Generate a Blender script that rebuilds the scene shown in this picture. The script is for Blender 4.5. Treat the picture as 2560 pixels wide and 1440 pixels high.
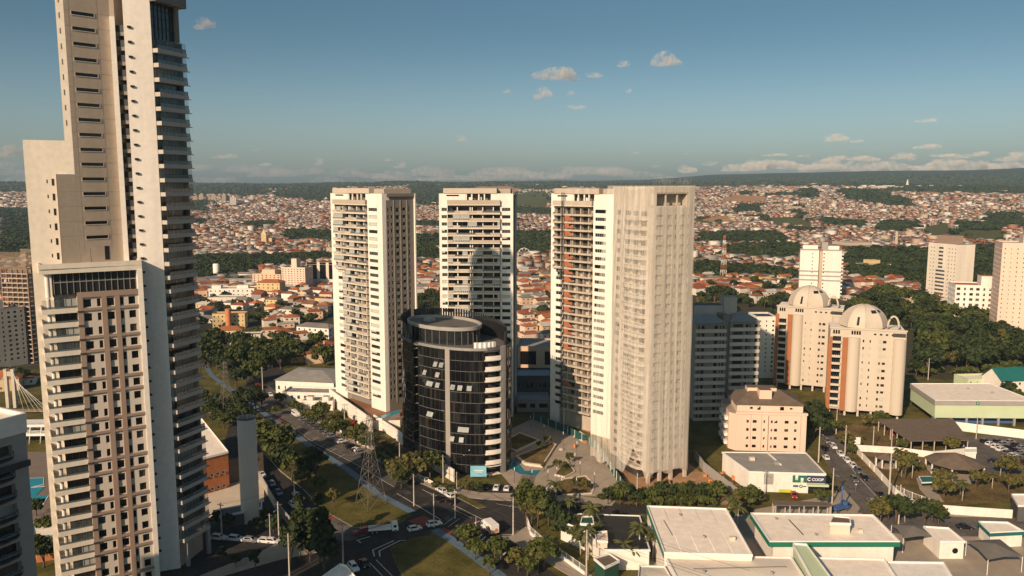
import bpy, math, random
import numpy as np
from math import sin, cos, tan, atan, atan2, pi, radians, sqrt, hypot
for o in list(bpy.data.objects): bpy.data.objects.remove(o)
SC = bpy.context.scene; COL = SC.collection
# ---------------------------------------------------------------- camera, sky, sun, exposure
F, PITCH, HCAM = 2000.0, radians(7.27), 95.0
cam = bpy.data.cameras.new('camera'); cam.sensor_width = 36; cam.lens = 36 * F / 2560
cam.clip_start = 1; cam.clip_end = 60000
camo = bpy.data.objects.new('camera', cam); COL.objects.link(camo)
camo.location = (0, 0, HCAM); camo.rotation_euler = (pi / 2 - PITCH, 0, 0); SC.camera = camo
SUN_AZ, SUN_EL = radians(31.8), radians(26.4)          # light travels towards azimuth 31 deg right of +Y
W = bpy.data.worlds.new('World'); SC.world = W; W.use_nodes = True
nt = W.node_tree; nt.nodes.clear()
out = nt.nodes.new('ShaderNodeOutputWorld'); bg = nt.nodes.new('ShaderNodeBackground')
sky = nt.nodes.new('ShaderNodeTexSky'); sky.sky_type = 'NISHITA'; sky.sun_disc = False
sky.sun_elevation = SUN_EL; sky.sun_rotation = SUN_AZ + pi
sky.air_density = 1.0; sky.dust_density = 3.5; sky.ozone_density = 2.0; sky.altitude = 600
wb = nt.nodes.new('ShaderNodeMix'); wb.data_type = 'RGBA'; wb.blend_type = 'MULTIPLY'; wb.inputs['Factor'].default_value = 1
wb.inputs['B'].default_value = (0.74, 1.0, 0.99, 1)       # the photograph's warm white balance
tcw = nt.nodes.new('ShaderNodeTexCoord'); sx = nt.nodes.new('ShaderNodeSeparateXYZ'); nt.links.new(tcw.outputs['Generated'], sx.inputs[0])
mr = nt.nodes.new('ShaderNodeMapRange'); mr.inputs['From Min'].default_value = 0.0; mr.inputs['From Max'].default_value = 0.20; mr.interpolation_type = 'SMOOTHSTEP'; nt.links.new(sx.outputs['Z'], mr.inputs[0])
lowair = nt.nodes.new('ShaderNodeMix'); lowair.data_type = 'RGBA'; lowair.inputs['A'].default_value = (2.25, 1.75, 1.75, 1); lowair.inputs['B'].default_value = (1, 1, 1, 1); nt.links.new(mr.outputs[0], lowair.inputs['Factor'])   # dusty air low in the sky
dust = nt.nodes.new('ShaderNodeMix'); dust.data_type = 'RGBA'; dust.blend_type = 'MULTIPLY'; dust.inputs['Factor'].default_value = 1
nt.links.new(sky.outputs[0], dust.inputs['A']); nt.links.new(lowair.outputs['Result'], dust.inputs['B']); nt.links.new(dust.outputs['Result'], wb.inputs['A']); nt.links.new(wb.outputs['Result'], bg.inputs['Color'])
bg.inputs['Strength'].default_value = 0.056
nt.links.new(bg.outputs[0], out.inputs[0])
sl = bpy.data.lights.new('sun', 'SUN'); sl.energy = 4.8; sl.angle = radians(0.55); sl.color = (1.0, 0.735, 0.51)
so = bpy.data.objects.new('sun', sl); COL.objects.link(so); so.location = (0, 0, 300)
so.rotation_euler = (pi / 2 - SUN_EL, 0, -SUN_AZ)
SC.view_settings.view_transform = 'Standard'; SC.view_settings.look = 'None'
SC.view_settings.exposure = 0.2; SC.view_settings.gamma = 1.0; SC.view_settings.use_curve_mapping = False
SC.render.engine = 'CYCLES'
SC.cycles.max_bounces = 6; SC.cycles.diffuse_bounces = 2; SC.cycles.glossy_bounces = 3; SC.cycles.transmission_bounces = 3
SC.cycles.transparent_max_bounces = 12; SC.cycles.volume_bounces = 1
# ---------------------------------------------------------------- helpers
def G(px, py, z=0.0):
    "ground point (at height z) that the photo shows at px, py"
    u = (px - 1280) / F; v = (720 - py) / F
    fy = cos(PITCH) + v * sin(PITCH); fz = -sin(PITCH) + v * cos(PITCH); t = (z - HCAM) / fz
    return (u * t, fy * t)
R = random.Random(7)
def tag(o, label=None, cat=None, group=None, kind=None):
    if label: o['label'] = label
    if cat: o['category'] = cat
    if group: o['group'] = group
    if kind: o['kind'] = kind
    return o
def empty(name, label, cat, x=0, y=0, z=0, rot=0, group=None):
    o = bpy.data.objects.new(name, None); COL.objects.link(o); o.empty_display_size = 1
    o.location = (x, y, z); o.rotation_euler = (0, 0, rot)
    return tag(o, label, cat, group)
def place(name, me, parent=None, x=0, y=0, z=0, rot=0):
    o = bpy.data.objects.new(name, me); COL.objects.link(o)
    o.location = (x, y, z); o.rotation_euler = (0, 0, rot)
    if parent: o.parent = parent
    return o
KIDS = {}
def copy_thing(root, x, y, z=0, rot=0, s=1.0, label=None, group=None):
    if root.name not in KIDS: KIDS[root.name] = [(c, list(c.children)) for c in root.children]
    r = root.copy(); COL.objects.link(r); r.location = (x, y, z); r.rotation_euler = (0, 0, rot); r.scale = (s, s, s)
    if label: r['label'] = label
    if group: r['group'] = group
    for ch, gs in KIDS[root.name]:
        c = ch.copy(); COL.objects.link(c); c.parent = r
        for g in gs:
            d = g.copy(); COL.objects.link(d); d.parent = c
    return r
class MB:
    "collects boxes, prisms, tubes and quads of one mesh; material by name"
    def __init__(s): s.v = []; s.f = []; s.m = []; s.names = []; s.sm = []; s.fr = (0, 0, 0, 1, 0)
    def frame(s, x=0, y=0, ang=0, z=0): s.fr = (x, y, z, cos(ang), sin(ang)); return s
    def P(s, x, y, z):
        a, b, c, k, n = s.fr; return (a + x * k - y * n, b + x * n + y * k, c + z)
    def mi(s, m):
        if m not in s.names: s.names.append(m)
        return s.names.index(m)
    def face(s, pts, m, smooth=False):
        n = len(s.v); s.v += [s.P(*p) for p in pts]; s.f.append(tuple(range(n, n + len(pts)))); s.m.append(s.mi(m)); s.sm.append(smooth)
    def mesh(s, vs, fs, m, smooth=False):
        n = len(s.v); s.v += [s.P(*p) for p in vs]; k = s.mi(m)
        for f in fs: s.f.append(tuple(n + i for i in f)); s.m.append(k); s.sm.append(smooth)
    def box(s, x0, x1, y0, y1, z0, z1, m, top=None, bottom=True):
        vs = [(x0, y0, z0), (x1, y0, z0), (x1, y1, z0), (x0, y1, z0), (x0, y0, z1), (x1, y0, z1), (x1, y1, z1), (x0, y1, z1)]
        fs = [(0, 1, 5, 4), (1, 2, 6, 5), (2, 3, 7, 6), (3, 0, 4, 7)]
        if bottom: fs.append((3, 2, 1, 0))
        if top is None or top == m: s.mesh(vs, fs + [(4, 5, 6, 7)], m)
        else: s.mesh(vs, fs, m); s.mesh(vs[4:], [(0, 1, 2, 3)], top)
    def prism(s, poly, z0, z1, m, top=None, zt=None, bottom=True):
        "poly counter-clockwise; zt: optional heights of the top corners"
        n = len(poly); zt = zt or [z1] * n
        vs = [(p[0], p[1], z0) for p in poly] + [(p[0], p[1], z) for p, z in zip(poly, zt)]
        s.mesh(vs, [(i, (i + 1) % n, n + (i + 1) % n, n + i) for i in range(n)], m)
        s.mesh(vs[n:], [tuple(range(n))], top or m)
        if bottom: s.mesh(vs[:n], [tuple(reversed(range(n)))], m)
    def cyl(s, x, y, z0, z1, r, m, n=12, r1=None, cap=True, smooth=True):
        r1 = r if r1 is None else r1
        vs = [(x + r * cos(2 * pi * i / n), y + r * sin(2 * pi * i / n), z0) for i in range(n)] + [(x + r1 * cos(2 * pi * i / n), y + r1 * sin(2 * pi * i / n), z1) for i in range(n)]
        s.mesh(vs, [(i, (i + 1) % n, n + (i + 1) % n, n + i) for i in range(n)], m, smooth)
        if cap: s.mesh(vs, [tuple(range(n, 2 * n)), tuple(reversed(range(n)))], m)
    def tube(s, pts, r, m, n=5, smooth=True):
        "bar through 3-D points; r one radius or one per point"
        rs = r if isinstance(r, (list, tuple)) else [r] * len(pts)
        base = []
        for i, p in enumerate(pts):
            a = pts[max(0, i - 1)]; b = pts[min(len(pts) - 1, i + 1)]
            d = np.array([b[k] - a[k] for k in range(3)], float); d /= (np.linalg.norm(d) or 1)
            h = np.array([0, 0, 1.0]) if abs(d[2]) < .9 else np.array([1.0, 0, 0])
            u = np.cross(d, h); u /= np.linalg.norm(u); w = np.cross(d, u)
            base.append([tuple(np.array(p) + rs[i] * (cos(2 * pi * k / n) * u + sin(2 * pi * k / n) * w)) for k in range(n)])
        vs = [q for ring in base for q in ring]; fs = []
        for i in range(len(pts) - 1):
            for k in range(n): fs.append((i * n + k, (i + 1) * n + k, (i + 1) * n + (k + 1) % n, i * n + (k + 1) % n))
        fs += [tuple(range(n)), tuple(reversed(range((len(pts) - 1) * n, len(pts) * n)))]
        s.mesh(vs, fs, m, smooth)
    def lathe(s, x, y, prof, m, n=24, smooth=True, a0=0, a1=2 * pi):
        full = abs(a1 - a0 - 2 * pi) < 1e-6; k = n if full else n + 1
        vs = [(x + r * cos(a0 + (a1 - a0) * i / n), y + r * sin(a0 + (a1 - a0) * i / n), z) for r, z in prof for i in range(k)]
        fs = []
        for j in range(len(prof) - 1):
            for i in range(n): fs.append((j * k + i, j * k + (i + 1) % k, (j + 1) * k + (i + 1) % k, (j + 1) * k + i))
        s.mesh(vs, fs, m, smooth)
    def facade(s, S0, S1, Z0, Z1, ops, depth, m, mr=None):
        "wall in the plane y=0 of the frame (outside is -y) with real openings of the given depth"
        xs = sorted({S0, S1} | {round(v, 3) for o in ops for v in o[:2]}); zs = sorted({Z0, Z1} | {round(v, 3) for o in ops for v in o[2:4]})
        xi = {v: i for i, v in enumerate(xs)}; zi = {v: i for i, v in enumerate(zs)}
        hole = np.zeros((len(xs), len(zs)), bool)
        for o in ops: hole[xi[round(o[0], 3)]:xi[round(o[1], 3)], zi[round(o[2], 3)]:zi[round(o[3], 3)]] = True
        for i in range(len(xs) - 1):          # merge solid runs vertically
            j = 0
            while j < len(zs) - 1:
                if hole[i, j]: j += 1; continue
                k = j
                while k < len(zs) - 1 and not hole[i, k]: k += 1
                s.face([(xs[i], 0, zs[j]), (xs[i + 1], 0, zs[j]), (xs[i + 1], 0, zs[k]), (xs[i], 0, zs[k])], m); j = k
        mr = mr or m
        for o in ops:
            a, b, c, d = o[:4]
            s.face([(a, 0, c), (b, 0, c), (b, depth, c), (a, depth, c)], mr); s.face([(a, depth, d), (b, depth, d), (b, 0, d), (a, 0, d)], mr)
            s.face([(a, 0, c), (a, depth, c), (a, depth, d), (a, 0, d)], mr); s.face([(b, depth, c), (b, 0, c), (b, 0, d), (b, depth, d)], mr)
    def make(s, name):
        me = bpy.data.meshes.new(name); me.from_pydata(s.v, [], s.f)
        for m in s.names: me.materials.append(M[m])
        me.polygons.foreach_set('material_index', s.m); me.polygons.foreach_set('use_smooth', s.sm); me.update()
        return me
    def build(s, name, parent=None, x=0, y=0, z=0, rot=0): return place(name, s.make(name), parent, x, y, z, rot)
def ccw(p):
    a = sum(p[i][0] * p[(i + 1) % len(p)][1] - p[(i + 1) % len(p)][0] * p[i][1] for i in range(len(p)))
    return list(p) if a > 0 else list(reversed(p))
# ---------------------------------------------------------------- materials
M = {}
def mat(name, rgb, rough=.85, var=.10, scale=.35, spec=.3, metal=0, streak=0, bump=0, rgb2=None, scale2=None, emit=0, alpha=1, trans=0):
    m = bpy.data.materials.new(name); m.use_nodes = True; n = m.node_tree; b = n.nodes['Principled BSDF']; L = n.links.new
    b.inputs['Roughness'].default_value = rough; b.inputs['Metallic'].default_value = metal; b.inputs['Specular IOR Level'].default_value = spec
    tc = n.nodes.new('ShaderNodeTexCoord'); no = n.nodes.new('ShaderNodeTexNoise'); no.inputs['Scale'].default_value = scale; no.inputs['Detail'].default_value = 5; no.inputs['Roughness'].default_value = .6
    vec = tc.outputs['Object']
    if streak:
        mp = n.nodes.new('ShaderNodeMapping'); mp.inputs['Scale'].default_value = (1, 1, streak); L(vec, mp.inputs[0]); vec = mp.outputs[0]
    L(vec, no.inputs['Vector'])
    mx = n.nodes.new('ShaderNodeMix'); mx.data_type = 'RGBA'
    cr = n.nodes.new('ShaderNodeMapRange'); cr.inputs['From Min'].default_value = .3; cr.inputs['From Max'].default_value = .7; L(no.outputs['Fac'], cr.inputs[0]); L(cr.outputs[0], mx.inputs['Factor'])
    mx.inputs['A'].default_value = (*[c * (1 - var) for c in rgb], 1); mx.inputs['B'].default_value = (*[min(1, c * (1 + var)) for c in (rgb2 or rgb)], 1)
    col = mx.outputs['Result']
    if scale2:
        n2 = n.nodes.new('ShaderNodeTexNoise'); n2.inputs['Scale'].default_value = scale2; n2.inputs['Detail'].default_value = 4; L(tc.outputs['Object'], n2.inputs['Vector'])
        m2 = n.nodes.new('ShaderNodeMix'); m2.data_type = 'RGBA'; m2.blend_type = 'MULTIPLY'; m2.inputs['Factor'].default_value = 1
        c2 = n.nodes.new('ShaderNodeMapRange'); c2.inputs['From Min'].default_value = .3; c2.inputs['From Max'].default_value = .7; c2.inputs['To Min'].default_value = .72 if max(rgb) < .4 else .93; c2.inputs['To Max'].default_value = 1.15 if max(rgb) < .4 else 1.04
        L(n2.outputs['Fac'], c2.inputs[0]); L(c2.outputs[0], m2.inputs['B']); L(col, m2.inputs['A']); col = m2.outputs['Result']
    L(col, b.inputs['Base Color'])
    if bump:
        bp = n.nodes.new('ShaderNodeBump'); bp.inputs['Strength'].default_value = bump; L(no.outputs['Fac'], bp.inputs['Height']); L(bp.outputs[0], b.inputs['Normal'])
    if alpha < 1: b.inputs['Alpha'].default_value = alpha
    if trans: b.inputs['Transmission Weight'].default_value = trans
    M[name] = m; return m
for a in [
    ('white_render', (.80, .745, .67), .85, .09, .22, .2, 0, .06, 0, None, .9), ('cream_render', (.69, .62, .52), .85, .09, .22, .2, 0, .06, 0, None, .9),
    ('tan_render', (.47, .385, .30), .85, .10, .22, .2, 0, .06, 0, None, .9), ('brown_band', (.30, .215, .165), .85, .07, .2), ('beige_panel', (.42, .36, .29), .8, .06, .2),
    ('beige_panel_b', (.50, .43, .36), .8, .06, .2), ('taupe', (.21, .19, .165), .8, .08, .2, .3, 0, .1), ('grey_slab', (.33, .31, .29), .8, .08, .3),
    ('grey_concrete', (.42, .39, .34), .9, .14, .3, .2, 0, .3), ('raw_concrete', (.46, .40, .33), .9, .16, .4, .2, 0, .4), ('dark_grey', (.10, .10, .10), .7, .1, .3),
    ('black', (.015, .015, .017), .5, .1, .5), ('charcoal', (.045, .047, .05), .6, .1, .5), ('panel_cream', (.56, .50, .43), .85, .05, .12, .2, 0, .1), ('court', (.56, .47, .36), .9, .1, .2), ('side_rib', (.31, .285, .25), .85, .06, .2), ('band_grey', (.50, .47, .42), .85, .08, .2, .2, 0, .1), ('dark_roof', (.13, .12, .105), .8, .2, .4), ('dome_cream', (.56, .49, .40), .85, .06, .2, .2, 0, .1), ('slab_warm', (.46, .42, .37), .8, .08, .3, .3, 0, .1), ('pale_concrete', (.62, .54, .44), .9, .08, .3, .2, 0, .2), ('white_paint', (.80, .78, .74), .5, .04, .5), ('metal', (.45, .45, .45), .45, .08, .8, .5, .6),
    ('steel', (.30, .30, .29), .55, .12, .6, .5, .3), ('brick', (.42, .155, .06), .85, .13, .5), ('terracotta', (.40, .125, .05), .85, .25, .5), ('orange_wall', (.55, .22, .09), .85, .08, .3),
    ('pink_wall', (.72, .55, .44), .85, .05, .15, .2, 0, .1), ('peach_wall', (.66, .47, .33), .85, .06, .2), ('yellow_wall', (.62, .47, .25), .85, .06, .2), ('mint_wall', (.52, .60, .40), .85, .05, .2),
    ('green_fascia', (.015, .17, .10), .55, .06, .3, .4), ('dark_green', (.02, .075, .05), .6, .1, .3), ('teal', (.02, .14, .13), .5, .1, .3), ('rust_strip', (.36, .14, .06), .85, .08, .3), ('rust_panel', (.48, .17, .06), .8, .08, .3),
    ('plain_white_roof', (.88, .77, .65), .75, .10, .45, .3, 0, 0, 0, None, 2.2), ('ribbed_roof', (.76, .68, .57), .6, .08, .1), ('grey_roof', (.30, .28, .25), .8, .15, .25), ('brown_roof', (.155, .115, .085), .85, .18, .4),
    ('solar', (.022, .022, .024), .6, .2, .6, .3), ('dirt', (.38, .22, .12), .95, .25, .25), ('paving', (.34, .285, .225), .9, .12, .25), ('paving_dark', (.20, .155, .125), .9, .12, .3),
    ('asphalt', (.036, .033, .031), .9, .35, .25, .3, 0, 0, 0, None, 1.6), ('asphalt_pale', (.12, .105, .092), .9, .35, .25, .3, 0, 0, 0, None, 1.4), ('line_white', (.55, .53, .48), .8, .25, 1.5), ('red_paint', (.22, .055, .04), .8, .2, 1.0), ('blue_path', (.10, .155, .21), .85, .25, .8),  # asphalt_pale also serves as the sunlit tone of the dark road
    ('kerb', (.36, .33, .29), .9, .15, .5), ('water', (.02, .16, .19), .08, .1, .2, .5), ('pool_blue', (.02, .26, .33), .08, .1, .2, .5), ('wood_deck', (.26, .13, .07), .8, .2, 1),
    ('net_edge', (.62, .56, .47), .9, .1, .4), ('sky_sign', (.22, .52, .66), .6, .03, .5), ('navy', (.03, .05, .10), .6, .1, .3), ('blue_panel', (.06, .12, .27), .6, .1, .3),
    ('trunk', (.13, .095, .065), .95, .2, 2), ('pole_concrete', (.50, .45, .38), .9, .1, .5), ('cable', (.05, .05, .05), .6, .1, 1), ('tyre', (.012, .012, .012), .8, .1, 2), ('rim', (.45, .45, .46), .35, .1, 2, .5, .7),
    ('red_lamp', (.35, .02, .02), .3, .1, 1), ('head_lamp', (.7, .7, .68), .2, .05, 1), ('pale_blind', (.52, .50, .46), .8, .08, .8), ('railing_dark', (.03, .03, .032), .5, .1, 1), ('awning', (.55, .58, .57), .4, .08, 1),
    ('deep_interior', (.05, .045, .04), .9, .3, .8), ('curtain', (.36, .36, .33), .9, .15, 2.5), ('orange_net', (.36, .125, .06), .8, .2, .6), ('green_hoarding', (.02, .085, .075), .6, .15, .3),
    ('far_white', (.64, .58, .50), .9, .1, .02), ('far_cream', (.46, .37, .28), .9, .1, .02), ('far_tan', (.40, .29, .21), .9, .1, .02), ('far_grey', (.30, .28, .26), .9, .12, .02), ('far_brick', (.35, .15, .08), .9, .12, .02),
    ('roof_red', (.25, .075, .035), .9, .25, .1), ('roof_orange', (.38, .13, .05), .9, .22, .1), ('roof_brown', (.20, .085, .05), .9, .25, .1), ('roof_grey', (.20, .18, .165), .9, .2, .1), ('roof_pale', (.50, .46, .40), .9, .15, .1),
    ('car_white', (.70, .70, .69), .3, .03, 1, .6), ('car_silver', (.36, .36, .37), .3, .04, 1, .6, .5), ('car_black', (.012, .012, .014), .22, .05, 1, .6), ('car_grey', (.10, .105, .11), .3, .05, 1, .6), ('car_red', (.30, .018, .015), .3, .05, 1, .6), ('car_blue', (.03, .07, .2), .3, .05, 1, .6),
]: mat(*a)
mat('leaf', (.050, .066, .017), .75, .35, .45, .15, rgb2=(.080, .092, .024)); mat('leaf_dark', (.022, .036, .013), .75, .35, .45, .15, rgb2=(.040, .055, .018)); mat('leaf_olive', (.085, .085, .025), .75, .3, .45, .15, rgb2=(.12, .105, .032)); mat('leaf_red', (.22, .04, .02), .8, .3, .5)
mat('palm_leaf', (.055, .065, .018), .6, .3, .6, .25, rgb2=(.09, .09, .03)); mat('grass', (.078, .082, .018), .95, .3, .12, .1, rgb2=(.13, .108, .034), scale2=1.3); mat('lawn_dry', (.115, .088, .036), .95, .3, .15, .1, rgb2=(.17, .115, .05), scale2=1.2); mat('hedge', (.045, .062, .015), .9, .4, 1.2, .1, bump=.6)
mat('wood_far', (.018, .030, .013), .9, .4, .02, .1, rgb2=(.034, .046, .017), scale2=.15)
def glass(name, rgb, rough=.06, spec=.6, var=.3, scale=.25): mat(name, rgb, rough, var, scale, spec)
glass('glass_dark', (.018, .020, .022)); glass('glass_grey', (.060, .062, .060), .12); glass('glass_warm', (.10, .088, .072), .2); glass('glass_blue', (.030, .045, .050), .05, .8); glass('glass_black', (.007, .007, .008), .03, .55, .4, .12)
mat('mullion', (.16, .155, .145), .6, .1, .6, .4); glass('glass_warm2', (.035, .028, .02), .1)
mat('clear_glass', (.10, .13, .13), .05, .1, 1, .6, alpha=.35); mat('railing_glass', (.13, .17, .175), .06, .1, 1, .9, alpha=.72); mat('mesh_net', (.36, .28, .20), .9, .1, 1, .2, alpha=.38)
mat('netting', (.80, .75, .66), .9, .08, .5, .1, alpha=.3)
def _net():
    n = M['netting'].node_tree; b = n.nodes['Principled BSDF']; tc = n.nodes.new('ShaderNodeTexCoord'); mp = n.nodes.new('ShaderNodeMapping'); mp.inputs['Scale'].default_value = (1, 1, .045); no = n.nodes.new('ShaderNodeTexNoise'); no.inputs['Scale'].default_value = .9; no.inputs['Detail'].default_value = 6
    mr = n.nodes.new('ShaderNodeMapRange'); mr.inputs['From Min'].default_value = .35; mr.inputs['From Max'].default_value = .72; mr.inputs['To Min'].default_value = .20; mr.inputs['To Max'].default_value = .50
    n.links.new(tc.outputs['Object'], mp.inputs[0]); n.links.new(mp.outputs[0], no.inputs['Vector']); n.links.new(no.outputs['Fac'], mr.inputs[0]); n.links.new(mr.outputs[0], b.inputs['Alpha'])
_net()
# ---------------------------------------------------------------- terrain
def vnoise(x, y, sc, seed):
    x = np.asarray(x, float) / sc + seed * 17.3; y = np.asarray(y, float) / sc + seed * 9.1
    xi = np.floor(x); yi = np.floor(y); fx = x - xi; fy = y - yi; fx = fx * fx * (3 - 2 * fx); fy = fy * fy * (3 - 2 * fy)
    def h(a, b): q = np.sin(a * 127.1 + b * 311.7 + seed * 74.7) * 43758.5453; return q - np.floor(q)
    return (h(xi, yi) * (1 - fx) + h(xi + 1, yi) * fx) * (1 - fy) + (h(xi, yi + 1) * (1 - fx) + h(xi + 1, yi + 1) * fx) * fy
TD = np.array([0, 900, 1500, 2000, 2500, 3200, 4000, 4800, 5600, 6500, 8000, 10000.])
TT = np.array([-.64, -.32, -.13, 0., .16, .32, .48, .64])
TH = np.array([[0, 0, 0, 2, 6, 20, 40, 60, 78, 90, 100, 100], [0, 0, 0, 2, 8, 24, 46, 70, 90, 92, 96, 96],
               [0, 0, 0, 2, 8, 26, 52, 88, 110, 104, 98, 96], [0, 0, 0, 3, 14, 40, 66, 86, 94, 100, 120, 120],
               [0, 0, 0, 4, 18, 48, 70, 84, 92, 110, 165, 165], [0, 0, 0, 5, 22, 56, 82, 84, 96, 140, 215, 215],
               [0, 0, 2, 8, 26, 58, 80, 82, 100, 150, 232, 232], [0, 0, 3, 12, 32, 58, 76, 80, 104, 156, 244, 244]], float)
def hgt(x, y):
    x = np.asarray(x, float); y = np.asarray(y, float); D = np.hypot(x, y)
    t = np.clip(x / np.maximum(y, 1), TT[0], TT[-1]); i = np.clip(np.searchsorted(TT, t) - 1, 0, len(TT) - 2); a = (t - TT[i]) / (TT[i + 1] - TT[i])
    j = np.clip(np.searchsorted(TD, D) - 1, 0, len(TD) - 2); b = np.clip((D - TD[j]) / (TD[j + 1] - TD[j]), 0, 1)
    z = (TH[i, j] * (1 - b) + TH[i, j + 1] * b) * (1 - a) + (TH[i + 1, j] * (1 - b) + TH[i + 1, j + 1] * b) * a
    k = np.clip((D - 1300) / 2500, 0, 1)
    z = z + k * ((vnoise(x, y, 900, 3) - .5) * 22 + (vnoise(x, y, 350, 5) - .5) * 9) + np.clip((D - 5000) / 2500, 0, 1) * (vnoise(x, y, 1500, 8) - .5) * 26 + np.clip((D - 4200) / 1000, 0, 1) * np.clip((7400 - D) / 1200, 0, 1) * (vnoise(x, y, 620, 14) - .42) * np.where(t < .1, 44, 22)
    return np.where(y < 0, 0, np.maximum(z, 0 * D))
def h1(x, y): return float(hgt(np.array([x]), np.array([y]))[0])
def to_px(x, y, z):
    d = y * cos(PITCH) - (z - HCAM) * sin(PITCH); up = y * sin(PITCH) + (z - HCAM) * cos(PITCH); d = np.maximum(d, 1)
    return 1280 + F * x / d, 720 - F * up / d
def in_poly(px, py, poly):
    c = np.zeros(px.shape, bool); n = len(poly)
    for i in range(n):
        (x1, y1), (x2, y2) = poly[i], poly[(i + 1) % n]
        if y1 == y2: continue
        hit = ((y1 > py) != (y2 > py)) & (px < (x2 - x1) * (py - y1) / (y2 - y1) + x1); c ^= hit
    return c
def rect(a, b, c, d): return [(a, b), (c, b), (c, d), (a, d)]
# where the land is wooded, grassy or bare, traced from the map that the photo gives of it
WOODS = [[(470, 655), (520, 648), (700, 644), (830, 640), (830, 652), (700, 668), (640, 672), (600, 694), (470, 704)], [(700, 592), (740, 584), (830, 588), (830, 606), (740, 604)],
         rect(470, 508, 512, 532), rect(470, 552, 515, 566), rect(470, 466, 664, 490), [(690, 466), (830, 466), (830, 508), (760, 500), (690, 494)], rect(1025, 594, 1100, 656), rect(1025, 466, 1190, 512), rect(1025, 560, 1100, 572),
         rect(1290, 596, 1380, 642), rect(1290, 524, 1380, 540), rect(1740, 588, 1960, 612), [(1780, 640), (1860, 616), (2000, 616), (2000, 650), (1860, 648)], [(1740, 666), (1800, 662), (2000, 690), (2000, 704), (1740, 700)],
         [(2115, 634), (2310, 628), (2560, 620), (2560, 745), (2430, 760), (2310, 720), (2115, 690)], [(2100, 480), (2180, 478), (2270, 500), (2270, 520), (2180, 512), (2110, 496)], [(2050, 548), (2160, 560), (2160, 575), (2060, 566)],
         [(2200, 560), (2290, 560), (2310, 580), (2200, 584)], rect(2390, 560, 2470, 590), rect(2460, 540, 2560, 575), rect(0, 530, 90, 552), rect(0, 560, 100, 650), rect(1985, 520, 2010, 545), rect(1840, 515, 1900, 532), rect(2000, 478, 2040, 496), [(2220, 470), (2560, 470), (2560, 480), (2220, 480)], rect(1900, 545, 1950, 560)]
FIELDS = [[(1290, 482), (1375, 476), (1375, 524), (1290, 520)], [(1915, 544), (1990, 540), (2040, 560), (2040, 572), (1930, 566)], [(2311, 566), (2360, 555), (2386, 575), (2386, 592), (2311, 590)], rect(2400, 576, 2510, 604), rect(1740, 548, 1840, 566), rect(0, 552, 100, 562)]
SOIL = [[(1790, 500), (1850, 486), (1920, 490), (1920, 503), (1800, 506)], [(1760, 552), (1790, 537), (1832, 541), (1832, 555)], rect(2292, 478, 2358, 489), [(668, 480), (700, 471), (740, 470), (735, 478)], rect(1180, 464, 1300, 484), rect(470, 560, 476, 570)]
def cover(x, y, z):
    "0 town, 1 wood, 2 field, 3 bare soil"
    x, y, z = (np.asarray(v, float) for v in (x, y, z)); px, py = to_px(x, y, z); px = px + (vnoise(x, y, 60, 11) - .5) * 24; py = py + (vnoise(x, y, 90, 12) - .5) * 7
    D = np.hypot(x, y); c = np.zeros(x.shape, int)
    n = vnoise(x, y, 260, 21) * .6 + vnoise(x, y, 110, 22) * .4
    c[(n > np.where(x < -.06 * y, .88, .76)) & (D > 1300)] = 1
    c[(D > 4300) & (n > .56)] = 1
    c[(D > 5000) & ~((vnoise(x, y, 240, 31) > .72) & (D < 6000))] = 1
    for k, polys in ((1, WOODS), (2, FIELDS), (3, SOIL)):
        for p in polys: c[in_poly(px, py, p) & (y > 0) & (D > 560)] = k
    return c
mat('asphalt_worn', (.085, .078, .07), .9, .25, .5); mat('town_ground', (.10, .082, .06), .95, .35, .05, .1, rgb2=(.055, .056, .028), scale2=.4); mat('field', (.115, .105, .03), .95, .25, .03, .1, rgb2=(.075, .085, .025)); mat('bare_soil', (.40, .22, .11), .95, .2, .03, .1)
def grid_mesh(name, az, dist, mats, fn):
    A, Dd = np.meshgrid(az, dist); x = Dd * np.sin(A); y = Dd * np.cos(A); z = hgt(x, y)
    na, nd = len(az), len(dist); v = np.stack([x, y, z], -1).reshape(-1, 3)
    i = np.arange(nd - 1)[:, None] * na + np.arange(na - 1)[None]; f = np.stack([i, i + 1, i + 1 + na, i + na], -1).reshape(-1, 4)[:, ::-1]
    me = bpy.data.meshes.new(name); me.vertices.add(len(v)); me.vertices.foreach_set('co', v.ravel()); me.loops.add(f.size); me.loops.foreach_set('vertex_index', f.ravel())
    me.polygons.add(len(f)); me.polygons.foreach_set('loop_start', np.arange(0, f.size, 4)); me.polygons.foreach_set('loop_total', np.full(len(f), 4))
    for m in mats: me.materials.append(M[m])
    c = v[f].mean(1); me.polygons.foreach_set('material_index', fn(c[:, 0], c[:, 1], c[:, 2]).astype(np.int32)); me.polygons.foreach_set('use_smooth', np.ones(len(f), bool)); me.update(calc_edges=True); me.validate()
    return me
front = np.radians(np.arange(-40, 40.01, .2)); azs = np.concatenate([np.radians(np.arange(-180, -40, 5.)), front, np.radians(np.arange(45, 180.1, 5.))])
dist = np.concatenate([[.5, 20, 60, 120, 250, 400], 560 * 1.013 ** np.arange(0, 216)]); dist = dist[dist < 9000]
tag(place('ground', grid_mesh('ground', azs, dist, ['town_ground', 'wood_far', 'field', 'bare_soil'], cover)), kind='structure')
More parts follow.
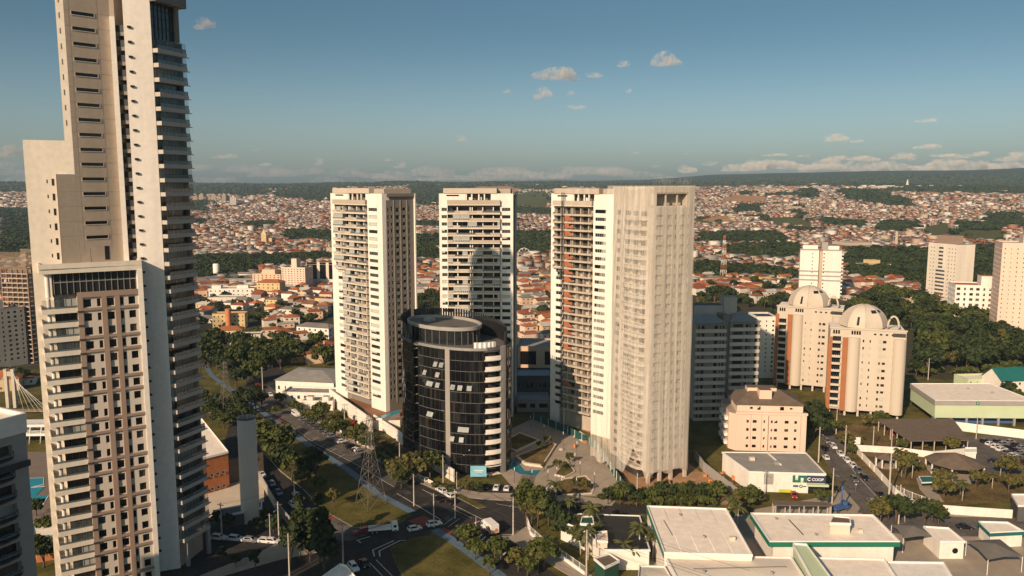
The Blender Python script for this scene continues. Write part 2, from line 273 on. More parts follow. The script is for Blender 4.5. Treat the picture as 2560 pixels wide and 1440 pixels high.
# ---------------------------------------------------------------- roads, paths, lawns, squares (flat sheets 4 mm and more apart)
def surf(name, pts, z, m, kind='structure', world=False, label=None):
    p = ccw([(q if world else G(*q)) for q in pts]); mb = MB(); mb.face([(a, b, z) for a, b in p], m)
    return tag(mb.build(name), kind=kind, label=label)
def slab(name, pts, z, m, kind='structure'):
    p = ccw([G(*q) for q in pts]); mb = MB(); mb.prism(p, -.2, z, 'kerb', m, bottom=False); return tag(mb.build(name), kind=kind)
def strip(name, pts, w, z, m, kind='structure', world=False):
    p = [np.array(q if world else G(*q)) for q in pts]; mb = MB(); L, Rr = [], []
    for i in range(len(p)):
        d = p[min(i + 1, len(p) - 1)] - p[max(i - 1, 0)]; d /= np.linalg.norm(d); n = np.array([-d[1], d[0]]); L.append(p[i] + n * w / 2); Rr.append(p[i] - n * w / 2)
    for i in range(len(p) - 1): mb.face([(*Rr[i], z), (*Rr[i + 1], z), (*L[i + 1], z), (*L[i], z)], m)
    return tag(mb.build(name), kind=kind)
surf('near_ground', [(-300, 120), (330, 120), (330, 330), (150, 420), (-60, 440), (-300, 400)], .02, 'grass', world=True)
surf('road', [(300, 1440), (500, 1240), (560, 1110), (590, 1000), (620, 950), (655, 915), (690, 905), (760, 985), (850, 1060), (960, 1140), (1090, 1210), (1290, 1210), (1340, 1250), (1620, 1262), (1620, 1285), (1330, 1290), (1330, 1400), (1430, 1460), (1150, 1560), (500, 1560)], .04, 'asphalt')
surf('parking_road', [(640, 1000), (668, 962), (700, 985), (745, 1030), (850, 1098), (945, 1160), (1005, 1200), (985, 1216), (884, 1155), (780, 1100), (722, 1056), (655, 1020)], .05, 'asphalt_pale')
surf('side_street', [(2060, 1070), (2095, 1070), (2200, 1190), (2310, 1290), (2560, 1296), (2700, 1320), (2700, 1345), (2300, 1340), (2200, 1330), (2120, 1250), (2049, 1130)], .056, 'asphalt_pale')
surf('painted_sun_patch', [(742, 1330), (800, 1290), (835, 1282), (935, 1330), (880, 1352), (800, 1352)], .05, 'asphalt_pale')  # sunlight on the road, painted as a sheet of paler asphalt
slab('grass_median', [(500, 940), (540, 935), (600, 975), (650, 1025), (640, 1062), (560, 1050), (480, 1010)], .16, 'grass')
slab('grass_verge', [(650, 1095), (668, 1062), (722, 1068), (800, 1122), (870, 1172), (955, 1238), (1030, 1288), (1000, 1308), (930, 1322), (882, 1318), (822, 1284), (760, 1223), (702, 1178), (648, 1120)], .16, 'grass')
slab('grass_island', [(985, 1400), (975, 1370), (1030, 1345), (1090, 1338), (1130, 1350), (1270, 1450), (1130, 1500), (1020, 1470)], .16, 'grass')
slab('grass_strip', [(1150, 1235), (1215, 1268), (1195, 1272), (1135, 1240)], .16, 'grass')
slab('pavement', [(720, 1000), (850, 1080), (960, 1150), (1090, 1212), (1200, 1232), (1420, 1238), (1540, 1252), (1530, 1264), (1340, 1256), (1220, 1250), (1120, 1240), (1010, 1190), (945, 1153), (850, 1092), (745, 1024)], .15, 'paving')
slab('corner_pavement', [(1290, 1330), (1325, 1312), (1345, 1345), (1480, 1440), (1440, 1450), (1330, 1385), (1270, 1345)], .15, 'paving')
slab('near_pavement', [(640, 1385), (740, 1335), (830, 1345), (800, 1380), (700, 1400), (560, 1440), (500, 1440)], .15, 'paving')
strip('cycle_path', [(505, 900), (530, 940), (570, 970), (620, 1003), (668, 1040), (700, 1062), (780, 1118), (870, 1175), (945, 1236), (1032, 1282)], 2.6, .18, 'blue_path')
strip('cycle_path', [(1085, 1325), (1120, 1345), (1170, 1380), (1250, 1440), (1290, 1475)], 2.8, .18, 'blue_path')
for a, b in (((672, 1043), (704, 1066)), ((1040, 1296), (1072, 1312)), ((1090, 1328), (1118, 1338))): strip('red_crossing', [a, b], 5.5, .07, 'red_paint')
strip('red_crossing', [(640, 1000), (676, 992)], 3.5, .07, 'red_paint')
surf('red_crossing', [(745, 1332), (770, 1310), (826, 1288), (840, 1294), (790, 1324), (775, 1345)], .07, 'red_paint')
surf('square', [(1252, 1185), (1262, 1080), (1330, 1048), (1420, 1085), (1488, 1122), (1520, 1160), (1560, 1230), (1500, 1242), (1300, 1240)], .10, 'paving')
surf('brick_ramp', [(1292, 1234), (1304, 1188), (1340, 1190), (1330, 1232)], .12, 'paving_dark')
surf('building_yard', [(1375, 1050), (1500, 1090), (1540, 1150), (1580, 1235), (1700, 1262), (1850, 1262), (1800, 1180), (1750, 1180), (1600, 1060)], .06, 'dirt')
surf('pond', [(1262, 1150), (1290, 1150), (1312, 1178), (1352, 1176), (1340, 1190), (1300, 1186), (1262, 1164)], .13, 'water')
surf('store_yard', [(1880, 1275), (2070, 1240), (2110, 1225), (2150, 1270), (2140, 1290), (1900, 1290)], .06, 'paving')
surf('garden_lawn', [(2100, 1130), (2470, 1120), (2560, 1140), (2560, 1250), (2330, 1270), (2240, 1230)], .06, 'lawn_dry')
surf('garden_path', [(2290, 1195), (2420, 1185), (2430, 1210), (2335, 1218), (2360, 1255), (2330, 1258), (2300, 1225)], .08, 'paving')
surf('car_park', [(2360, 1130), (2420, 1090), (2560, 1085), (2640, 1180), (2480, 1185)], .08, 'asphalt_pale')
surf('dry_lot', [(2080, 1080), (2190, 1040), (2330, 1120), (2130, 1125)], .07, 'lawn_dry')
surf('court_floor', [(505, 1225), (660, 1190), (660, 1255), (505, 1300)], .09, 'court')
surf('club_terrace', [(50, 1130), (180, 1130), (180, 1330), (60, 1330)], .09, 'paving_dark')
surf('school_yard', [(1560, 1290), (2300, 1280), (2560, 1300), (2560, 1560), (1500, 1560)], .028, 'paving')
surf('garden', [(1320, 1300), (1400, 1290), (1640, 1300), (1600, 1460), (1480, 1440), (1345, 1340)], .034, 'grass')
# painted markings
def marks(name, segs, w, z=.09):
    mb = MB()
    for a, b in segs:
        A, B = np.array(G(*a)), np.array(G(*b)); d = (B - A) / np.linalg.norm(B - A); n = np.array([-d[1], d[0]]) * w / 2
        mb.face([(*(A - n), z), (*(B - n), z), (*(B + n), z), (*(A + n), z)], 'line_white')
    return tag(mb.build(name), kind='structure')
marks('road_marking', [((650, 1122), (702, 1180)), ((702, 1180), (758, 1224)), ((758, 1224), (818, 1284)), ((992, 1234), (1102, 1300)), ((1055, 1224), (1208, 1300)), ((1000, 1352), (1090, 1346)), ((940, 1400), (1010, 1470)), ((925, 1408), (985, 1470))], .22)
marks('road_marking', [((890, 1352), (925, 1342)), ((932, 1376), (985, 1352)), ((932, 1376), (936, 1392)), ((948, 1378), (1000, 1352)), ((948, 1378), (950, 1392)), ((893, 1350), (902, 1358))], .35)
marks('road_marking', [((i, 1328 - (i - 1150) * .55), (i + 22, 1318 - (i - 1150) * .55)) for i in range(1150, 1186, 9)], .3)
marks('road_marking', [((1186 + i * 9, 1340 + i * 6), (1196 + i * 9, 1330 + i * 6)) for i in range(9)], .45)
marks('road_marking', [((1255, 1338 + i * 4), (1290, 1336 + i * 4)) for i in range(5)], .25)
marks('road_marking', [((735 + i * 22, 1075 + i * 14), (752 + i * 22, 1066 + i * 14)) for i in range(10)], .15)
marks('road_marking', [((722, 1060), (780, 1104)), ((780, 1104), (884, 1158)), ((884, 1158), (985, 1218))], .2)
marks('road_marking', [((2075, 1105 + 0), (2140, 1185)), ((2150, 1197), (2210, 1262)), ((1130, 1272), (1180, 1296)), ((1240, 1260), (1310, 1272)), ((1110, 1312), (1140, 1290)), ((1120, 1318), (1150, 1296))], .16)
for k_ in range(26): a_, b_ = [(700 + k_ * 17, 1030 + k_ * 11), (2080 + (k_ % 9) * 22, 1120 + (k_ % 9) * 18), (980 + (k_ % 7) * 40, 1330 + (k_ % 5) * 9)][k_ % 3]; surf('road_patch', [(a_, b_), (a_ + 14, b_ - 3), (a_ + 24, b_ + 6), (a_ + 8, b_ + 9)], .062 + k_ * .0002, 'asphalt_worn')
# planted beds of the square, with white kerbs
def bed(name, label, pts, h, m):
    p = ccw([G(*q) for q in pts]); c = np.mean(p, 0); e = empty(name, label, 'planter', c[0], c[1], 0); mb = MB(); q = [(a - c[0], b - c[1]) for a, b in p]
    n = len(q); inn = [(a * .9, b * .9) for a, b in q]
    for i in range(n):
        j = (i + 1) % n; mb.mesh([(*q[i], 0), (*q[j], 0), (*q[j], h), (*q[i], h), (*inn[i], h), (*inn[j], h), (*inn[j], h - .25), (*inn[i], h - .25)], [(0, 1, 2, 3), (3, 2, 5, 4), (4, 5, 6, 7)], 'pale_concrete')
    mb.build('kerb', e); m2 = MB(); m2.face([(a, b, h - .15) for a, b in inn], m); m2.build('soil', e); return e
bed('planter', 'raised kite-shaped planter with white walls and lawn beside the pond', [(1288, 1146), (1382, 1110), (1392, 1114), (1356, 1170), (1312, 1164)], .9, 'lawn_dry')
bed('planter', 'small triangular planter of green lawn in the middle of the square', [(1386, 1190), (1416, 1152), (1438, 1182), (1412, 1196)], .6, 'grass')
bed('planter', 'dark angular planter on the shaded side of the square, next to the black glass building', [(1258, 1108), (1300, 1085), (1350, 1104), (1290, 1132), (1262, 1122)], .8, 'grass')
bed('planter', 'long dry mound bed with sparse shrubs at the road edge of the square', [(1378, 1216), (1410, 1198), (1465, 1190), (1490, 1215), (1480, 1236), (1400, 1240)], .35, 'lawn_dry')
# ---------------------------------------------------------------- building helpers
WM = {}
def win_mesh(w, h, st):
    k = (round(w, 2), round(h, 2), st)
    if k in WM: return WM[k]
    g, bl, fm = {'d': ('glass_dark', 0, 'charcoal'), 'g': ('glass_grey', 0, 'steel'), 'w': ('glass_warm', 0, 'steel'), 'b': ('glass_dark', .5, 'steel'), 's': ('glass_grey', .97, 'steel'), 'l': ('glass_dark', 0, 'white_paint'),
                 'k': ('glass_black', 0, 'black'), 'u': ('glass_blue', 0, 'charcoal'), 'c': ('curtain', 0, 'charcoal')}[st]
    mb = MB(); q = lambda a, b, c, d, y, m: mb.face([(a, y, c), (b, y, c), (b, y, d), (a, y, d)], m)
    q(0, w, 0, h, 0, g); t = min(.07, w * .12)
    if bl: q(t, w * (1 if bl > .9 else .55), h * (1 - bl) + t, h - t, -.015, 'pale_blind')
    for a, b, c, d in [(0, w, 0, t), (0, w, h - t, h), (0, t, t, h - t), (w - t, w, t, h - t)]: q(a, b, c, d, -.04, fm)
    n = max(1, round(w / 1.1))
    for i in range(1, n): q(w * i / n - t / 2, w * i / n + t / 2, t, h - t, -.035, fm)
    WM[k] = mb.make('window'); return WM[k]
class Bldg:
    def __init__(s, name, label, cat, x, y, rot=0, z=0, group=None):
        s.root = empty(name, label, cat, x, y, z, rot, group); s.w = {}; s.o = (x, y, rot)
    def part(s, mb, name): return mb.build(name, s.root)
    def loc(s, p):
        dx, dy = p[0] - s.o[0], p[1] - s.o[1]; c, n = cos(-s.o[2]), sin(-s.o[2]); return (dx * c - dy * n, dx * n + dy * c)
    def win(s, fr, a, b, c, d, dep, st='d', name='window'):
        x, y, ang = fr[:3]; px = x + a * cos(ang) - dep * sin(ang); py = y + a * sin(ang) + dep * cos(ang)
        s.w.setdefault(name, []).append((win_mesh(b - a, d - c, st), px, py, c, ang))
    def done(s, cap=100):
        for name, L in s.w.items():
            cx, cy = s.loc((0, 0)); L.sort(key=lambda t: (t[1] - cx) ** 2 + (t[2] - cy) ** 2 + (t[3] - 95) ** 2)
            for me, x, y, z, a in L[:cap]: place(name, me, s.root, x, y, z, a)
            if len(L) > cap:
                mb = MB()
                for me, x, y, z, a in L[cap:]:
                    mb.frame(x, y, a, z); vs = [tuple(v.co) for v in me.vertices]
                    for p in me.polygons: mb.face([vs[i] for i in p.vertices], me.materials[p.material_index].name)
                tag(s.part(mb, name), kind='stuff')
        return s.root
def grid_ops(cols, rows):
    "cols: (s0, s1), rows: (z0, z1) -> openings"
    return [(a, b, c, d) for a, b in cols for c, d in rows]
def pick(r, s='ddgbws'): return r.choice(s)
# ---------------------------------------------------------------- the tall skyscraper at the left
def skyscraper():
    bx, by = -90., 189.; b = Bldg('skyscraper', 'very tall cream skyscraper with stepped blank walls and a column of grey glass balconies', 'skyscraper', bx, by); T = 140.
    lo = lambda p: (p[0] - bx, p[1] - by); d1 = (.918, .397); d2 = (.69, .72)
    L1 = (-98, 181.1); Rr = (-91.4, 188.0); N = (-90.5, 188.4); FL = (-88.2, 187.7); FR = (-83, 190); E = (-79.8, 198.8)
    at = lambda P, d, s, n=0: (P[0] + d[0] * s - d[1] * n, P[1] + d[1] * s + d[0] * n)
    mb = MB(); body = [L1, Rr, N, (-89.4, 192.6), (-86.6, 191.6), (-83.2, 191.0), (-81.4, 200.4), (-86, 205), (-95, 196)]
    mb.prism(ccw([lo(p) for p in body]), 0, T, 'tan_render', 'grey_roof'); b.part(mb, 'wall')
    mb = MB(); L2 = at(L1, d2, -3.75)
    mb.prism(ccw([lo(p) for p in (L2, at(L1, d2, -.02), (-99.2, 184.5), (-101.3, 180.4))]), 0, 97.5, 'tan_render'); b.part(mb, 'wall')
    mb = MB()
    for s0, s1, z0, z1 in ((0, 9.63, 97.6, 105), (3.72, 9.63, 0, 97.6), (0, 1.55, 105, T)):
        mb.prism(ccw([lo(at(L1, d1, -s0)), lo(at(L1, d1, -s1)), lo(at(L1, d1, -s1, 6)), lo(at(L1, d1, -s0, 1.2))]), z0, z1, 'cream_render', 'grey_roof')
    b.part(mb, 'blank_wing')
    mb = MB(); q = [FL, FR, at(FR, d1, 0, .75), at(FL, d1, 0, .75)]; mb.prism(ccw([lo(p) for p in q]), 0, T, 'white_render'); b.part(mb, 'fin_wall')
    mb = MB(); q = [at(Rr, d1, -.05, -1.3), at(N, d1, .05, -1.3), at(N, d1, .05, .8), at(Rr, d1, -.05, .8)]; mb.prism(ccw([lo(p) for p in q]), 0, 133, 'white_render'); b.part(mb, 'fin_wall')
    # slit windows of the broad face and joints
    ang2 = atan2(d2[1], d2[0]); fr = (*lo(L1), ang2); j = MB().frame(fr[0], fr[1], ang2); fl = 3.3
    for i in range(16):
        z = 83.0 + i * fl
        m = MB().frame(fr[0], fr[1], ang2); m.box(1.4, 6.3, -.10, .02, z - .12, z, 'cream_render'); m.box(6.2, 6.32, -.10, .02, z, z + .72, 'cream_render'); m.box(1.4, 1.5, -.10, .02, z, z + .72, 'tan_render'); m.box(1.4, 6.32, -.10, .02, z + .72, z + .8, 'tan_render')
        b.part(m, 'window_surround'); b.win(fr, 1.5, 6.2, z, z + .72, -.03, 'k', 'slit_window')
        j.box(-3.6 if z < 96 else .05, 9.5, -.012, .0, z + .78, z + .83, 'brown_band')
    for s in (1.0, 6.9): j.box(s, s + .04, -.012, 0, 80, T, 'brown_band')
    b.part(j, 'joint_line')
    m = MB().frame(fr[0], fr[1], ang2); m.box(5.3, 6.3, -.05, .05, 78.05, 81.2, 'black'); b.part(m, 'door')
    fw = (*lo(at(L1, d1, -9.63)), atan2(d1[1], d1[0]))
    for i in range(20):
        z = 72 + i * fl
        if z < 96: b.win(fw, 5.0, 5.45, z, z + 1.5, -.03, 'd', 'slot_window'); b.win(fw, 4.0, 4.2, z + .5, z + 1.3, -.03, 'd', 'slot_window')
        elif z > 106: b.win(fw, 8.6, 8.8, z, z + 1.2, -.03, 'w', 'slot_window')
    # service balconies in the recess, and rainwater spouts on the fin
    sb = MB(); P0 = lo(N); a1 = atan2(FL[1] - N[1], FL[0] - N[0]); sb.frame(P0[0], P0[1], 0)
    sb.box(.05, 2.2, -.1, 3.0, 0, .9, 'taupe'); sb.box(.0, 2.2, -.2, 3.0, .9, 2.3, 'black'); sb.box(1.9, 2.1, .2, 1.0, 2.2, 2.5, 'charcoal'); sbm = sb.make('service_balcony')  # black block paints in the shade of the recess above each slab
    sp = MB().frame(*lo(FL), atan2(d1[1], d1[0])); sp.box(.7, 1.5, -.4, .02, 0, .42, 'black'); spm = sp.make('rain_spout')
    for i in range(40):
        z = 3.6 + i * 3.3
        if z < 131: place('service_balcony', sbm, b.root, 0, 0, z); place('rain_spout', spm, b.root, 0, 0, z + 1.7)
    # balcony front
    a3 = atan2(E[1] - FR[1], E[0] - FR[0]); f3 = lo((FR[0] + .05, FR[1] + .1)); Ln = 9.3
    variants = []
    for k in range(5):
        m = MB().frame(f3[0], f3[1], a3); rr = random.Random(k)
        m.box(0, Ln, -1.5, .3, -.25, .70, 'slab_warm'); m.box(Ln, Ln + .9, -1.4, -1.1, -.2, -.05, 'charcoal')
        m.box(.1, Ln - .1, -1.42, -1.38, 1.58, 1.64, 'railing_dark'); m.box(.1, Ln - .1, -1.41, -1.39, .62, 1.58, 'railing_glass')
        for i in range(8): m.box(.1 + i * (Ln - .25) / 7, .15 + i * (Ln - .25) / 7, -1.43, -1.37, .62, 1.6, 'railing_dark')
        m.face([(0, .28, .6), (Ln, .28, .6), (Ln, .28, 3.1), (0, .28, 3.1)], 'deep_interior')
        n = 7
        for i in range(n):
            a = .2 + i * (Ln - 1.6) / n; w = (Ln - 1.6) / n
            m.face([(a + .06, .22, .65), (a + w - .06, .22, .65), (a + w - .06, .22, 2.95), (a + .06, .22, 2.95)], rr.choice(['glass_dark', 'glass_grey', 'glass_blue', 'glass_warm']) if k != 3 else 'curtain')
        m.box(Ln - 1.3, Ln - .5, -.6, .2, .62, 3.05, 'dark_grey')
        if k in (1, 3): m.face([(.1, -1.36, 1.64), (Ln - .1, -1.36, 1.64), (Ln - .1, -1.36, 3.0), (.1, -1.36, 3.0)], 'clear_glass')
        variants.append(m.make('balcony'))
    for i in range(37): place('balcony', variants[R.choice([0, 1, 1, 2, 3, 3, 3, 1])], b.root, 0, 0, 7 + i * 3.3)
    m = MB().frame(f3[0], f3[1], a3); m.box(-.2, Ln + .2, -1.9, 1, 137, 143, 'taupe'); b.part(m, 'crown')
    m = MB().frame(f3[0], f3[1], a3); m.face([(0, .3, 129), (7.2, .3, 129), (7.2, .3, 137), (0, .3, 137)], 'glass_blue')
    for i in range(7): m.box(i * 1.2, i * 1.2 + .12, .1, .3, 129, 137, 'charcoal')
    for z in (131.4, 133.6, 135.4): m.box(0, 7.2, .12, .3, z, z + .15, 'charcoal')
    m.box(7.2, 8.2, -.6, .3, 129, 137, 'taupe'); b.part(m, 'penthouse_glazing')
    m = MB().frame(f3[0], f3[1], a3); m.box(Ln - .8, Ln, -1.4, -.6, 0, 6.8, 'grey_slab'); b.part(m, 'pillar'); m = MB().frame(f3[0], f3[1], a3); m.box(1, 1.8, -1.4, -.6, 0, 6.8, 'grey_slab'); b.part(m, 'pillar'); b.done()
skyscraper()
# ---------------------------------------------------------------- the lower block in front of it
def corner_block():
    K = (-103.1, 173.3); w = 20.3; rot = atan2(11, 17.1); Lt = 9.2; b = Bldg('apartment_block', 'cream apartment block with wrap-around corner balconies and brown gridded front below the skyscraper', 'apartment block', *K, rot); fl = 3.2; Zp = 70.4; Zr = 78.
    cols = [(8.2, 9.75), (10.9, 11.65), (12.95, 14.4), (15.65, 16.3), (17.4, 18.85)]; rows = [(z, z + 1.75) for z in [.75 + i * fl for i in range(22)]]
    mb = MB(); mb.frame(0, 0, 0); mb.facade(7.0, 20.3, 0, Zp, grid_ops(cols, rows), .45, 'panel_cream')
    mb.prism([(7, 0), (7.02, .9), (20.3, .9), (20.3, 8.8), (7, 8.8)], 0, 70.3, 'panel_cream', bottom=False)
    mb.box(2.6, 7, 2.6, 8.8, 0, 70.3, 'cream_render', bottom=False); b.part(mb, 'wall')
    mb = MB(); mb.box(0, 2.6, Lt - 2.3, Lt, 0, Zr - 2.2, 'white_render'); b.part(mb, 'corner_pillar')
    mb = MB(); mb.box(19.5, 20.6, -.5, 6, 0, Zr - 2.2, 'white_render'); b.part(mb, 'corner_pillar')
    for s0, s1 in ((7.0, 8.05), (11.8, 12.85), (14.55, 15.55)):
        m = MB(); m.box(s0, s1, -.42, -.003, 0, Zp - .2, 'brown_band'); b.part(m, 'brown_pier')
    for i in range(22):
        z = i * fl
        if i % 3 == 2 and i < 21: continue
        m = MB()
        for s0, s1 in ((8.05, 11.8), (12.85, 14.55), (15.55, 19.48)): m.box(s0, s1, -.40, -.003, z, z + .55, 'brown_band')
        b.part(m, 'brown_beam')
    m = MB(); m.box(7, 19.5, -.43, -.003, Zp - .2, Zp + 1.0, 'brown_band'); b.part(m, 'brown_beam')
    fr = (0, 0, 0)
    for a, c in cols:
        for z0, z1 in rows: b.win(fr, a, c, z0, z1, .42, R.choice('kkdkdg'))
    for i in range(22):       # corner balconies
        z = i * fl; k = R.random()
        m = MB(); m.prism(ccw([(0, 0), (7.2, -.02), (7.2, 2.55), (2.55, 2.6), (2.5, Lt - 2.3), (0, Lt - 2.3)]), z - .15, z + .0, 'cream_render')
        m.box(0, 7.25, -.05, .16, z - .3, z + .78, 'cream_render'); m.box(-.05, .16, .16, Lt - 2.3, z - .3, z + .78, 'cream_render')
        m.box(6.9, 7.9, -.6, -.04, z - .3, z + .08, 'charcoal')
        m.box(.05, 7.0, .05, .09, z + 1.2, z + 1.26, 'railing_dark'); m.box(.05, .09, .05, Lt - 2.3, z + 1.2, z + 1.26, 'railing_dark')
        m.box(.05, 7.0, .055, .075, z + .8, z + 1.2, 'railing_glass'); m.box(.055, .075, .1, Lt - 2.3, z + .8, z + 1.2, 'railing_glass')
        b.part(m, 'balcony')
        m = MB(); g = 'curtain' if k < .45 else 'glass_warm' if k < .6 else 'glass_dark'
        m.face([(2.6, 2.55, z), (7, 2.55, z), (7, 2.55, z + 2.9), (2.6, 2.55, z + 2.9)], g)
        for s in (2.6, 4.0, 5.4, 6.9): m.box(s, s + .1, 2.47, 2.56, z, z + 2.9, 'charcoal')
        m.cyl(1.5, 1.6, z, z + 3.0, .42, 'white_render', 10, cap=False)
        if k < .55:
            for s in (3.6, 4.7, 5.8): m.box(s, s + .08, .35, .42, z + 1.2, z + 2.85, 'railing_dark')
            m.box(4.0, 4.3, .3, .45, z + .5, z + 2.85, 'charcoal'); m.face([(4.3, .4, z + .5), (6.95, .4, z + .5), (6.95, .4, z + 2.85), (4.3, .4, z + 2.85)], 'curtain' if k < .3 else 'clear_glass')
            m.face([(.2, .4, z + 1.2), (4.0, .4, z + 1.2), (4.0, .4, z + 2.85), (.2, .4, z + 2.85)], 'clear_glass')
        b.part(m, 'balcony_glazing')
    m = MB(); m.box(2.7, 19.5, 1.5, 1.6, Zp + .7, Zr - 2.2, 'glass_dark')
    for i in range(14): m.box(2.7 + i * 1.28, 2.82 + i * 1.28, 1.3, 1.5, Zp + .7, Zr - 2.2, 'steel')
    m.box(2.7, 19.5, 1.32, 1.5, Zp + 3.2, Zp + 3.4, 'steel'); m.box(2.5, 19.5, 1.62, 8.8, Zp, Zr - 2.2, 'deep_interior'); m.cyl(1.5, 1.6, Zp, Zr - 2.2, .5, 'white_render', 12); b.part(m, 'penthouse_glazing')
    m = MB(); m.prism([(0, 0), (20.6, -.2), (20.6, 8.8), (0, Lt)], Zr - 2.2, Zr - 1.1, 'cream_render', 'plain_white_roof')
    for q in ((0, 20.6, -.25, .1), (20.25, 20.6, .1, 8.8), (0, .35, .1, 9.0)): m.box(q[0], q[1], q[2], q[3], Zr - 1.1, Zr, 'cream_render')
    b.part(m, 'roof')
    m = MB(); m.box(13, 14.5, .8, 1.6, Zr - 1.1, Zr - .2, 'white_paint'); m.tube([(10.5, 1.5, Zr - 1), (10.4, 1.5, Zr + 3)], .05, 'charcoal'); b.part(m, 'roof_vent'); b.done()
corner_block()
# ---------------------------------------------------------------- the slab towers with balconies
def slab_tower(name, label, x, y, rot, w, dep, zb, leftwin, zone, rightwin, split=None, raw=False, seed=1, nrow=27, fl=2.94):
    rr = random.Random(seed); b = Bldg(name, label, 'apartment tower', x, y, rot, 0, None if raw else None); z1 = 8.5; rows = [(z1 + i * fl, z1 + i * fl + 1.35) for i in range(nrow)]; ztop = z1 + nrow * fl - .5
    Zr = ztop + 4.6; bands = ztop + 2.0; wall = 'white_render'; za = rows[split][0] - .5 if split else None; nz = (leftwin[0] - .2)
    mb = MB()
    def wallpiece(s0, s1, za_, zb_, cols):
        rws = [q for q in rows if q[0] > za_ and q[1] < zb_]; ops = grid_ops(cols, rws); mb.facade(s0, s1, za_, zb_, ops, .3, wall)
        for a, c, d, e in ops: b.win((0, 0, 0), a, c, d, e, .28, rr.choice('ggdbs') if not raw else rr.choice('lkl'))
    if split: wallpiece(0, leftwin[1] + .4, zb, za, [leftwin]); wallpiece(0, zone[0], za, bands, [])
    else: wallpiece(0, zone[0] + .0, zb, bands, [leftwin] if leftwin[1] < zone[0] else [])
    wallpiece(zone[1], w, zb, bands, [rightwin])
    # box behind, recessed back wall of the balconies
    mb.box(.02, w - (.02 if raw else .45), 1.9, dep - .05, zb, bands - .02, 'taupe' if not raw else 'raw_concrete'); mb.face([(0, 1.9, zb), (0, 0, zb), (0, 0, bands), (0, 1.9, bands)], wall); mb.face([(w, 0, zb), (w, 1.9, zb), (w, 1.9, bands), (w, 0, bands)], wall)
    zl = leftwin[1] + .4 if split else zone[0]
    for xx in ([zl] + ([zone[0]] if split else [])): mb.box(xx - .25, xx - .02, .02, 1.9, zb, bands, wall)
    mb.box(zone[1] + .02, zone[1] + .25, .02, 1.9, zb, bands, wall); b.part(mb, 'wall')
    # balconies, one part for each floor
    def balcony(s0, s1, v):
        r2 = random.Random(v * 31 + seed); m = MB(); pro = -1.15; Ln = s1 - s0
        m.box(s0, s1, pro, 1.88, -.32, 0, 'cream_render' if not raw else 'raw_concrete'); pan = 'beige_panel' if not raw else 'raw_concrete'
        m.box(s0, s1, pro, pro + .15, 0, .42, 'beige_panel_b' if not raw else 'raw_concrete'); m.box(s1 - .15, s1, pro + .15, 0, 0, 1.0, pan); m.box(s0, s0 + .15, pro + .15, 0, 0, 1.0, pan)
        a = s0
        while a < s1 - .1:
            q = min(s1, a + r2.choice([2.2, 3.0, 3.8])); t = r2.random()
            if s1 - q < 1: q = s1
            if raw: pass
            elif t < .40: m.box(a, q, pro - .06, pro + .16, .02, 1.12, r2.choice(['beige_panel', 'beige_panel', 'beige_panel_b']))
            elif t < .55:
                m.box(a, q, pro + .02, pro + .05, .42, 1.1, 'railing_glass'); m.box(a + .05, q - .05, pro + .2, pro + .24, 1.1, 2.5, 'curtain'); m.box(a, q, pro, pro + .1, 1.08, 1.16, 'white_paint')
                for i in range(5): m.box(a + (q - a) * i / 5, a + (q - a) * i / 5 + .1, pro - .01, pro + .08, .42, 1.1, 'white_paint')
            else: m.box(a, q, pro + .02, pro + .05, .42, 1.1, 'railing_glass'); m.box(a, q, pro, pro + .1, 1.08, 1.14, 'railing_dark')
            a = q
        y = 1.86; a = s0; 
        while a < s1 - .1:      # doors, curtains and wall piers at the back, partition walls
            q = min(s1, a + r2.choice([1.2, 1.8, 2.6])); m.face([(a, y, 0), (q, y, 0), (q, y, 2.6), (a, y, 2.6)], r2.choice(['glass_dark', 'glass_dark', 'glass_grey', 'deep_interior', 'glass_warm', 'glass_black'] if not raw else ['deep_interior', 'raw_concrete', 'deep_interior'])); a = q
        for f in (.18, .42, .46, .66, .86): m.box(s0 + Ln * f, s0 + Ln * f + .35, (.2 if f > .4 else -.3), 1.85, 0, 2.6, 'white_render' if not raw else 'raw_concrete')
        return m.make('balcony')
    hi = [balcony(zone[0], zone[1], v) for v in range(6)]; lo_ = [balcony(zl, zone[1], v + 10) for v in range(6)] if split else hi
    for i in range(nrow): place('balcony', rr.choice(lo_ if split and i < split else hi), b.root, 0, 0, rows[i][0] - .95)
    m = MB(); m.box(zone[0], zone[1], -1.15, -.95, ztop + .2, ztop + 2.0, 'beige_panel' if not raw else 'raw_concrete'); m.box(zone[0], zone[1], -1.2, 1.9, ztop - .1, ztop + .2, 'cream_render'); m.box(zone[1] - .2, zone[1], -.95, 0, ztop + .2, ztop + 2.0, 'taupe'); b.part(m, 'top_parapet')
    # crown: open top storey under a frame slab
    m = MB(); o0, o1 = w * .36, w * .70
    m.facade(0, o0, bands, Zr, [(w * .10, w * .27, bands + 1.5, bands + 2.1)], .3, wall); m.facade(o1, w, bands, Zr, [], .3, wall); b.win((0, 0, 0), w * .10, w * .27, bands + 1.5, bands + 2.1, .28, 'k')
    m.box(o0, o1, 3.2, 3.4, bands, Zr, 'taupe')
    for f in (.0, .22, .5, .72): m.box(o0 + (o1 - o0) * f, o0 + (o1 - o0) * f + .5, .1, .6, bands, Zr, wall)
    m.box(o0 + 1.2, o0 + 2.4, 1, 2, bands, bands + 1.1, wall); m.box(o0 + 5, o0 + 6.4, 1, 2, bands, bands + 1.2, wall); m.box(.02, w - .02, 3.4, dep, bands, Zr, 'taupe', 'grey_roof')
    m.face([(w, 0, bands), (w, 3.4, bands), (w, 3.4, Zr), (w, 0, Zr)], wall); b.part(m, 'crown_wall')
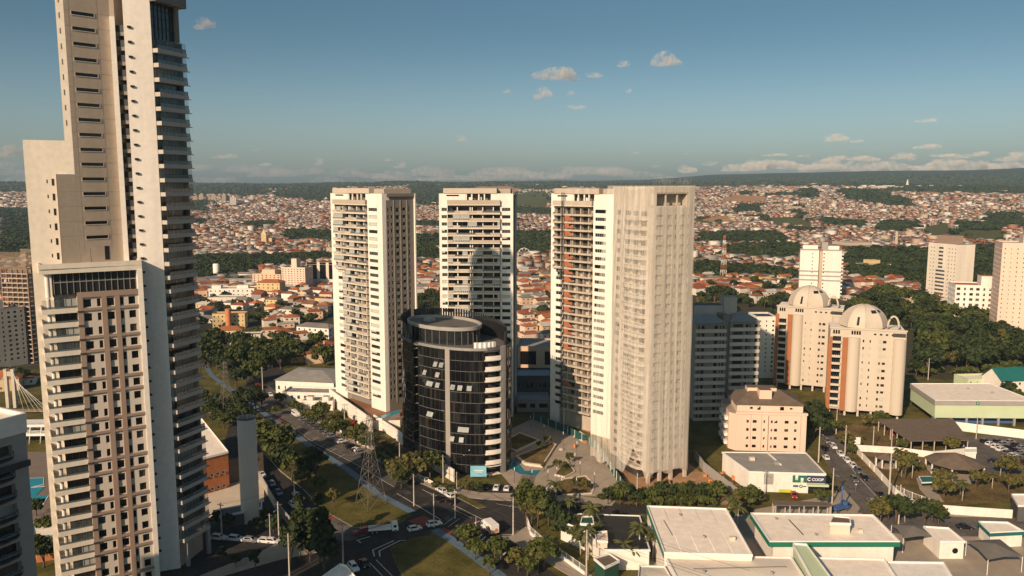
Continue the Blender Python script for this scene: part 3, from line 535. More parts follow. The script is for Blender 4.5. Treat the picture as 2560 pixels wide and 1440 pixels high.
    m = MB(); m.box(w * .06, w * .78, -.35, dep - 1, Zr + .02, Zr + 2.1, 'beige_panel_b' if not raw else 'raw_concrete'); m.box(w * .78, w * .96, 2.2, dep - .5, Zr + .02, Zr + 1.9, 'beige_panel'); b.part(m, 'crown_slab')
    # right-hand side: taupe, vertical ribs, staggered slots
    if not raw:
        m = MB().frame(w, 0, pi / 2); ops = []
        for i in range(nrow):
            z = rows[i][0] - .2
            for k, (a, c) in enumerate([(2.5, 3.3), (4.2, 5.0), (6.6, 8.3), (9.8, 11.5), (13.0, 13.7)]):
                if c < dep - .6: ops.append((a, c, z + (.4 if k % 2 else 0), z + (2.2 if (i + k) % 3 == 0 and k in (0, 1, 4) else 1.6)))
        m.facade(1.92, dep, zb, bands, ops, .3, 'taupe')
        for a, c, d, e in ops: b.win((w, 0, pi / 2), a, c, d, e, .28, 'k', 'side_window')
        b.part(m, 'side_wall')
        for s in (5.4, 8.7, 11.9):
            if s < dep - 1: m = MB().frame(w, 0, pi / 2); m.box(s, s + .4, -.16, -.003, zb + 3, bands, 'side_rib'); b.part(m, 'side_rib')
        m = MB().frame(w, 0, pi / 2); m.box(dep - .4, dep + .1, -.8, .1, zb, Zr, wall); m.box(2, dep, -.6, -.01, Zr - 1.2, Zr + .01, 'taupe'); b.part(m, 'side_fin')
    b.done(); return b, rows, Zr
TA = slab_tower('apartment_tower', 'cream slab tower on the white wedge podium, its taupe side with vertical ribs showing', -77.6, 344, atan2(-27, 26.4), 37.6, 16, 3.5, (4.6, 9.0), (3.1, 27.4), (28.2, 34.2), split=18, seed=2)
TB = slab_tower('apartment_tower', 'cream slab tower seen square-on behind the black glass building, half in shadow', -29.4, 324, atan2(-1.5, 29.8), 29.9, 15, 0, (1.0, 3.2), (3.4, 24.7), (25.4, 28.8), seed=5)
# ---------------------------------------------------------------- the tower under construction with its netting
def building_site():
    x, y = 15.4, 315.; rot = atan2(-.71, .7)
    b, rows, Zr = slab_tower('unfinished_tower', 'unfinished apartment tower with raw concrete balconies and a front wing wrapped in pale netting', x, y, rot, 31, 15, 0, (2.6, 6.2), (1.7, 21.4), (22.2, 27.4), split=19, raw=True, seed=9)
    m0 = MB()
    for i in range(26):
        if R.random() < .25: continue
        z = rows[i][0] - .6; m = MB(); m.box(8.2, 10.4, -1.32, -1.25, z + .45, z + 2.4, 'orange_net'); m.face([(10.4, -1.3, z + .45), (13, -1.3, z + .45), (10.4, -1.3, z + 2.2)], 'orange_net') if i % 2 else m.box(10.4, 12.4, -1.32, -1.25, z + .45, z + 1.4, 'orange_net')
        b.part(m, 'orange_screen')
    # front wing
    P = (43.5, 247.); r2 = atan2(.42, .907); w2, d2 = 15.4, 23.; fx, fy = b.loc(P); a2 = r2 - rot; Z2 = 95.; fl = 3.1
    cols = [(1.2, 3.9), (5.4, 7.2), (8.2, 8.9), (10.2, 12.0), (13.1, 13.7)]; rws = [(4.1 + i * fl, 4.1 + i * fl + 1.35) for i in range(1, 27)]
    m = MB().frame(fx, fy, a2); ops = grid_ops(cols, rws); m.facade(0, w2, 3.4, 88.5, ops, .35, 'raw_concrete')
    m.facade(0, w2, 88.5, Z2, [(1.2, 12.6, 88.9, 92.6)], 3, 'raw_concrete')
    for a, c, d, e in ops: b.win((fx, fy, a2), a, c, d, e, .33, R.choice('lkkkd'), 'front_window')
    m.box(.02, w2 - .02, .6, d2, 3.4, 88, 'raw_concrete'); m.box(.02, w2 - .02, 3.1, d2, 88, Z2 - .2, 'raw_concrete')
    for s in (0, 4.4, 8.8, 14.4): m.box(s, s + 1.0, .05, 1.0, 0, 3.4, 'raw_concrete')
    m.box(4.6, 5.0, .3, .8, 88.9, 92.6, 'raw_concrete'); m.box(8.9, 9.3, .3, .8, 88.9, 92.6, 'raw_concrete'); m.box(.5, w2 - .5, 6, d2, 0, 3.4, 'deep_interior'); b.part(m, 'wall')
    for i in range(27):       # rounded balconies on its flank
        m = MB().frame(fx, fy, a2); z = 4 + i * fl; pts = [(-.02, 2.5), (-1.6, 4.2), (-2.0, 7), (-2.0, 12), (-1.4, 15), (-.02, 16.5)]; m.prism(ccw(pts), z - .3, z + .6, 'raw_concrete'); b.part(m, 'rounded_balcony')
    m = MB().frame(fx, fy, a2)
    for i in range(27):
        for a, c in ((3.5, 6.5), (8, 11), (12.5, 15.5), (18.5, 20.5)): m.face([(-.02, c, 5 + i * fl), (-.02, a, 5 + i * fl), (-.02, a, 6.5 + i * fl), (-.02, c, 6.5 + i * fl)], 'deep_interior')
    tag(b.part(m, 'flank_opening'), kind='stuff')
    m = MB().frame(fx, fy, a2)
    for i in range(24): m.tube([(.3 + (i * 7.3 % 15), .4 + (i % 3) * 1.5, Z2 - .1), (.3 + (i * 7.3 % 15), .4 + (i % 3) * 1.5, Z2 + 1.6 + (i % 4) * .5)], .05, 'steel', 4)
    b.part(m, 'steel_rod')
    # netting: a sheet hung from the roof edge round the flank, the corner and the front
    path = [(0.0, d2 + 3), (0.0, 0.0), (w2, 0.0), (w2 + .3, 9)]; seg = [d2 + 3, w2, 9]; NS, NZ = 150, 44; tot = sum(seg); vs = []
    for i in range(NS + 1):
        q = tot * i / NS; k = 0; qq = q
        while k < 2 and qq > seg[k]: qq -= seg[k]; k += 1
        (ax, ay), (bx, by) = path[k], path[k + 1]; f = qq / seg[k]; px, py = ax + (bx - ax) * f, ay + (by - ay) * f
        nx, ny = [(-1, 0), (0, -1), (1, 0)][k]; e = q - seg[0]
        if abs(e) < 2: t = (e + 2) / 4; nx, ny = -(1 - t), -t
        e2 = q - seg[0] - seg[1]
        if abs(e2) < 2: t = (e2 + 2) / 4; nx, ny = t, -(1 - t)
        for j in range(NZ + 1):
            h = j / NZ; zb = 2.2 + (1.2 if k == 1 else 0) + .8 * sin(q * .9) + (9 * max(0, 1 - abs(q - 21.5) / 3.5) if k == 0 else 0); z = zb + (Z2 + .1 - zb) * h
            fold = (.16 * sin(q * 2.1 + 2 * sin(h * 3)) + .08 * sin(q * 5.3 + h * 4)) * (1 if k == 0 else .6) + .25 * (vnoise(np.array([q * 2.]), np.array([z * .6]), 5, 4)[0] - .5)
            fl_ = max(0, 1 - q / (seg[0] * .95)) ** .6 * 6.0 * (sin(pi * min(1, (1 - h) * 1.15) * .5) ** 1.2) if k == 0 else 0
            d = .55 + 2.0 * (k == 0 and 8 < q < 24) * (1 - abs(q - 16) / 8) + fold * (1 - .8 * (h > .97)) + fl_
            vs.append((px + nx * d, py + ny * d + (-fl_ * .2), z))
    fs = []
    for i in range(NS):
        q = tot * (i + .5) / NS - seg[0]
        for j in range(NZ):
            h = (j + .5) / NZ
            if 1.0 < q < 12.8 and .93 < h < .975: continue
            if -13 < q < -8 and abs(h - .52) < .012 and i % 3 == 0: continue
            n = i * (NZ + 1) + j; fs.append((n, n + NZ + 1, n + NZ + 2, n + 1))
    m = MB().frame(fx, fy, a2); m.mesh(vs, fs, 'netting', True); b.part(m, 'safety_netting')
    # hoist mast on the wing behind: a thing of its own
    hx, hy = x + 6.9 * cos(rot) + 1.9 * sin(rot), y + 6.9 * sin(rot) - 1.9 * cos(rot); e = empty('construction_hoist', 'slim dark hoist mast climbing the unfinished tower beside the orange screens', 'hoist', hx, hy, 0, rot); m = MB()
    for a, c in ((0, 0), (.8, 0), (0, .7), (.8, .7)): m.box(a, a + .14, c, c + .14, 0, 92.5, 'charcoal')
    for i in range(46): m.tube([(.07, .07, i * 2), (.87, .07, i * 2 + 2)], .045, 'charcoal', 4); m.box(0, .94, .02, .1, i * 2, i * 2 + .1, 'charcoal')
    m.build('mast', e); m = MB(); m.box(-1.3, -.1, -.4, 1.2, 60, 62.4, 'steel'); m.box(-1.25, -.15, -.43, -.4, 61, 62.1, 'glass_dark'); m.build('cage', e)
building_site()
# ---------------------------------------------------------------- the black glass oval building
def oval():
    cx, cy = -20., 274.8; rot = atan2(-.72, .69); a, bb = 24., 15.; b = Bldg('office_building', 'oval black glass office building with curved white balconies at its tip', 'office building', cx, cy, rot); fl = 3.5; nf = 12
    el = lambda ph, A=a, B=bb: (A * cos(radians(ph)), B * sin(radians(ph)))
    def ring(m, p0, p1, z0, z1, mt, A=a, B=bb, n=None, th=None):
        n = n or max(2, int(abs(p1 - p0) / 3)); 
        for i in range(n):
            q0, q1 = p0 + (p1 - p0) * i / n, p0 + (p1 - p0) * (i + 1) / n; u, v = el(q0, A, B), el(q1, A, B)
            m.face([(*u, z0), (*v, z0), (*v, z1), (*u, z1)], mt)
            if th:
                u2, v2 = el(q0, A + th, B + th), el(q1, A + th, B + th); m.face([(*u2, z0), (*v2, z0), (*v2, z1), (*u2, z1)], mt); m.face([(*u, z1), (*v, z1), (*v2, z1), (*u2, z1)], mt); m.face([(*u2, z0), (*u, z0), (*v, z0), (*v2, z0)], mt)
    H = nf * fl
    for f in range(nf):
        z = f * fl
        for s0, s1 in ((-4, 260), (-93, -62.5), (-58, -23)):
            m = MB(); n = int((s1 - s0) / 2.2)
            for i in range(n):
                q0, q1 = s0 + (s1 - s0) * i / n, s0 + (s1 - s0) * (i + 1) / n; t = R.random(); j = R.uniform(-.035, .035)
                u, v = el(q0, a + j, bb + j), el(q1, a - j, bb - j); m.face([(*u, z + .15), (*v, z + .15), (*v, z + fl - .1), (*u, z + fl - .1)], 'glass_black' if t < .78 else 'glass_dark' if t < .96 else 'glass_warm2')
            b.part(m, 'glazing')
        m = MB()
        for s0, s1 in ((-4, 258), (-92.5, -63), (-57.5, -23)): m = MB(); ring(m, s0, s1, z - .05, z + .07, 'mullion' if f else 'dark_grey', a, bb, th=.10); b.part(m, 'spandrel_band')
        for s0, s1 in ((-92, -64), (-57, -24), (-4, 20), (180, 258)):
            m = MB(); n = int((s1 - s0) / 4.4)
            for i in range(n):
                u = el(s0 + (s1 - s0) * i / n, a + .03, bb + .03); m.box(u[0] - .03, u[0] + .03, u[1] - .03, u[1] + .03, z + .12, z + fl - .1, 'charcoal')
            b.part(m, 'mullion')
        m = MB(); ring(m, -23, -4, z + (.3 if f else 3), z + 1.75 if f else z + 3.3, 'white_render', a + .9, bb + .9, th=.15); q = [el(p, a + .9, bb + .9) for p in (-23, -18, -13, -7, -4)] + [el(p, a - 2, bb - 2) for p in (-4, -13, -23)]; m.prism(ccw(q), z + .1, z + .3, 'white_render')
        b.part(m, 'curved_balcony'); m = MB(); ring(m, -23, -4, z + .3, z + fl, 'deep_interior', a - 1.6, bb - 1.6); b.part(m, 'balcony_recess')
    m = MB(); ring(m, -62.5, -58, 0, H + .6, 'side_rib', a + .1, bb + .1, th=.15); b.part(m, 'stone_strip')
    m = MB(); ring(m, -100, -93, 0, H + .6, 'black', a - 1.6, bb - 1.6); b.part(m, 'recess')
    m = MB(); ring(m, -4, 4, 0, H + 1.2, 'grey_slab', a + .35, bb + .35, th=.5); b.part(m, 'end_pier')
    m = MB(); ring(m, -20, 258, H - .1, H + 1.0, 'dark_grey', a, bb, th=.2); ring(m, -92, -20, H - .1, H + .8, 'steel', a, bb, th=.2); m.prism([el(p, a - .1, bb - .1) for p in range(0, 360, 6)], H - .6, H, 'dark_roof'); b.part(m, 'roof')
    for i in range(5):
        u = el(-30 + i * 6, a - 2.5, bb - 2.5); m = MB(); m.box(u[0] - .6, u[0] + .6, u[1] - .6, u[1] + .6, H, H + 2.2, 'white_paint'); b.part(m, 'air_conditioner')
    m = MB(); A2, B2 = 15.5, 9.5; PX0 = m.frame(-4.0, -1.5, 0); ring(m, 0, 360, H, H + 5.2, 'glass_dark', A2, B2, 72); ring(m, 0, 360, H + 4.9, H + 6.1, 'grey_slab', A2 + .3, B2 + .3, 72, .5); m.prism([el(p, A2, B2) for p in range(0, 360, 6)], H + 4.8, H + 5.2, 'dark_roof')
    for i in range(30): u = el(i * 12, A2 + .05, B2 + .05); m.box(u[0] - .06, u[0] + .06, u[1] - .06, u[1] + .06, H, H + 4.9, 'steel')
    m.box(-9, -6, -2, 1, H + 5.2, H + 6.4, 'steel'); m.box(4, 9, -4, -1, H + 5.2, H + 5.5, 'dark_grey'); b.part(m, 'penthouse')
    for k in range(2):
        m = MB(); n = 26
        for i in range(n):
            q0, q1 = 196 + 62 * i / n, 196 + 62 * (i + 1) / n; u, v = el(q0, a, bb), el(q1, a + .03, bb); t = H + k * 3.2; m.face([(*u, t + .1), (*v, t + .1), (*v, t + 3.1 - (R.random() * 1.2 if k else 0)), (*u, t + 3.1)], 'glass_black' if R.random() < .7 else 'glass_grey')
        b.part(m, 'glazing')
    m = MB()
    for i in range(76):
        ph = 22 + i * 3.1; u = el(ph, a - (2 if ph < 185 else .3), bb - (1.5 if ph < 185 else .3)); top = H + 8.2 - max(0, (120 - ph)) * .035 - max(0, ph - 190) * .05; m.box(u[0] - .14, u[0] + .14, u[1] - .3, u[1] + .3, H, top, 'charcoal')
    for k in (1.5, 4.5): ring(m, 22, 195, H + k, H + k + .25, 'dark_grey', a - 2, bb - 1.5, 50)
    ring(m, 22, 195, H, H + 5.5, 'black', a - 2.5, bb - 2, 50); b.part(m, 'louvre_screen')
    for ph, f in ((-72, 10), (-70, 9), (-80, 8), (-77, 8), (-70, 8), (-55, 8), (-48, 8), (-39, 8), (-80, 5), (-77, 5), (-48, 4), (-46, 4), (-42, 4), (-56, 3), (-47, 3), (-66, 10), (-84, 9)):
        u = el(ph, a + .05, bb + .05); n = atan2(sin(radians(ph)) / bb, cos(radians(ph)) / a); m = MB().frame(u[0], u[1], n - pi / 2); m.mesh([(-.8, .02, 2.3), (.8, .02, 2.3), (.8, .8, .8), (-.8, .8, .8)], [(0, 1, 2, 3), (3, 2, 1, 0)], 'awning'); o = m.make('open_sash'); place('open_sash', o, b.root, 0, 0, f * fl)
    # stair-block flank with vertical glass on the left
    b.done()
    e = empty('banner', 'pale blue banner standing at the foot of the black oval building', 'banner', *G(1196, 1196)); m = MB(); m.box(-2.6, 2.6, -.1, .1, .6, 4.2, 'sky_sign'); m.box(-1.6, 1.6, -.11, -.1, 2.6, 2.9, 'white_paint'); m.box(-1.2, 1.2, -.11, -.1, 2.1, 2.3, 'white_paint'); m.build('panel', e); m = MB(); m.box(-2.5, -2.4, 0, .1, 0, .6, 'steel'); m.box(2.4, 2.5, 0, .1, 0, .6, 'steel'); m.build('post', e)
oval()
mat('shell_brown', (.24, .145, .10), .9, .15, .4)
# ---------------------------------------------------------------- other buildings
def zat(py, y):
    v = (720 - py) / F; return HCAM + (-sin(PITCH) + v * cos(PITCH)) / (cos(PITCH) + v * sin(PITCH)) * y
def to_ratio(P, ang, px, py):
    "distance along direction ang from P until the ray through px is met"
    k = (px - 1280) / F / (cos(PITCH) + (720 - py) / F * sin(PITCH)); c, n = cos(ang), sin(ang); d = c - k * n
    return (k * P[1] - P[0]) / d
def block(name, label, cat, pxL, pxR, pyB, pyT, dep, rot, wall, roof='grey_roof', nc=4, nr=4, ww=.5, wh=.42, sty='dgb', seed=1, core=None, side=2, par=.6, group=None, z0f=.12, hip=0, zb=0, rows2=None, rev=.22):
    P = G(pxL, pyB, zb); r = radians(rot); w = abs(to_ratio(P, r, pxR, pyB)); h = zat(pyT, P[1]) - zb; rr = random.Random(seed); b = Bldg(name, label, cat, *P, r, zb, group)
    cw = w / nc; fh = h * (1 - z0f) / max(nr, 1); rws = [(h * z0f * .7 + i * fh + fh * .3, h * z0f * .7 + i * fh + fh * (.3 + wh)) for i in range(nr)]
    m = MB(); ops = []
    for k in range(nc):
        f = ww * (.6 if k % 3 == 1 else 1); ops += [(k * cw + cw * (1 - f) / 2, k * cw + cw * (1 + f) / 2, *q) for q in rws]
    m.facade(0, w, 0, h, ops, rev, wall); st = [rr.choice(sty) for _ in ops]
    for o, s in zip(ops, st): b.win((0, 0, 0), *o, rev - .02, s)
    nd = max(1, int(dep / cw)) if side else 0
    for X, ang, L in ((w, pi / 2, dep), (0, -pi / 2, dep)):
        fx, fy = (w, 0) if X else (0, dep); m.frame(fx, fy, ang); o2 = []
        if side:
            for k in range(nd): c2 = dep / nd; o2 += [(k * c2 + c2 * .3, k * c2 + c2 * .3 + min(1.5, c2 * .4), *q) for q in rws]
        m.facade(0, L, 0, h, o2, rev, wall)
        for o in o2: b.win((fx, fy, ang), *o, rev - .02, rr.choice(sty), 'side_window')
    m.frame(0, 0, 0); m.face([(w, dep, 0), (0, dep, 0), (0, dep, h), (w, dep, h)], wall); b.part(m, 'wall'); m = MB()
    if hip:
        o = .7; i = min(w, dep) * .42; c = [(-o, -o), (w + o, -o), (w + o, dep + o), (-o, dep + o)]
        if w >= dep: ridge = [(i, dep / 2), (w - i, dep / 2)]; fs = [(0, 1, 5, 4), (1, 2, 5), (2, 3, 4, 5), (3, 0, 4), (3, 2, 1, 0)]
        else: ridge = [(w / 2, i), (w / 2, dep - i)]; fs = [(0, 1, 4), (1, 2, 5, 4), (2, 3, 5), (3, 0, 4, 5), (3, 2, 1, 0)]
        m.mesh([(x, y, h + .02) for x, y in c] + [(x, y, h + hip) for x, y in ridge], fs, roof)
    else:
        m.face([(.05, .05, h - par), (w - .05, .05, h - par), (w - .05, dep - .05, h - par), (.05, dep - .05, h - par)], roof)
        for q in ((-.08, w + .08, -.08, .25), (-.08, w + .08, dep - .25, dep + .08), (-.08, .25, .25, dep - .25), (w - .25, w + .08, .25, dep - .25)): m.box(*q, h + .01, h + .18, wall)
    b.part(m, 'roof')
    if core:
        for cx, cy, cw_, cd, ch in core: m = MB(); m.box(cx * w, (cx + cw_) * w, cy * dep, (cy + cd) * dep, h - par + .01, h + ch, wall, roof); b.part(m, 'roof_house')
    b.dim = (w, dep, h); b.done(); return b
def flat(name, label, cat, corners, z, wall, roof, fascia=None, fh=1.0, inset=.35, par=.35, zb=0, ribs=0, overhang=0, fsides=None):
    "building given by the corners of its roof as the photo shows them at height z"
    p = ccw([G(a, c, z) for a, c in corners]); cx, cy = np.mean(p, 0); b = Bldg(name, label, cat, cx, cy); q = [(a - cx, c - cy) for a, c in p]; s = lambda k: [(a * k, c * k) for a, c in q]; R_ = max(hypot(*t) for t in q); ki = 1 - (inset + overhang) / R_
    m = MB(); m.prism(s(ki), zb, z - .4, wall, bottom=False); b.part(m, 'wall')
    m = MB(); m.prism(s(1 - .02 * inset), z - .42 if not fascia else z - fh, z - par, roof); n = len(q); i0, o0 = s(1 - .45 / R_), s(1.0)
    for i in range(n):
        j = (i + 1) % n; m.mesh([(*o0[i], z - par - .3), (*o0[j], z - par - .3), (*o0[j], z), (*o0[i], z), (*i0[i], z), (*i0[j], z), (*i0[j], z - par), (*i0[i], z - par)], [(0, 1, 2, 3), (3, 2, 5, 4), (4, 5, 6, 7)], 'white_paint' if not fascia else 'white_paint')
        if fascia and (fsides is None or i in fsides): f0 = s(1 + .15 / R_); m.mesh([(*f0[i], z - fh - .05), (*f0[j], z - fh - .05), (*f0[j], z - par), (*f0[i], z - par), (*o0[j], z - par), (*o0[i], z - par)], [(0, 1, 2, 3), (3, 2, 4, 5)], fascia)
    b.part(m, 'roof')
    if ribs:
        m = MB(); A, B_, C_, D_ = [np.array(t) for t in i0[:4]]
        for i in range(1, ribs): t = i / ribs; u, v = A + (B_ - A) * t, D_ + (C_ - D_) * t; m.tube([(*u, z - par + .02), (*v, z - par + .02)], .05, roof, 4)
        b.part(m, 'roof_seam')
    b.q = q; b.z = z; b.done(); return b
# twin domed towers
def domed(label, x, y, rot, w=28.5, dep=17, h=36.5, seed=1):
    b = Bldg('domed_tower', label, 'apartment tower', x, y, rot); rr = random.Random(seed); fl = 3.0; rows = [(4.4 + i * fl, 4.4 + i * fl + 1.1) for i in range(10)]
    m = MB(); c2 = [(12.4, 13.0), (15.0, 15.5), (18.6, 19.4), (20.0, 21.3), (23.8, 24.9)]; ops = [o for o in grid_ops(c2, rows)]; m.facade(12.1, w, 3, h - 2.4, ops, .25, 'dome_cream')
    for o in ops: b.win((0, 0, 0), *o, .23, rr.choice('dldsw') if o[0] > 18 and o[0] < 22 else rr.choice('sdsl'))
    m.facade(0, 4.4, 3, h - 2.4, [(1.0, 4.2, z[0] - .6, z[1] + .9) for z in rows], 1.2, 'dome_cream'); m.facade(4.4, 12.1, 3, h - 2.4, [], .2, 'dome_cream')
    m.box(.02, w - .02, 1.3, dep, 3, h - 2.5, 'dome_cream'); m.box(0, w, 0, .3, 2.7, 3, 'dome_cream'); m.box(15.9, 17.3, .25, 1, 3, h - 3, 'dark_grey')
    for s in (1, 7, 12, 17, 22, 27): m.box(s - .4, s + .4, .4, 1.2, 0, 3, 'dome_cream')
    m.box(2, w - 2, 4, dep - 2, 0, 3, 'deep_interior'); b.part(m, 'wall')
    for z in rows:
        m = MB(); m.face([(1.0, 1.15, z[0] - .6), (4.2, 1.15, z[0] - .6), (4.2, 1.15, z[1] + .9), (1.0, 1.15, z[1] + .9)], 'glass_dark'); m.box(.9, 4.3, -.9, -.02, z[0] - .8, z[0] - .6, 'dome_cream'); m.box(.9, 4.3, -.9, -.8, z[0] - .6, z[0] + .15, 'dome_cream')
        for i in range(5): m.box(1 + i * .8, 1.06 + i * .8, -.88, -.84, z[0] + .15, z[0] + .5, 'white_paint')
        b.part(m, 'balcony')
    for s0, s1 in ((-.6, .9), (4.8, 6.8)): m = MB(); m.box(s0, s1, -.5, .2, 2.2, h - 3.4, 'rust_strip'); b.part(m, 'rust_panel')
    for cx, z1 in ((9.2, h - 3.2), (w - 2.2, h - 3.0)): m = MB(); m.cyl(cx, 1.0, 2.2, z1, 2.6, 'dome_cream', 28); b.part(m, 'round_bay')
    m = MB(); tops = [(1 + i * .95, 1.7 + i * .95, h - 2.1, h - .5) for i in range(3)] + [(8 + i * .95, 8.7 + i * .95, h - 2.1, h - .5) for i in range(4)] + [(16.5 + i * 2.2, 17.4 + i * 2.2, h - 1.9, h - 1.2) for i in range(4)]
    m.facade(0, w, h - 2.4, h, tops, .2, 'dome_cream')
    for o in tops: b.win((0, 0, 0), *o, .18, 'k')
    m.box(.02, w - .02, .25, dep, h - 2.45, h, 'dome_cream', 'plain_white_roof'); m.box(-.3, w + .3, -.3, .5, h + .01, h + .7, 'dome_cream'); m.box(23.5, w - .2, -.2, .1, h - 2.2, h - .7, 'glass_grey'); b.part(m, 'top_storey')
    m = MB(); R_ = 9.4; prof = [(R_ * cos(radians(t)), h + .5 + 9.0 * sin(radians(t))) for t in range(0, 91, 6)]; m.lathe(13.2, 9.2, prof, 'dome_cream', 8, False); b.part(m, 'dome')
    m = MB()
    for k in range(8): t = k * pi / 4; m.tube([(13.2 + (R_ + .02) * cos(radians(e)) * cos(t), 9.2 + (R_ + .02) * cos(radians(e)) * sin(t), h + .5 + 9.02 * sin(radians(e))) for e in range(0, 91, 10)], .07, 'beige_panel', 4)
    b.part(m, 'dome_rib')
    m = MB(); m.tube([(w - 4.5 + 2.1 * cos(radians(e)), 4, h + 1 + 4.6 * sin(radians(e))) for e in range(0, 181, 15)], .42, 'dome_cream', 8); b.part(m, 'roof_arch')
    
    for a0, a1, e0, e1, g in ((-70, -45, 42, 52, 'glass_dark'), (-40, -22, 44, 52, 'glass_blue'), (-112, -106, 8, 30, 'glass_dark')):
        m = MB(); q = lambda t, e: (13.2 + (R_ * .97) * cos(radians(e)) * cos(radians(t)), 9.2 + (R_ * .97) * cos(radians(e)) * sin(radians(t)), h + .55 + 9.06 * sin(radians(e)))
        for k in range(4): t0, t1 = a0 + (a1 - a0) * k / 4, a0 + (a1 - a0) * (k + 1) / 4; m.face([q(t0, e0), q(t1, e0), q(t1, e1), q(t0, e1)], g)
        b.part(m, 'dome_window')
    b.done()
domed('nearer cream tower with a dome, a roof arch and rust-coloured strips', 132, 326.5, atan2(-.32, .95), seed=3)
domed('farther cream domed tower with rust strips, partly hidden by its twin', 124.5, 371, atan2(-.42, .91), h=39, seed=4)
# shaded apartment tower with white bands beside the netting
def banded():
    P = G(1733, 1052); rot = radians(4); b = Bldg('banded_tower', 'shaded grey apartment tower with pale parapet bands and hipped metal roofs', 'apartment tower', *P, rot); fl = 3.05; n = 13
    for s0, y0, w, dep, ch in ((0, 0, 12.5, 14, 1.8), (15.2, 3, 12.2, 14, 1.8)):
        m = MB(); m.frame(s0, y0, 0); cols = [(1.0, 1.6), (2.4, 3.6), (7.6, 9.0), (9.9, 10.4), (11.0, 11.6)] if s0 == 0 else [(1.2, 5.2), (6.4, 7.5), (8.0, 8.4), (10.2, 11.4)]
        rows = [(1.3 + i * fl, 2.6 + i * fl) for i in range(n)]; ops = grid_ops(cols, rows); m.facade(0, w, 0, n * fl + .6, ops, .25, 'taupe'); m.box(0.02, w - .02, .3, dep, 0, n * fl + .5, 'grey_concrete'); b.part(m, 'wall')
        for o in ops: b.win((s0, y0, 0), *o, .22, R.choice('kdk'))
        for i in range(n): m = MB(); m.frame(s0, y0, 0); m.box(-.15, w + .15, -.28, -.01, i * fl - .25, i * fl + 1.2, 'band_grey'); b.part(m, 'parapet_band')
        m = MB(); m.frame(s0, y0, 0); h = n * fl + .6; m.mesh([(-.5, -.5, h), (w + .5, -.5, h), (w + .5, dep, h), (-.5, dep, h), (w * .35, 5, h + 3), (w * .65, 5, h + 3)], [(0, 1, 5, 4), (1, 2, 5), (2, 3, 4, 5), (3, 0, 4)], 'steel'); b.part(m, 'roof')
    m = MB(); m.box(12.52, 15.18, 4, 16, 0, n * fl + 3, 'taupe'); m.box(3, 16, 12, 20, 30, n * fl + 6, 'grey_concrete', 'dark_grey'); b.part(m, 'core')
    m = MB(); m.box(15, 20.5, 11, 17, 30, n * fl + 9.5, 'grey_concrete'); m.tube([(9, 14, 44), (9, 14, 54)], .08, 'steel'); b.part(m, 'water_tank'); b.done()
banded()
block('apartment_tower', 'narrow navy and grey tower in shade behind the banded tower', 'apartment tower', 1886, 1936, 945, 792, 14, 0, 'white_render', 'navy', 3, 12, .3, .4, 'kd', seed=8)
m_ = MB(); m_.box(0, 4.2, -.25, -.01, 0, 30, 'navy')
# pale pink small block with brown hipped roof
def pink():
    P = G(1838, 1126); P2 = G(2013, 1131); w = hypot(P2[0] - P[0], P2[1] - P[1]); rot = atan2(P2[1] - P[1], P2[0] - P[0]); b = Bldg('apartment_block', 'small pale pink apartment block with a brown hipped roof and roof turret', 'apartment block', *P, rot); fl = 3.05; dep = 22; h = 13.6
    cols = [(3.6, 4.5), (5.8, 7.2), (9.6, 10.2), (12.2, 12.8), (13.4, 14.5), (17.0, 18.4), (20.4, 21.3)]; rows = [(1.3 + i * fl, 2.35 + i * fl) for i in range(4)]; m = MB(); ops = grid_ops(cols, rows)
    m.facade(0, w, 0, h, ops, .2, 'pink_wall')
    for o in ops: b.win((0, 0, 0), *o, .18, R.choice('dgkb'))
    m.box(.02, w - .02, .25, dep, 0, h, 'pink_wall', 'paving'); m.prism([(-2.2, 2.5), (-.02, 0), (-.02, dep), (-2.2, dep - 2)], 0, h, 'pink_wall', 'paving'); b.part(m, 'wall')
    m = MB()
    for s in (5.1, 8.9, 11.4, 22.6): m.box(s, s + .12, -.04, -.003, .3, h - .1, 'brown_band')
    m.box(11.2, 11.45, -.06, -.003, .3, h - .5, 'brown_band'); b.part(m, 'drain_pipe')
    m = MB(); m.box(-.3, w + .3, -.3, .5, h + .01, h + .8, 'pink_wall'); ops = [(5, 6, h + 1.5, h + 2.3), (7.6, 8.8, h + 1.2, h + 2.5), (15.6, 17, h + 1.2, h + 2.5), (19, 20, h + 1.6, h + 2.2)]; m.frame(0, 1.6, 0); m.facade(.5, w - 1, h, h + 3.2, ops, .2, 'pink_wall')
    for o in ops: b.win((0, 1.6, 0), *o, .18, R.choice('kdb'))
    m.box(.5, w - 1, .25, dep - 3, h + .02, h + 3.2, 'pink_wall'); b.part(m, 'top_storey')
    for i in range(4):
        for y in (4, 9, 14): m = MB(); m.box(-3.3, -2.2, y, y + 2.6, 1 + i * fl, 2.2 + i * fl, 'white_render'); b.part(m, 'balcony')
    m = MB(); z = h + 3.2; c = [(-.4, .9), (w - .3, .9), (w - .3, dep - .8), (-.4, dep - .8)]; m.mesh([(*q, z) for q in c] + [(w * .3, dep * .5, z + 3.6), (w * .68, dep * .5, z + 3.6)], [(0, 1, 5, 4), (1, 2, 5), (2, 3, 4, 5), (3, 0, 4), (3, 2, 1, 0)], 'brown_roof'); b.part(m, 'roof')
    m = MB(); m.box(8.8, 13.2, 4.6, 10, z, z + 4.6, 'pink_wall', 'brown_roof'); m.box(5.5, 16, 9.5, 14, z, z + 4.2, 'pink_wall', 'brown_roof'); b.part(m, 'roof_turret'); b.done()
pink()
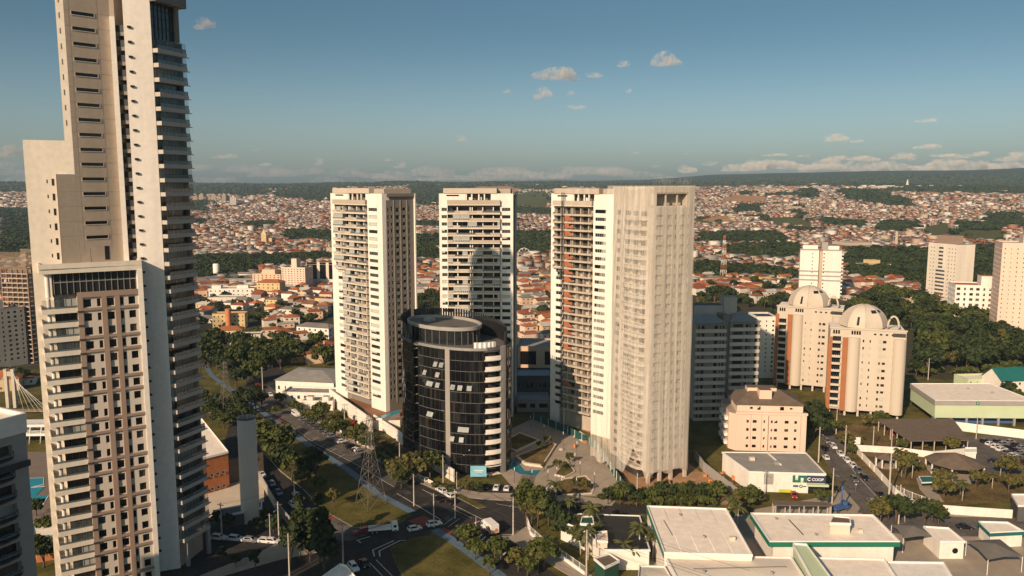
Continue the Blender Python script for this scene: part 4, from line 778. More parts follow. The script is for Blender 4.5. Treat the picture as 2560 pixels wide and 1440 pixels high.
# towers farther right
def white_twin():
    P = G(1996, 742); rot = radians(-18); b = Bldg('white_tower', 'white apartment tower with two grey belts and balconies on its side, beyond the domed towers', 'apartment tower', *P, rot); h = 42; fl = 3.2
    m = MB(); m.box(0, 15, 0, 16, 0, h - 1, 'white_render', 'grey_roof'); m.box(18, 33, -1, 16, 0, h - 1, 'white_render', 'grey_roof'); m.box(15.02, 17.98, 3, 14, 0, h - 2, 'tan_render'); m.box(17, 22, 2, 8, h - 1.01, h + 5.5, 'grey_slab'); m.box(2, 14, 3, 12, h - 1.01, h + 2.6, 'white_render', 'grey_roof'); m.box(22.02, 31, 3, 12, h - 1.01, h + 2.4, 'white_render', 'grey_roof'); b.part(m, 'wall')
    for z in (h - 1.6, 22.0, 18.2, 14.4):
        for s0, s1, y in ((0, 15, 0), (18, 33, -1)): m = MB(); m.box(s0 - .1, s1 + .1, y - .12, y - .01, z, z + 1.2, 'grey_slab'); b.part(m, 'belt')
    for i in range(12):
        z = 2 + i * fl; b.win((0, 0, 0), 9.6, 10.4, z, z + .9, -.05, 'k'); b.win((0, 0, 0), 18.6, 19.5, z, z + 1.2, -1.05, 'k')
        m = MB(); m.box(33.01, 34.4, -.5, 14, z - .3, z + 1.0, 'white_render'); m.box(33.01, 33.06, 1, 6.2, z + 1, z + 2.6, 'glass_black'); m.box(33.01, 33.06, 8, 13, z + 1, z + 2.6, 'glass_black'); b.part(m, 'balcony')
    b.done()
white_twin()
def greywhite():
    P = G(2386, 764); b = Bldg('grey_tower', 'pale grey tower with a blank sunlit side, a brown roof house and stacked dark balconies', 'apartment tower', P[0], P[1], 0); h = zat(612, P[1]); m = MB(); a = atan2(.95, -.3)
    m.prism([(0, 0), (15, 3), (6, 33), (-9, 28.5)], 0, h, 'cream_render', 'brown_roof'); b.part(m, 'wall'); m = MB(); m.prism([(-2, 8), (9, 10), (4, 24), (-5.5, 22)], h + .01, h + 6.5, 'brown_band'); b.part(m, 'roof_house')
    fr = (-9, 28.5, a - pi)
    for i in range(14):
        z = 4 + i * 3.1
        if i < 8: b.win(fr, 9, 18, z, z + 1.5, -.06, 'g')
        else: b.win(fr, 11, 15.5, z, z + 1.5, -.06, 'g')
        for s in (3, 6, 21, 24, 27): b.win(fr, s, s + .8, z + .3, z + 1.1, -.06, 'g')
    b.done()
greywhite()
block('apartment_block', 'low white stepped apartment block between the grey tower and the pink tower', 'apartment block', 2382, 2495, 815, 712, 20, -16, 'white_render', 'terracotta', 7, 7, .55, .5, 'dgwb', seed=4, core=[(.6, .2, .3, .5, 6)])
block('apartment_tower', 'tall pale pinkish tower cut by the right frame edge', 'apartment tower', 2489, 2600, 838, 607, 22, -20, 'pink_wall', 'grey_roof', 7, 18, .16, .3, 'dgk', seed=6, core=[(.5, .2, .4, .5, 5)])
e_ = Bldg('rust_pier', 'rust-coloured full-height pier on the pink tower', 'pier', *G(2532, 842)) if False else None
block('commercial_building', 'beige commercial block with a broad portal between two cream towers', 'commercial building', 1294, 1400, 935, 866, 22, -4, 'peach_wall', 'grey_roof', 2, 1, .75, .55, 'k', seed=2, side=0)
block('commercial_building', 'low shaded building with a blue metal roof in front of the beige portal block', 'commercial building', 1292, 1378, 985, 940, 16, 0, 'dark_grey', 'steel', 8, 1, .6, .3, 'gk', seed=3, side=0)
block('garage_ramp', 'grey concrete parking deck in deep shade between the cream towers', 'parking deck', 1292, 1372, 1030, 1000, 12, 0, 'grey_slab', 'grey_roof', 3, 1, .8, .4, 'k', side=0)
# far left
block('apartment_block', 'grey apartment block with black windows beyond the left edge pool', 'apartment block', -8, 72, 922, 775, 14, 52, 'grey_concrete', 'grey_roof', 5, 11, .45, .45, 'kkd', seed=5, core=[(.1, .3, .35, .4, 4)])
def brown_shell():
    P = G(20, 905); w = abs(to_ratio(P, radians(-12), 84, 905)); h = zat(628, P[1]); b = Bldg('unfinished_tower', 'brown concrete tower shell with a net-wrapped flared top at the left edge', 'unfinished tower', *P, radians(-12)); m = MB(); n = 20
    for i in range(n): z = h * .84 * i / n; m.box(0, w, 0, 14, z, z + .5, 'raw_concrete')
    for k in range(6):
        for y in (0.02, 13.3): m.box(w * k / 5 - .35, w * k / 5 + .35, y, y + .7, 0, h * .84, 'shell_brown')
    m.box(1, w - 1, 4, 10, 0, h * .84, 'brown_band'); b.part(m, 'frame'); m = MB(); z0, z1 = h * .84, h; m.mesh([(-.5, -.5, z0), (w + .5, -.5, z0), (w + .5, 14.5, z0), (-.5, 14.5, z0), (-3, -3, z1), (w + 3, -3, z1), (w + 3, 17, z1), (-3, 17, z1)], [(0, 1, 5, 4), (1, 2, 6, 5), (2, 3, 7, 6), (3, 0, 4, 7)], 'mesh_net'); b.part(m, 'net_collar'); b.done()
brown_shell()
def near_left():
    A, B = (-81., 109.), (-75.2, 120.); a = atan2(B[1] - A[1], B[0] - A[0]); b = Bldg('apartment_tower', 'shaded grey tower close by at the left edge with rounded dark balconies', 'apartment tower', *A, a); L = 12.4; h = 60.3
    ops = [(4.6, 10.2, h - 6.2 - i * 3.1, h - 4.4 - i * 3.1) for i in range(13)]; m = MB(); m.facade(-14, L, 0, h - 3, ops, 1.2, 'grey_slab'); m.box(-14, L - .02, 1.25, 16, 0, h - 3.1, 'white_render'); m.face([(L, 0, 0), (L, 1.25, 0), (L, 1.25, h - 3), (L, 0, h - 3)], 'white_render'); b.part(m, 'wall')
    for i, o in enumerate(ops):
        m = MB(); m.face([(o[0], 1.15, o[2]), (o[1], 1.15, o[2]), (o[1], 1.15, o[3]), (o[0], 1.15, o[3])], R.choice(['glass_warm', 'glass_dark', 'curtain'])); b.part(m, 'balcony_glazing')
        m = MB(); pts = [(4.4, -.02), (5.2, -.9), (7.4, -1.3), (9.4, -.9), (10.3, -.02)]; m.prism(ccw(pts), o[2] - .35, o[2] - .1, 'charcoal'); m.tube([(q[0], q[1], o[2] + .75) for q in pts], .05, 'railing_dark')
        for q in pts: m.tube([(*q, o[2] - .1), (*q, o[2] + .75)], .04, 'railing_dark', 4)
        b.part(m, 'balcony')
    m = MB(); m.box(-14, L + .1, -.25, 16, h - 3.0, h - .6, 'white_render', 'plain_white_roof'); m.box(-14, L + .1, -.3, .2, h - .59, h, 'white_render'); m.box(L - .3, L + .15, .2, 16, h - .59, h, 'white_render'); m.box(-14, L + .15, -.4, -.26, h - 8.4, h - 7.4, 'charcoal'); b.part(m, 'roof'); b.done()
near_left()
# clubs, cable-stayed footbridge and pools seen between the left towers
def club():
    x, y = G(110, 1120); b = Bldg('club_house', 'white two-storey club gallery with slanted columns above the pools', 'club building', x - 7, y + 4, .05)
    for z in (3.2, 6.6): m = MB(); m.box(-6, 14, 0, 7, z, z + .9, 'white_paint'); m.box(-6, 14, -.1, 0, z + 1.5, z + 1.6, 'metal'); b.part(m, 'gallery')
    for i in range(5): m = MB(); m.tube([(-5 + i * 4, .5, 0), (-4 + i * 4, .2, 6.6)], .2, 'white_paint', 6); b.part(m, 'column')
    m = MB(); m.box(-6, 14, 5, 7.5, 0, 6.6, 'glass_dark'); b.part(m, 'glazing'); b.done()
    e = Bldg('cable_bridge', 'concrete pylon of a small cable-stayed footbridge with white stays', 'footbridge', *G(28, 1020)); m = MB(); m.box(-2.2, -.9, 0, 1.4, 0, 17, 'pole_concrete'); m.box(.9, 2.2, 0, 1.4, 0, 17, 'pole_concrete'); m.box(-.9, .9, .1, 1.3, 14, 16, 'pole_concrete'); e.part(m, 'pylon')
    for i in range(6):
        m = MB(); m.tube([(1.5, .7, 16.5 - i * .8), (9 + i * 3.4, -6 - i * 1.4, 1)], .07, 'white_paint', 4); e.part(m, 'stay')
    for i in range(4):
        m = MB(); m.tube([(-1.5, .7, 16.5 - i * .8), (-8 - i * 3, 3, 1)], .07, 'white_paint', 4); e.part(m, 'stay')
    m = MB(); m.box(-30, 40, -8, -5, .6, 1.0, 'brown_band'); e.part(m, 'deck'); e.done()
    for i, (pts, l) in enumerate((([(66, 1198), (108, 1196), (108, 1212), (66, 1222)], 'turquoise rectangular pool nearest the club gallery'), ([(66, 1222), (112, 1218), (90, 1240), (120, 1240), (108, 1260), (66, 1262)], 'turquoise angular pool below the rectangular one'))):
        p = ccw([G(*q) for q in pts]); c = np.mean(p, 0); e = empty('swimming_pool', l, 'pool', c[0], c[1], 0); m = MB(); q = [(u - c[0], v - c[1]) for u, v in p]; m.prism([(u * 1.08, v * 1.08) for u, v in q], 0, .2, 'white_paint'); m.build('rim', e); m = MB(); m.face([(u, v, .22) for u, v in q], 'pool_blue'); m.build('water', e)
    flat('pavilion', 'white flat-roofed pavilion with a dark stairwell beside the pools', 'pavilion', [(76, 1305), (140, 1312), (140, 1352), (88, 1362)], 5, 'orange_wall', 'plain_white_roof', fh=1.6, fascia='white_paint')
club()
# brick sports hall, court, water tower
flat('brick_hall', 'orange brick hall with a pale roof and small square windows', 'hall', [(500, 1146), (571, 1128), (500, 1040), (430, 1056)], 12, 'brick', 'plain_white_roof')
def brick_windows():
    b = [o for o in bpy.data.objects if o.name == 'brick_hall'][0]; P0 = np.array(G(500, 1146, 12)); P1 = np.array(G(571, 1128, 12)); d = (P1 - P0) / np.linalg.norm(P1 - P0); n = np.array([d[1], -d[0]])
    for i in range(4):
        for z in (5.2, .8):
            q = P0 + d * (1 + i * 1.9) + n * .02; place('window', win_mesh(1.1, 1.0, 'l'), b, q[0] - b.location[0], q[1] - b.location[1], z, atan2(d[1], d[0]))
brick_windows()
def water_tower():
    x, y = G(627, 1302); b = Bldg('water_tower', 'tall plain grey cylindrical water tower with a blackened top', 'water tower', x, y); m = MB(); m.lathe(0, 0, [(2.55, 0), (2.55, 30.6), (2.35, 30.6), (2.35, 29)], 'pale_concrete', 40); m.cyl(0, 0, 28.8, 29, 2.35, 'black', 24); b.part(m, 'shaft'); m = MB(); m.cyl(0, 0, 30.2, 30.7, 2.62, 'dark_grey', 40, cap=False); b.part(m, 'rim'); m = MB()
    for i in range(9): t = i * 2 * pi / 9; m.box(1.7 * cos(t) - .15, 1.7 * cos(t) + .15, 1.7 * sin(t) - .15, 1.7 * sin(t) + .15, 29.0, 30.9, 'steel')
    m.tube([(1.2, 1.2, 29), (1.2, 1.2, 44)], [.12, .05], 'charcoal'); b.part(m, 'antenna'); b.done()
water_tower()
flat('covered_stand', 'dark roofed spectator stand at the near side of the sports court', 'stand', [(545, 1272), (655, 1252), (655, 1268), (548, 1290)], 4, 'dark_grey', 'dark_grey')
def fence(name, label, pts, h, mt, step=2.5, post='white_paint', solid=False, th=.12, z0=0, cat='fence', base=0, net=None):
    p = [G(*q) for q in pts]; b = Bldg(name, label, cat, *p[0]); q = [(a - p[0][0], c - p[0][1]) for a, c in p]
    pm = MB(); m = MB(); k = 0
    for (ax, ay), (bx, by) in zip(q, q[1:]):
        L = hypot(bx - ax, by - ay); a = atan2(by - ay, bx - ax); m.frame(ax, ay, a)
        if solid: m.box(0, L, -th, th, z0, h, mt)
        else:
            if base: m.box(0, L, -.1, .1, 0, base, 'white_paint')
            if net: m.face([(0, 0, base), (L, 0, base), (L, 0, h), (0, 0, h)], net)
            else:
                for z in (base + .1, h - .1): m.box(0, L, -.03, .03, z - .04, z + .04, mt)
                i = 0
                while i * .45 < L: m.box(i * .45, i * .45 + .05, -.02, .02, base + .1, h - .1, mt); i += 1
        i = 0
        while i * step <= L and k < 90: s = i * step / L; o = MB(); o.box(-.07, .07, -.14 - (th if solid else 0), -.0 - (th if solid else 0), 0, h + .1, post); o.build('post', b.root, ax + (bx - ax) * s, ay + (by - ay) * s, 0, a); i += 1; k += 1
    b.part(m, 'panel'); b.done(); return b
fence('court_fence', 'tall mesh fence with pale posts behind the sports court', [(505, 1226), (660, 1188)], 8, 'metal', 4.2, 'metal', net='mesh_net')
fence('boundary_wall', 'grey wall running from the water tower to the street corner', [(648, 1200), (690, 1275), (745, 1342)], 3, 'grey_slab', 30, 'grey_slab', solid=True, cat='wall')
fence('site_hoarding', 'curved dark green hoarding between the square and the building site', [(1335, 1050), (1420, 1085), (1488, 1120), (1510, 1152), (1542, 1200), (1568, 1240)], 3.0, 'green_hoarding', 5, 'white_paint', solid=True, th=.06, cat='hoarding')
fence('street_wall', 'low white wall along the pavement below the wedge podium', [(820, 1060), (880, 1100), (960, 1142), (1010, 1178)], 1.6, 'white_render', 60, 'white_render', solid=True, cat='wall')
fence('street_wall', 'curved low white wall at the foot of the black oval building', [(1010, 1160), (1050, 1195), (1100, 1222), (1140, 1232), (1150, 1226)], 1.2, 'white_render', 60, 'white_render', solid=True, cat='wall')
fence('garden_fence', 'white curved wall and slatted fence round the solar-roofed building garden', [(1318, 1312), (1326, 1338), (1352, 1362), (1400, 1395), (1462, 1440)], 2.6, 'white_paint', 3, 'white_paint', base=1.0)
fence('street_wall', 'white garden wall along the sunny side street', [(2138, 1130), (2186, 1180), (2240, 1240), (2300, 1278)], 2.2, 'white_render', 8, 'white_render', solid=True, cat='wall')
fence('street_wall', 'white wall closing the gazebo garden at the near street', [(2332, 1282), (2440, 1290), (2530, 1296)], 2.6, 'white_render', 20, 'white_render', solid=True, cat='wall')
fence('garden_fence', 'white picket fence at the lower corner of the gazebo garden', [(2240, 1240), (2280, 1258), (2334, 1278)], 3.4, 'white_paint', 3, 'white_paint')
fence('street_wall', 'white wall between the gazebo garden and the dry lot', [(2140, 1128), (2240, 1134), (2330, 1145), (2430, 1135)], 2.4, 'white_render', 60, 'white_render', solid=True, cat='wall')
fence('street_wall', 'long white wall below the mint-green hall', [(2385, 1075), (2570, 1098)], 3.4, 'white_render', 60, 'white_render', solid=True, cat='wall')
fence('street_wall', 'grey site wall between the building site and the store', [(1738, 1150), (1760, 1180), (1850, 1252)], 3.4, 'grey_slab', 60, 'grey_slab', solid=True, cat='wall')
# podium wedge and terrace of the left slab tower
def podium():
    z = 3.4; p = ccw([G(826, 975, z), G(932, 1052, z), G(1000, 1050, z), G(1040, 990, z), G(900, 940, z)]); c = np.mean(p, 0); b = Bldg('podium', 'white wedge-shaped podium wall with a roof garden under the left slab tower', 'podium', *c); q = [(a - c[0], d - c[1]) for a, d in p]; m = MB(); m.prism(q, 0, z, 'white_render', 'wood_deck'); b.part(m, 'deck')
    m = MB(); A, B = np.array(G(824, 972, 6.6)) - c, np.array(G(930, 1047, 5.6)) - c; a = atan2(*(B - A)[::-1]); L = np.linalg.norm(B - A); m.frame(A[0], A[1], a); m.mesh([(0, -.25, 0), (L, -.25, 0), (L, -.25, 5.6), (0, -.25, 6.6), (0, .25, 0), (L, .25, 0), (L, .25, 5.6), (0, .25, 6.6)], [(0, 1, 2, 3), (5, 4, 7, 6), (3, 2, 6, 7), (1, 5, 6, 2), (4, 0, 3, 7)], 'white_render'); b.part(m, 'wedge_wall')
    m = MB(); l = [np.array(G(*t, 3.8)) - c for t in ((850, 985), (905, 1020), (920, 1040), (880, 1012))]; m.prism(ccw([tuple(t) for t in l]), z + .01, z + .5, 'hedge'); b.part(m, 'roof_garden')
    m = MB(); l = [np.array(G(*t, 5)) - c for t in ((940, 1044), (996, 1024), (1000, 1032), (955, 1046))]; m.prism(ccw([tuple(t) for t in l]), 0, 5, 'white_render', 'pool_blue'); b.part(m, 'roof_pool')
    m = MB(); A = np.array(G(931, 1012, 3.6)) - c; m.frame(A[0], A[1], atan2(-27, 26.4)); m.box(0, 9, 0, 5, z, z + 4.2, 'white_render'); 
    for i in range(5): m.box(.5 + i * 1.7, 1.5 + i * 1.7, -.05, -.01, z + .3, z + 3.4, 'pale_blind')
    b.part(m, 'lounge'); b.done()
    fence('terrace_wall', 'white sloping terrace wall descending along the boulevard to the black oval building', [(936, 1062), (985, 1095), (1030, 1130), (1080, 1170), (1135, 1205)], 4.2, 'white_render', 60, 'white_render', solid=True, th=.25, cat='wall')
podium()
# supermarket: white store with its signboard
def store():
    z = 6.6; b = flat('store', 'white and grey supermarket with a green chequered sign panel', 'store', [(1872, 1178), (2066, 1184), (2016, 1131), (1804, 1129)], z, 'white_render', 'grey_roof', par=.3)
    P0, P1 = np.array(G(1872, 1178, z)), np.array(G(2066, 1184, z)); c = np.array(b.root.location[:2]); d = (P1 - P0); L = np.linalg.norm(d); d /= L; a = atan2(d[1], d[0]); A = P0 - c + np.array([d[1], -d[0]]) * .02
    def pan(x0, x1, z0, z1, m, t=.06, name='sign_panel'): k = MB().frame(A[0], A[1], a); k.box(x0, x1, -t, -.0, z0, z1, m); return b.part(k, name)
    s0 = L * .57
    k = MB().frame(A[0], A[1], a); cs = ['teal', 'white_paint', 'green_fascia', 'mint_wall']; rr = random.Random(4)
    for i in range(5):
        for j in range(3): k.box(s0 + i * .82, s0 + .82 + i * .82, -.06, -.0, z - 3.1 + j * .75, z - 2.35 + j * .75, cs[(i + j * 2 + rr.choice([0, 0, 1])) % 4])
    b.part(k, 'chequered_panel'); pan(s0 + 4.2, L - .1, z - 3.1, z - .8, 'navy', .12)
    k = MB().frame(A[0], A[1], a); k.box(s0 + 4.3, L + .6, -1.2, .0, z - 3.9, z - 3.3, 'mint_wall'); b.part(k, 'awning')
    k = MB().frame(A[0], A[1], a); k.box(s0 + 4.8, L - .4, -.05, -.0, 0, z - 4.0, 'glass_dark'); b.part(k, 'shop_front'); pan(L * .40, s0 - .2, .1, 1.1, 'yellow_paint', .05, 'yellow_stripe'); pan(L * .2, L * .32, 2.6, z - .5, 'grey_slab', .05, 'grey_panel'); pan(s0 + .2, s0 + 1.8, 2.0, 2.6, 'teal', .05)
    def text(s, x, zz, size, name='sign_lettering'):
        cu = bpy.data.curves.new(name, 'FONT'); cu.body = s; cu.size = size; cu.extrude = .03; cu.align_x = 'LEFT'; cu.offset = .02; o = bpy.data.objects.new('tmp', cu); COL.objects.link(o); bpy.context.view_layer.update(); me = bpy.data.meshes.new_from_object(o.evaluated_get(bpy.context.evaluated_depsgraph_get())); bpy.data.objects.remove(o); me.materials.clear(); me.materials.append(M['white_paint'])
        me.transform(__import__('mathutils').Matrix.Rotation(pi / 2, 4, 'X')); n = (sin(a), -cos(a)); q = A + d * x + np.array(n) * .16; return place(name, me, b.root, q[0], q[1], zz, a)
    text('COOP', s0 + 5.75, z - 2.4, 1.25); k = MB().frame(A[0], A[1], a); cxx = s0 + 5.0
    for i in range(20):
        t0, t1 = radians(40 + i * 14), radians(54 + i * 14); k.mesh([(cxx + r * cos(t), -.15, z - 1.95 + r * sin(t)) for t in (t0, t1) for r in (.34, .58)], [(0, 1, 3, 2)], 'white_paint')
    b.part(k, 'emblem'); k = MB().frame(A[0], A[1], a); cxx = s0 + 2.6
    for i in range(20): t0, t1 = radians(i * 18), radians(i * 18 + 18); k.mesh([(cxx + r * cos(t), -.08, 2.3 + r * sin(t)) for t in (t0, t1) for r in (.3, .55)], [(0, 1, 3, 2)], 'green_fascia')
    b.part(k, 'emblem'); pan(s0 + 3.3, s0 + 4.2, 2.1, 2.4, 'dark_green', .05)
mat('yellow_paint', (.55, .5, .05), .8, .1, .8); store()
# school in the foreground
flat('school_hall', 'largest flat white roof of the school with a teal fascia on its left side', 'school building', [(1617, 1263), (1816, 1270), (1882, 1386), (1660, 1380)], 8.5, 'white_render', 'plain_white_roof', fascia='green_fascia', fh=1.6, ribs=5, fsides=[3])
flat('school_wing', 'long ribbed white roof in front of the biggest school roof', 'school building', [(1660, 1386), (1980, 1392), (2030, 1470), (1705, 1470)], 7, 'white_render', 'ribbed_roof', ribs=60)
flat('school_wing', 'white school roof with a broad green fascia and a roof box', 'school building', [(1876, 1281), (2184, 1286), (2250, 1352), (1924, 1352)], 7.5, 'white_render', 'plain_white_roof', fascia='green_fascia', fh=1.5, overhang=1.0)
flat('school_wing', 'small cream ribbed roof at the lower edge of the school', 'school building', [(1598, 1412), (1662, 1414), (1700, 1480), (1590, 1480)], 5.5, 'white_render', 'ribbed_roof', ribs=22)
flat('school_wing', 'narrow brown-topped stair block of the school', 'school building', [(1982, 1356), (2016, 1358), (2080, 1445), (2035, 1450)], 9.0, 'mint_wall', 'paving_dark', par=.8)
flat('school_wing', 'low white roof between the stair block and the court of the school', 'school building', [(2040, 1392), (2212, 1396), (2260, 1470), (2070, 1470)], 6.5, 'white_render', 'plain_white_roof')
flat('school_wing', 'grey sunken terrace roof at the right of the school', 'school building', [(2210, 1402), (2360, 1404), (2400, 1470), (2260, 1470)], 5.0, 'white_render', 'grey_roof', par=.9)
flat('roof_box', 'cream box housing on the green-fascia school roof', 'roof housing', [(2082, 1288), (2126, 1292), (2128, 1308), (2074, 1306)], 10.2, 'pink_wall', 'brown_roof', zb=7.1)
def fittings(key, items):
    o = [q for q in bpy.data.objects if q.parent is None and key in q.get('label', '')][0]
    for px, py, z, w, d, h, mt, nm_ in items:
        q = np.array(G(px, py, z)) - np.array(o.location[:2]); m = MB(); a = .05
        if nm_ == 'roof_vent': m.cyl(0, 0, 0, h, w * .5, mt, 10); m.cyl(0, 0, h, h + .15, w * .7, mt, 10)
        else: m.box(-w / 2, w / 2, -d / 2, d / 2, 0, h, mt)
        m.build(nm_, o, q[0], q[1], z, a)
fittings('largest flat white roof', [(1700, 1290, 8.15, .5, .5, .5, 'metal', 'roof_vent'), (1760, 1345, 8.15, .5, .5, .5, 'metal', 'roof_vent'), (1830, 1350, 8.15, 1.4, 1.0, .9, 'pale_concrete', 'air_conditioner'), (1670, 1320, 8.15, .25, 9, .12, 'grey_roof', 'gutter')])
fittings('broad green', [(1990, 1318, 7.15, .3, 9.5, .06, 'charcoal', 'roof_seam'), (2150, 1330, 7.15, 1.2, .9, .8, 'pale_concrete', 'air_conditioner'), (1940, 1300, 7.15, .5, .5, .5, 'metal', 'roof_vent'), (2040, 1340, 7.15, .5, .5, .5, 'metal', 'roof_vent')])
fittings('long ribbed white roof', [(1850, 1420, 6.7, 22, .5, .12, 'grey_roof', 'gutter'), (1760, 1432, 6.7, .5, .5, .5, 'metal', 'roof_vent'), (1930, 1436, 6.7, .5, .5, .5, 'metal', 'roof_vent')])
fittings('chequered sign panel', [(1880, 1150, 6.3, 1.6, 1.2, 1.0, 'pale_concrete', 'air_conditioner'), (1940, 1160, 6.3, 1.6, 1.2, 1.0, 'metal', 'air_conditioner'), (1935, 1148, 6.3, .3, 12, .5, 'white_render', 'roof_ridge')])
def school_windows():
    b = [o for o in bpy.data.objects if o.name.startswith('school_wing') and 'broad green' in o['label']][0]; P0, P1 = np.array(G(1924, 1352, 7.5)), np.array(G(2250, 1352, 7.5)); d = P1 - P0; L = np.linalg.norm(d); d /= L; n = np.array([d[1], -d[0]]); c = np.array(b.location[:2])
    for i in range(11): q = P0 - n * .95 + d * (1.5 + i * (L - 3) / 11) - c; place('window', win_mesh(1.9, 1.6, 'l' if i % 2 else 'd'), b, q[0], q[1], 3.2, atan2(d[1], d[0]))
school_windows()
b = flat('solar_building', 'white building with black ribbed roof panels and a curved canopy', 'building', [(1400, 1300), (1448, 1283), (1600, 1288), (1626, 1374), (1512, 1374), (1470, 1330)], 5.5, 'white_render', 'solar', par=.25, ribs=0)
for pts, l, mt in (([(1455, 1290), (1482, 1288), (1486, 1310), (1450, 1308)], 'dark green glazed roof lantern on the black ribbed roof', 'dark_green'), ([(1487, 1328), (1518, 1326), (1520, 1352), (1490, 1350)], 'cream drum-like skylight box on the black ribbed roof', 'pink_wall')): flat('roof_lantern', l, 'roof lantern', pts, 7.4, mt, mt, zb=5.3)
flat('green_shed', 'dark green shed with a pinkish-brown roof behind the slatted fence', 'shed', [(1484, 1394), (1524, 1382), (1550, 1400), (1512, 1418)], 4.6, 'dark_green', 'brown_roof')
flat('solar_house', 'white roof edge carrying black solar panels at the bottom of the view', 'house', [(790, 1450), (850, 1408), (866, 1412), (905, 1460), (860, 1500)], 8, 'white_render', 'plain_white_roof')
# mint hall, carport, gazebos, huts, tents
b = flat('green_hall', 'mint-green sports hall with a pale roof and open pillared ground floor', 'hall', [(2276, 958), (2476, 958), (2590, 1002), (2338, 1000)], 10.5, 'mint_wall', 'plain_white_roof', fascia='grey_slab', fh=2.0, par=.2, zb=3.2)
def hall_pillars():
    P0, P1 = np.array(G(2338, 1000, 10.5)), np.array(G(2590, 1002, 10.5)); c = np.array(b.root.location[:2])
    for i in range(7): q = P0 + (P1 - P0) * (i + .1) / 6.3 - c; m = MB(); m.box(-.35, .35, .2, .9, 0, 3.4, 'grey_slab'); m.build('pillar', b.root, *q)
    k = MB(); q0, q1 = P0 - c, P1 - c; k.frame(*q0, atan2(q1[1] - q0[1], q1[0] - q0[0])); k.box(1, 34, 4, 4.2, 0, 3.2, 'blue_panel'); b.part(k, 'blue_wall'); k = MB().frame(*q0, atan2(q1[1] - q0[1], q1[0] - q0[0])); k.box(16, 17.2, -.3, -.22, 8.8, 10.0, 'green_fascia'); k.box(16.4, 16.8, -.31, -.3, 9.1, 9.7, 'mint_wall'); b.part(k, 'emblem')
hall_pillars()
fittings('mint-green sports hall', [(2420, 975, 10.3, .7, .7, .7, 'metal', 'roof_vent'), (2480, 985, 10.3, .7, .7, .7, 'metal', 'roof_vent')])
def carport(label, corners, z, roof, npost=5):
    p = [G(a, c, z) for a, c in corners]; c = np.mean(p, 0); e = Bldg('carport', label, 'carport', *c); q = ccw([(u - c[0], v - c[1]) for u, v in p]); m = MB(); m.prism(q, z - .3, z, roof); e.part(m, 'roof')
    for i in range(len(q)):
        A, B = np.array(q[i]), np.array(q[(i + 1) % len(q)])
        for k in range(npost): t = (k + .1) / npost; s = (A + (B - A) * t) * .97; m = MB(); m.box(-.14, .14, -.14, .14, 0, z - .3, 'pole_concrete'); m.build('post', e.root, *s)
    e.done(); return e
carport('wide brown-roofed carport with concrete posts beside the nearer domed tower', [(2192, 1048), (2382, 1046), (2424, 1100), (2274, 1102)], 4.6, 'brown_roof')
carport('low dark canopy on thin posts behind the green-fascia school roof', [(1930, 1250), (2075, 1256), (2080, 1264), (1934, 1262)], 3.6, 'brown_roof', 4)
def gazebo(label, px, py, r, n, z0, z1, roof, rot=0):
    x, y = G(px, py); e = Bldg('gazebo', label, 'gazebo', x, y, rot); m = MB(); ring = [(r * cos(2 * pi * i / n), r * sin(2 * pi * i / n)) for i in range(n)]; m.mesh([(*q, z0) for q in ring] + [(0, 0, z1)], [(i, (i + 1) % n, n) for i in range(n)] + [tuple(reversed(range(n)))], roof); e.part(m, 'roof')
    for q in ring: m = MB(); m.box(-.18, .18, -.18, .18, 0, z0, 'white_paint'); m.build('post', e.root, q[0] * .93, q[1] * .93)
    m = MB(); m.cyl(0, 0, 0, .15, r * .95, 'paving', n, smooth=False); e.part(m, 'floor'); e.done()
gazebo('large brown octagonal gazebo in the dry garden', 2385, 1180, 9.2, 8, 3.6, 6.8, 'brown_roof', .2); gazebo('small brown octagonal gazebo beside the white street wall', 2214, 1165, 3.6, 8, 3.0, 4.6, 'brown_roof'); gazebo('tiny grey summerhouse between two garden palms', 2286, 1168, 1.6, 6, 2.4, 3.4, 'grey_roof')
flat('water_box', 'white square tank house beside the big gazebo', 'tank house', [(2412, 1118), (2442, 1118), (2442, 1130), (2412, 1130)], 6, 'white_render', 'white_render'); flat('pool_cover', 'teal sagging canopy over the play area in the dry garden', 'canopy', [(2296, 1190), (2338, 1190), (2348, 1204), (2304, 1206)], 2.6, 'paving', 'teal', zb=2.2, par=.05)
def tent(label, pts, z, peak, mt):
    p = ccw([G(a, c, z) for a, c in pts]); c = np.mean(p, 0); e = Bldg('shade_tent', label, 'shade tent', *c); q = [(u - c[0], v - c[1]) for u, v in p]; m = MB(); n = len(q); mid = [((q[i][0] + q[(i + 1) % n][0]) * .46, (q[i][1] + q[(i + 1) % n][1]) * .46) for i in range(n)]
    vs = [(*a, z) for a in q] + [(*a, z + .25) for a in mid] + [(0, 0, z + peak)]; m.mesh(vs, [f for i in range(n) for f in ((i, n + i, 2 * n), (n + i, (i + 1) % n, 2 * n))], mt); e.part(m, 'canopy')
    for a in q: m = MB(); m.cyl(0, 0, 0, z, .09, 'white_paint', 6); m.build('pole', e.root, a[0] * .98, a[1] * .98)
    e.done()
mat('tent_grey', (.16, .145, .125), .85, .1, .4)
tent('grey peaked shade tent next to the green-fascia roof', [(2228, 1312), (2300, 1308), (2340, 1342), (2258, 1346)], 4, 1.4, 'tent_grey'); tent('wide grey shade tent over a play area at the right edge', [(2415, 1352), (2500, 1348), (2558, 1392), (2470, 1400)], 4, 1.5, 'tent_grey')
flat('garden_hut', 'white flat-roofed hut with a round window', 'hut', [(2308, 1314), (2372, 1318), (2414, 1352), (2350, 1352)], 5, 'white_render', 'plain_white_roof')
